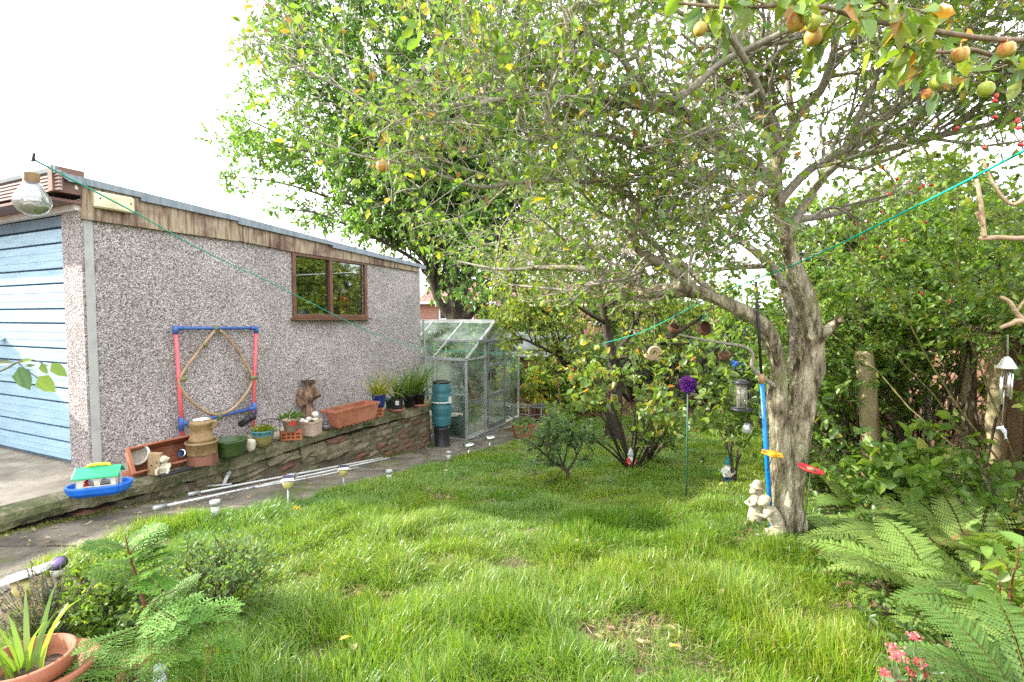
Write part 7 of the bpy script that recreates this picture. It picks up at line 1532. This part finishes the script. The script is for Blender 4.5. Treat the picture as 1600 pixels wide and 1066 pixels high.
# perch limb, feeder, jar, bird
t = thing('bird_feeder', 'caged seed feeder hanging under the perch branch left of the trunk', 'bird feeder', U(1158, 640, 2.88)); o = Vector(t.location); k = 2.88 / F; mb = MB(); H = 44 * k
mb.lathe([(0, .012), (8.5 * k, .012), (8.5 * k, H * .92), (0, H * .92)], n=16); mb.build('seed_tube', glassmat('feeder_tube', (.85, .85, .78), .15, .5, (.6, .55, .42)), t)
mb = MB()
for i in range(12): a = i * math.pi / 6; mb.tube([(14 * k * math.cos(a), 14 * k * math.sin(a), 0), (14 * k * math.cos(a), 14 * k * math.sin(a), H * .96)], .0013, 4)
for i in range(6): mb.tube([(14 * k * math.cos(q * .524), 14 * k * math.sin(q * .524), H * (.02 + i * .185)) for q in range(12)], .0013, 4, closed=True)
mb.build('cage', M['wire'], t); mb = MB(); mb.lathe([(0, H * .93), (11 * k, H * .92), (15 * k, H * .97), (6 * k, H * 1.06), (0, H * 1.08)], n=18); mb.build('lid', M['dark_metal'], t)
mb = MB(); mb.lathe([(0, -.004), (15 * k, -.004), (15.5 * k, .006), (0, .007)], n=18); mb.build('tray', M['dark_metal'], t); mb = MB(); mb.tube([(0, 0, H * 1.07), (0, 0, H * 1.07 + 16 * k)], .0015, 5); mb.build('hook', M['wire'], t)
t = thing('glass_jar', 'small clear jar hanging below the caged seed feeder', 'jar', U(1167, 676, 2.86)); mb = MB(); mb.lathe([(0, 0), (6.5 * k, 0), (7 * k, .01), (7 * k, 10 * k), (5 * k, 12 * k), (5 * k, 14 * k), (4.4 * k, 14 * k), (4.4 * k, 12 * k), (6.2 * k, 9 * k), (6 * k, .004), (0, .004)], n=16); mb.build('body', M['bulb_glass'], t); mb = MB(); mb.tube([(0, 0, 14 * k), (-.01, .01, 34 * k)], .0012, 5); mb.tube([(-4.5 * k, 0, 13 * k), (0, 0, 16 * k), (4.5 * k, 0, 13 * k)], .0012, 5); mb.build('wire_loop', M['wire'], t)
t = thing('bird_ornament', 'small blue painted bird ornament perched on the low apple branch', 'ornament', U(1150, 574, 2.89), R(15)); mb = MB()
mb.ell((0, 0, .018), (.026, .015, .017), RY(-18)); mb.ell((-.024, 0, .032), (.013, .012, .012)); mb.tube([(.015, 0, .018), (.055, 0, .012)], [.008, .004], 8); mb.build('body', plain('blue_bird', (.03, .16, .50), .4), t, remesh=.003)
mb = MB(); mb.tube([(-.035, 0, .032), (-.047, 0, .03)], [.004, .0008], 6); mb.build('beak', M['black'], t); mb = MB(); mb.ell((.006, -.013, .02), (.02, .004, .010), RY(-15)); mb.build('wing', plain('dark_wing', (.03, .05, .09), .5), t)
mb = MB(); mb.tube([(-.012, 0, 0), (-.012, 0, -.012)], .002, 5); mb.tube([(-.04, 0, -.013), (.07, 0, -.012)], .004, 6); mb.build('perch', M['wire'], t)
# coconuts
cm = MB(); cm.lathe([(0, -1), (.45, -.9), (.8, -.6), (.98, -.15), (1, .2), (.93, .45), (.86, .45), (.9, .15), (.86, -.2), (.7, -.55), (.4, -.8), (0, -.88)], n=22)
for x, y, Y, r, rx, lab, up in ((1053, 513, 3.0, 9.5, -38, 'open coconut shell hanging left of its two neighbours', 26), (1100, 513, 2.92, 11.5, -75, 'largest round coconut shell hanging from the low limb', 24), (1132, 555, 2.86, 9.5, -15, 'lowest coconut half hanging beside the blue bird', 30)):
    k = Y / F; c = U(x, y, Y); t = thing('coconut_feeder', lab, 'bird feeder', c, R(20), 'hanging coconut shells'); mb = MB(); rot = RX(-rx); mb.v = [rot @ (v * r * k) for v in cm.v]; mb.f = cm.f; mb.m = cm.m; mb.s = cm.s; mb.build('shell', M['coconut'], t)
    mb = MB()
    for q in (-1, 1): mb.tube([(q * r * k * .9, 0, r * k * .3), (0, 0, r * k * 1.8)], .0015, 5)
    mb.tube([(0, 0, r * k * 1.8), (0, 0, up * k * 1.1)], .0015, 5); mb.build('cord', M['cord_green'] if y < 520 and x > 1090 else M['string'], t)
# snail, purple ball
t = thing('snail_ornament', 'tan snail ornament with a spiral shell hanging in front of the middle tree', 'ornament', U(1022, 556, 4.6)); k = 4.6 / F; mb = MB()
mb.tube([Vector(v) * k for v in ((-15, 0, 2), (-11, 0, -3), (-4, 0, -5), (6, 0, -5), (13, 0, -5))], [2.2 * k, 2.8 * k, 3 * k, 2.6 * k, 1 * k], 10); mb.tube([Vector(v) * k for v in ((-15, 0, 2), (-18, 0, 8))], .8 * k, 6); mb.build('body', M['snail'], t)
mb = MB(); sp = [(math.cos(a) * (9.5 - a * .58), (-.2 * a), 4 + math.sin(a) * (9.5 - a * .58)) for a in np.linspace(0, 14, 60)]; mb.tube([Vector(v) * k for v in sp], [(3.4 - .19 * a) * k for a in np.linspace(0, 14, 60)], 8); mb.build('shell', M['snail'], t); mb = MB(); mb.tube([(0, 0, 14 * k), (0, 0, 60 * k)], .0015, 5); mb.build('cord', M['string'], t)
c = U(1075, 601, 4.0); t = thing('purple_ball', 'purple spiky allium ball ornament on a thin stem at the back of the lawn', 'ornament', c); rng = np.random.default_rng(71); n = 420; d = nrm(rng.normal(size=(n, 3))); r = 13.5 * 4.0 / F; m = NP(); leaves(m, np.array(c) + d * r * .55, d + rng.normal(size=(n, 3)) * .25, rng.normal(size=(n, 3)), r * .5, r * .22, pick(rng, [(2, (.17, .04, .42)), (1, (.24, .08, .52)), (1, (.09, .02, .26))], n)); m.build('petals', M['leaf_matt'], t)
mb = MB(); mb.ell((0, 0, 0), r * .62); mb.build('core', M['purple'], t); mb = MB(); mb.tube([c, Vector((c.x, c.y, gz(c.y) - .03))], .006, 6); mb.build('stem', M['green_plastic'], t, world=True)
# terracotta square pot, wire stand and cane near the greenhouse
p = G(817, 685); t = thing('square_planter', 'small square terracotta planter with a sprawling plant beside the greenhouse door', 'planter', p, R(20)); mb = MB(); w_ = 30 * p.y / F; trough(mb, w_, w_, w_ * .8, taper=.78); mb.build('tub', M['terracotta'], t, bevel=.004); mb = MB(); mb.box((0, 0, w_ * .66), (w_ * .88, w_ * .88, .02)); mb.build('soil', M['soil'], t); tuft(t, (0, 0, w_ * .75), (.16, .16, .12), 120, .06, .45, GRN, 72)
def wstand(px_, py_, Y, w, h, lab, sd):
    g0 = gz(Y); t = thing('wire_plant_stand', lab, 'plant stand', (U(px_, 600, Y).x, Y, g0), R(sd)); mb = MB(); n = 20
    for z in (h, h * .55): mb.tube([(w * math.cos(2 * math.pi * i / n), w * math.sin(2 * math.pi * i / n), z) for i in range(n)], .007, 6, closed=True)
    for i in range(-4, 5): q = w * math.sqrt(max(0, 1 - (i / 4.6) ** 2)); mb.tube([(i / 4.6 * w, -q, h), (i / 4.6 * w, q, h)], .004, 5)
    mb.build('top', M['alu_dark'], t)
    for a in (45, 135, 225, 315): mb = MB(); mb.tube([(w * math.cos(R(a)), w * math.sin(R(a)), h), (w * 1.12 * math.cos(R(a)), w * 1.12 * math.sin(R(a)), 0)], .008, 6); mb.build('leg', M['alu_dark'], t)
wstand(812, 650, 9.1, .2, .42, 'grey wire plant stand nearer the greenhouse in front of the shed', 10); wstand(846, 655, 8.9, .22, .44, 'grey wire plant stand right of its twin near the yellow plant', 40)
a, b = G(879, 668), U(868, 555, 8.6); t = thing('garden_cane', 'orange-brown bamboo cane standing upright left of the currant bush', 'cane', a); mb = MB(); mb.tube([a - Z * .05] + [a.lerp(b, q) for q in (.25, .5, .75, 1)], [.016, .0155, .015, .0145, .014], 8); mb.build('shaft', M['cane'], t, world=True)
mb = MB()
for q in (.2, .42, .63, .84): c = a.lerp(b, q); mb.tube([c - Z * .008, c + Z * .008], .019, 8)
mb.build('joints', M['cane'], t, world=True)
# ---------------------------------------------------------------- posts, pruned branches and wind chime on the right
def logpost(lab, p0, p1, r, seed, sq=False):
    t = thing('log_post', lab, 'post', p0); rg = random.Random(seed); mb = MB(); pts = [p0 - Z * .05] + [p0.lerp(p1, k / 8) + Vector((rg.uniform(-.006, .006), rg.uniform(-.006, .006), 0)) for k in range(1, 9)]; mb.tube(pts, [r * (1.08 - .02 * i) for i in range(9)], 14, jit=.25); mb.build('shaft', M['log'], t, world=True)
def ground_at(px_, Y): return Vector((U(px_, 600, Y).x, Y, gz(Y)))
logpost('leaning pale log post right of the apple trunk', ground_at(1372, 4.15), U(1350, 548, 4.15), .068, 1); logpost('slim grey log post in front of the fence panels', ground_at(1516, 4.2), U(1513, 535, 4.2), .055, 2); logpost('thick log post beside the wind chime', ground_at(1562, 3.75), U(1560, 525, 3.75), .06, 3)
p0 = ground_at(1584, 3.8); t = thing('timber_post', 'square pale timber post behind the wind chime', 'post', p0, -ANG); mb = MB(); mb.box((0, 0, .62), (.10, .10, 1.3), top=.97); mb.build('shaft', M['fence_post'], t, bevel=.006); mb = MB(); mb.box((0, 0, 1.285), (.12, .12, .03), top=.6); mb.build('cap', M['fence_post'], t)
p0 = ground_at(1449, 4.55); t = thing('timber_post', 'narrow white-painted post standing against the fence', 'post', p0, -ANG); mb = MB(); mb.box((0, 0, .58), (.06, .05, 1.2), top=.97); mb.build('shaft', M['white_paint'], t, bevel=.004); mb = MB(); mb.box((0, 0, 1.19), (.075, .065, .025)); mb.build('cap', M['white_paint'], t)
p0 = ground_at(1407, 4.9); t = thing('timber_post', 'orange-brown square post in the shade of the climber', 'post', p0, -ANG); mb = MB(); mb.box((0, 0, .58), (.09, .07, 1.25), top=.97); mb.build('shaft', M['fence_post'], t, bevel=.004); mb = MB(); mb.box((0, 0, 1.215), (.11, .09, .025), top=.7); mb.build('cap', M['fence_post'], t)
def sticks(lab, lst):
    t = thing('pruned_branch', lab, 'branch', U(*lst[0][0][:3])); mb = MB()
    for l in lst: P, r = limb(l, 14); mb.tube([Vector(v) for v in P], list(r), 9, jit=.35)
    mb.build('stem', M['stick'], t, world=True); return t
sticks('bare sawn branch with an upright stub at the right edge', [[(1680, 352, 1.75, .009), (1605, 371, 1.75, .0088), (1560, 371, 1.76, .0082), (1529, 373, 1.77, .007)], [(1538, 371, 1.765, .008), (1535, 345, 1.77, .0078), (1532, 315, 1.77, .007), (1526, 280, 1.78, .0062)], [(1536, 352, 1.765, .007), (1528, 337, 1.76, .006), (1526, 331, 1.76, .006)], [(1640, 260, 1.72, .009), (1590, 318, 1.75, .007), (1560, 300, 1.77, .005), (1535, 250, 1.8, .003)]])
sticks('bare forked branch end holding the wind chime at the right edge', [[(1680, 525, 1.8, .011), (1600, 502, 1.82, .0095), (1580, 506, 1.83, .008), (1562, 513, 1.84, .0055)], [(1602, 503, 1.82, .009), (1588, 488, 1.83, .008), (1578, 472, 1.84, .007), (1563, 464, 1.85, .0055)], [(1588, 488, 1.83, .005), (1600, 470, 1.83, .004), (1615, 455, 1.83, .0025)]])
Yw = 1.84; k = Yw / F * .86; o = U(1573, 576, Yw); t = thing('wind_chime', 'silver wind chime with a bell dome and a dolphin weight', 'wind chime', o); mb = MB()
mb.lathe([(0, 22 * k), (3 * k, 21.5 * k), (7 * k, 17 * k), (11 * k, 9 * k), (14.5 * k, 2 * k), (15.5 * k, 0), (14 * k, .4 * k), (10 * k, 8 * k), (6 * k, 15 * k), (0, 19 * k)], n=26); mb.build('dome', pm('pewter', [(.5, .5, .48), (.75, .75, .73)], .4, .6, 12), t)
for x, y, za, zb in ((-11, -2, -16, -55), (0, -5, -6, -50), (8, -2, -9, -56), (1, 6, -40, -66), (-4, 4, -14, -52)):
    mb = MB(); mb.tube([(x * k, y * k, za * k), (x * k, y * k, zb * k)], 2.5 * k, 10); cb = mb.build('chime_tube', plain('chime_metal', (.78, .78, .8), .25, .9), t); mb = MB(); mb.tube([(x * k, y * k, za * k), (x * .85 * k, y * .8 * k, 2 * k)], .0007, 4); mb.build('cord', M['string'], cb)
mb = MB(); mb.tube([(0, 0, 20 * k), (-2 * k, 0, 62 * k)], .0009, 4); mb.tube([(2 * k, 0, 20 * k), (0, 0, 62 * k)], .0009, 4); mb.build('hanging_cord', M['string'], t); mb = MB(); mb.lathe([(0, -34 * k), (6 * k, -34 * k), (6 * k, -32 * k), (0, -32 * k)], n=14); mb.build('striker', M['wood_pale'], t)
mb = MB(); mb.tube([(0, 0, 2 * k), (-3 * k, 0, -70 * k), (-4.5 * k, 0, -108 * k)], .0008, 4); mb.build('weight_cord', M['string'], t)
mb = MB(); mb.tube([Vector(v) * k for v in ((-14, 0, -110), (-9, 0, -109), (-4, 0, -110), (1, 0, -115), (3, 0, -121), (4, 0, -127))], [1 * k, 3 * k, 4 * k, 3.6 * k, 2.2 * k, 1 * k], 10); mb.plate([Vector(v) * k for v in ((-5, -.4, -107), (-1, -.4, -103), (0, -.4, -110))], (0, .8 * k, 0)); mb.plate([Vector(v) * k for v in ((4, -.4, -125), (9, -.4, -130), (4, -.4, -129), (0, -.4, -132))], (0, .8 * k, 0)); mb.plate([Vector(v) * k for v in ((-6, -2, -112), (-3, -2, -119), (-1, -2, -113))], (0, .8 * k, 0)); mb.build('dolphin_weight', plain('pale_blue', (.6, .66, .75), .35), t, remesh=.0016)
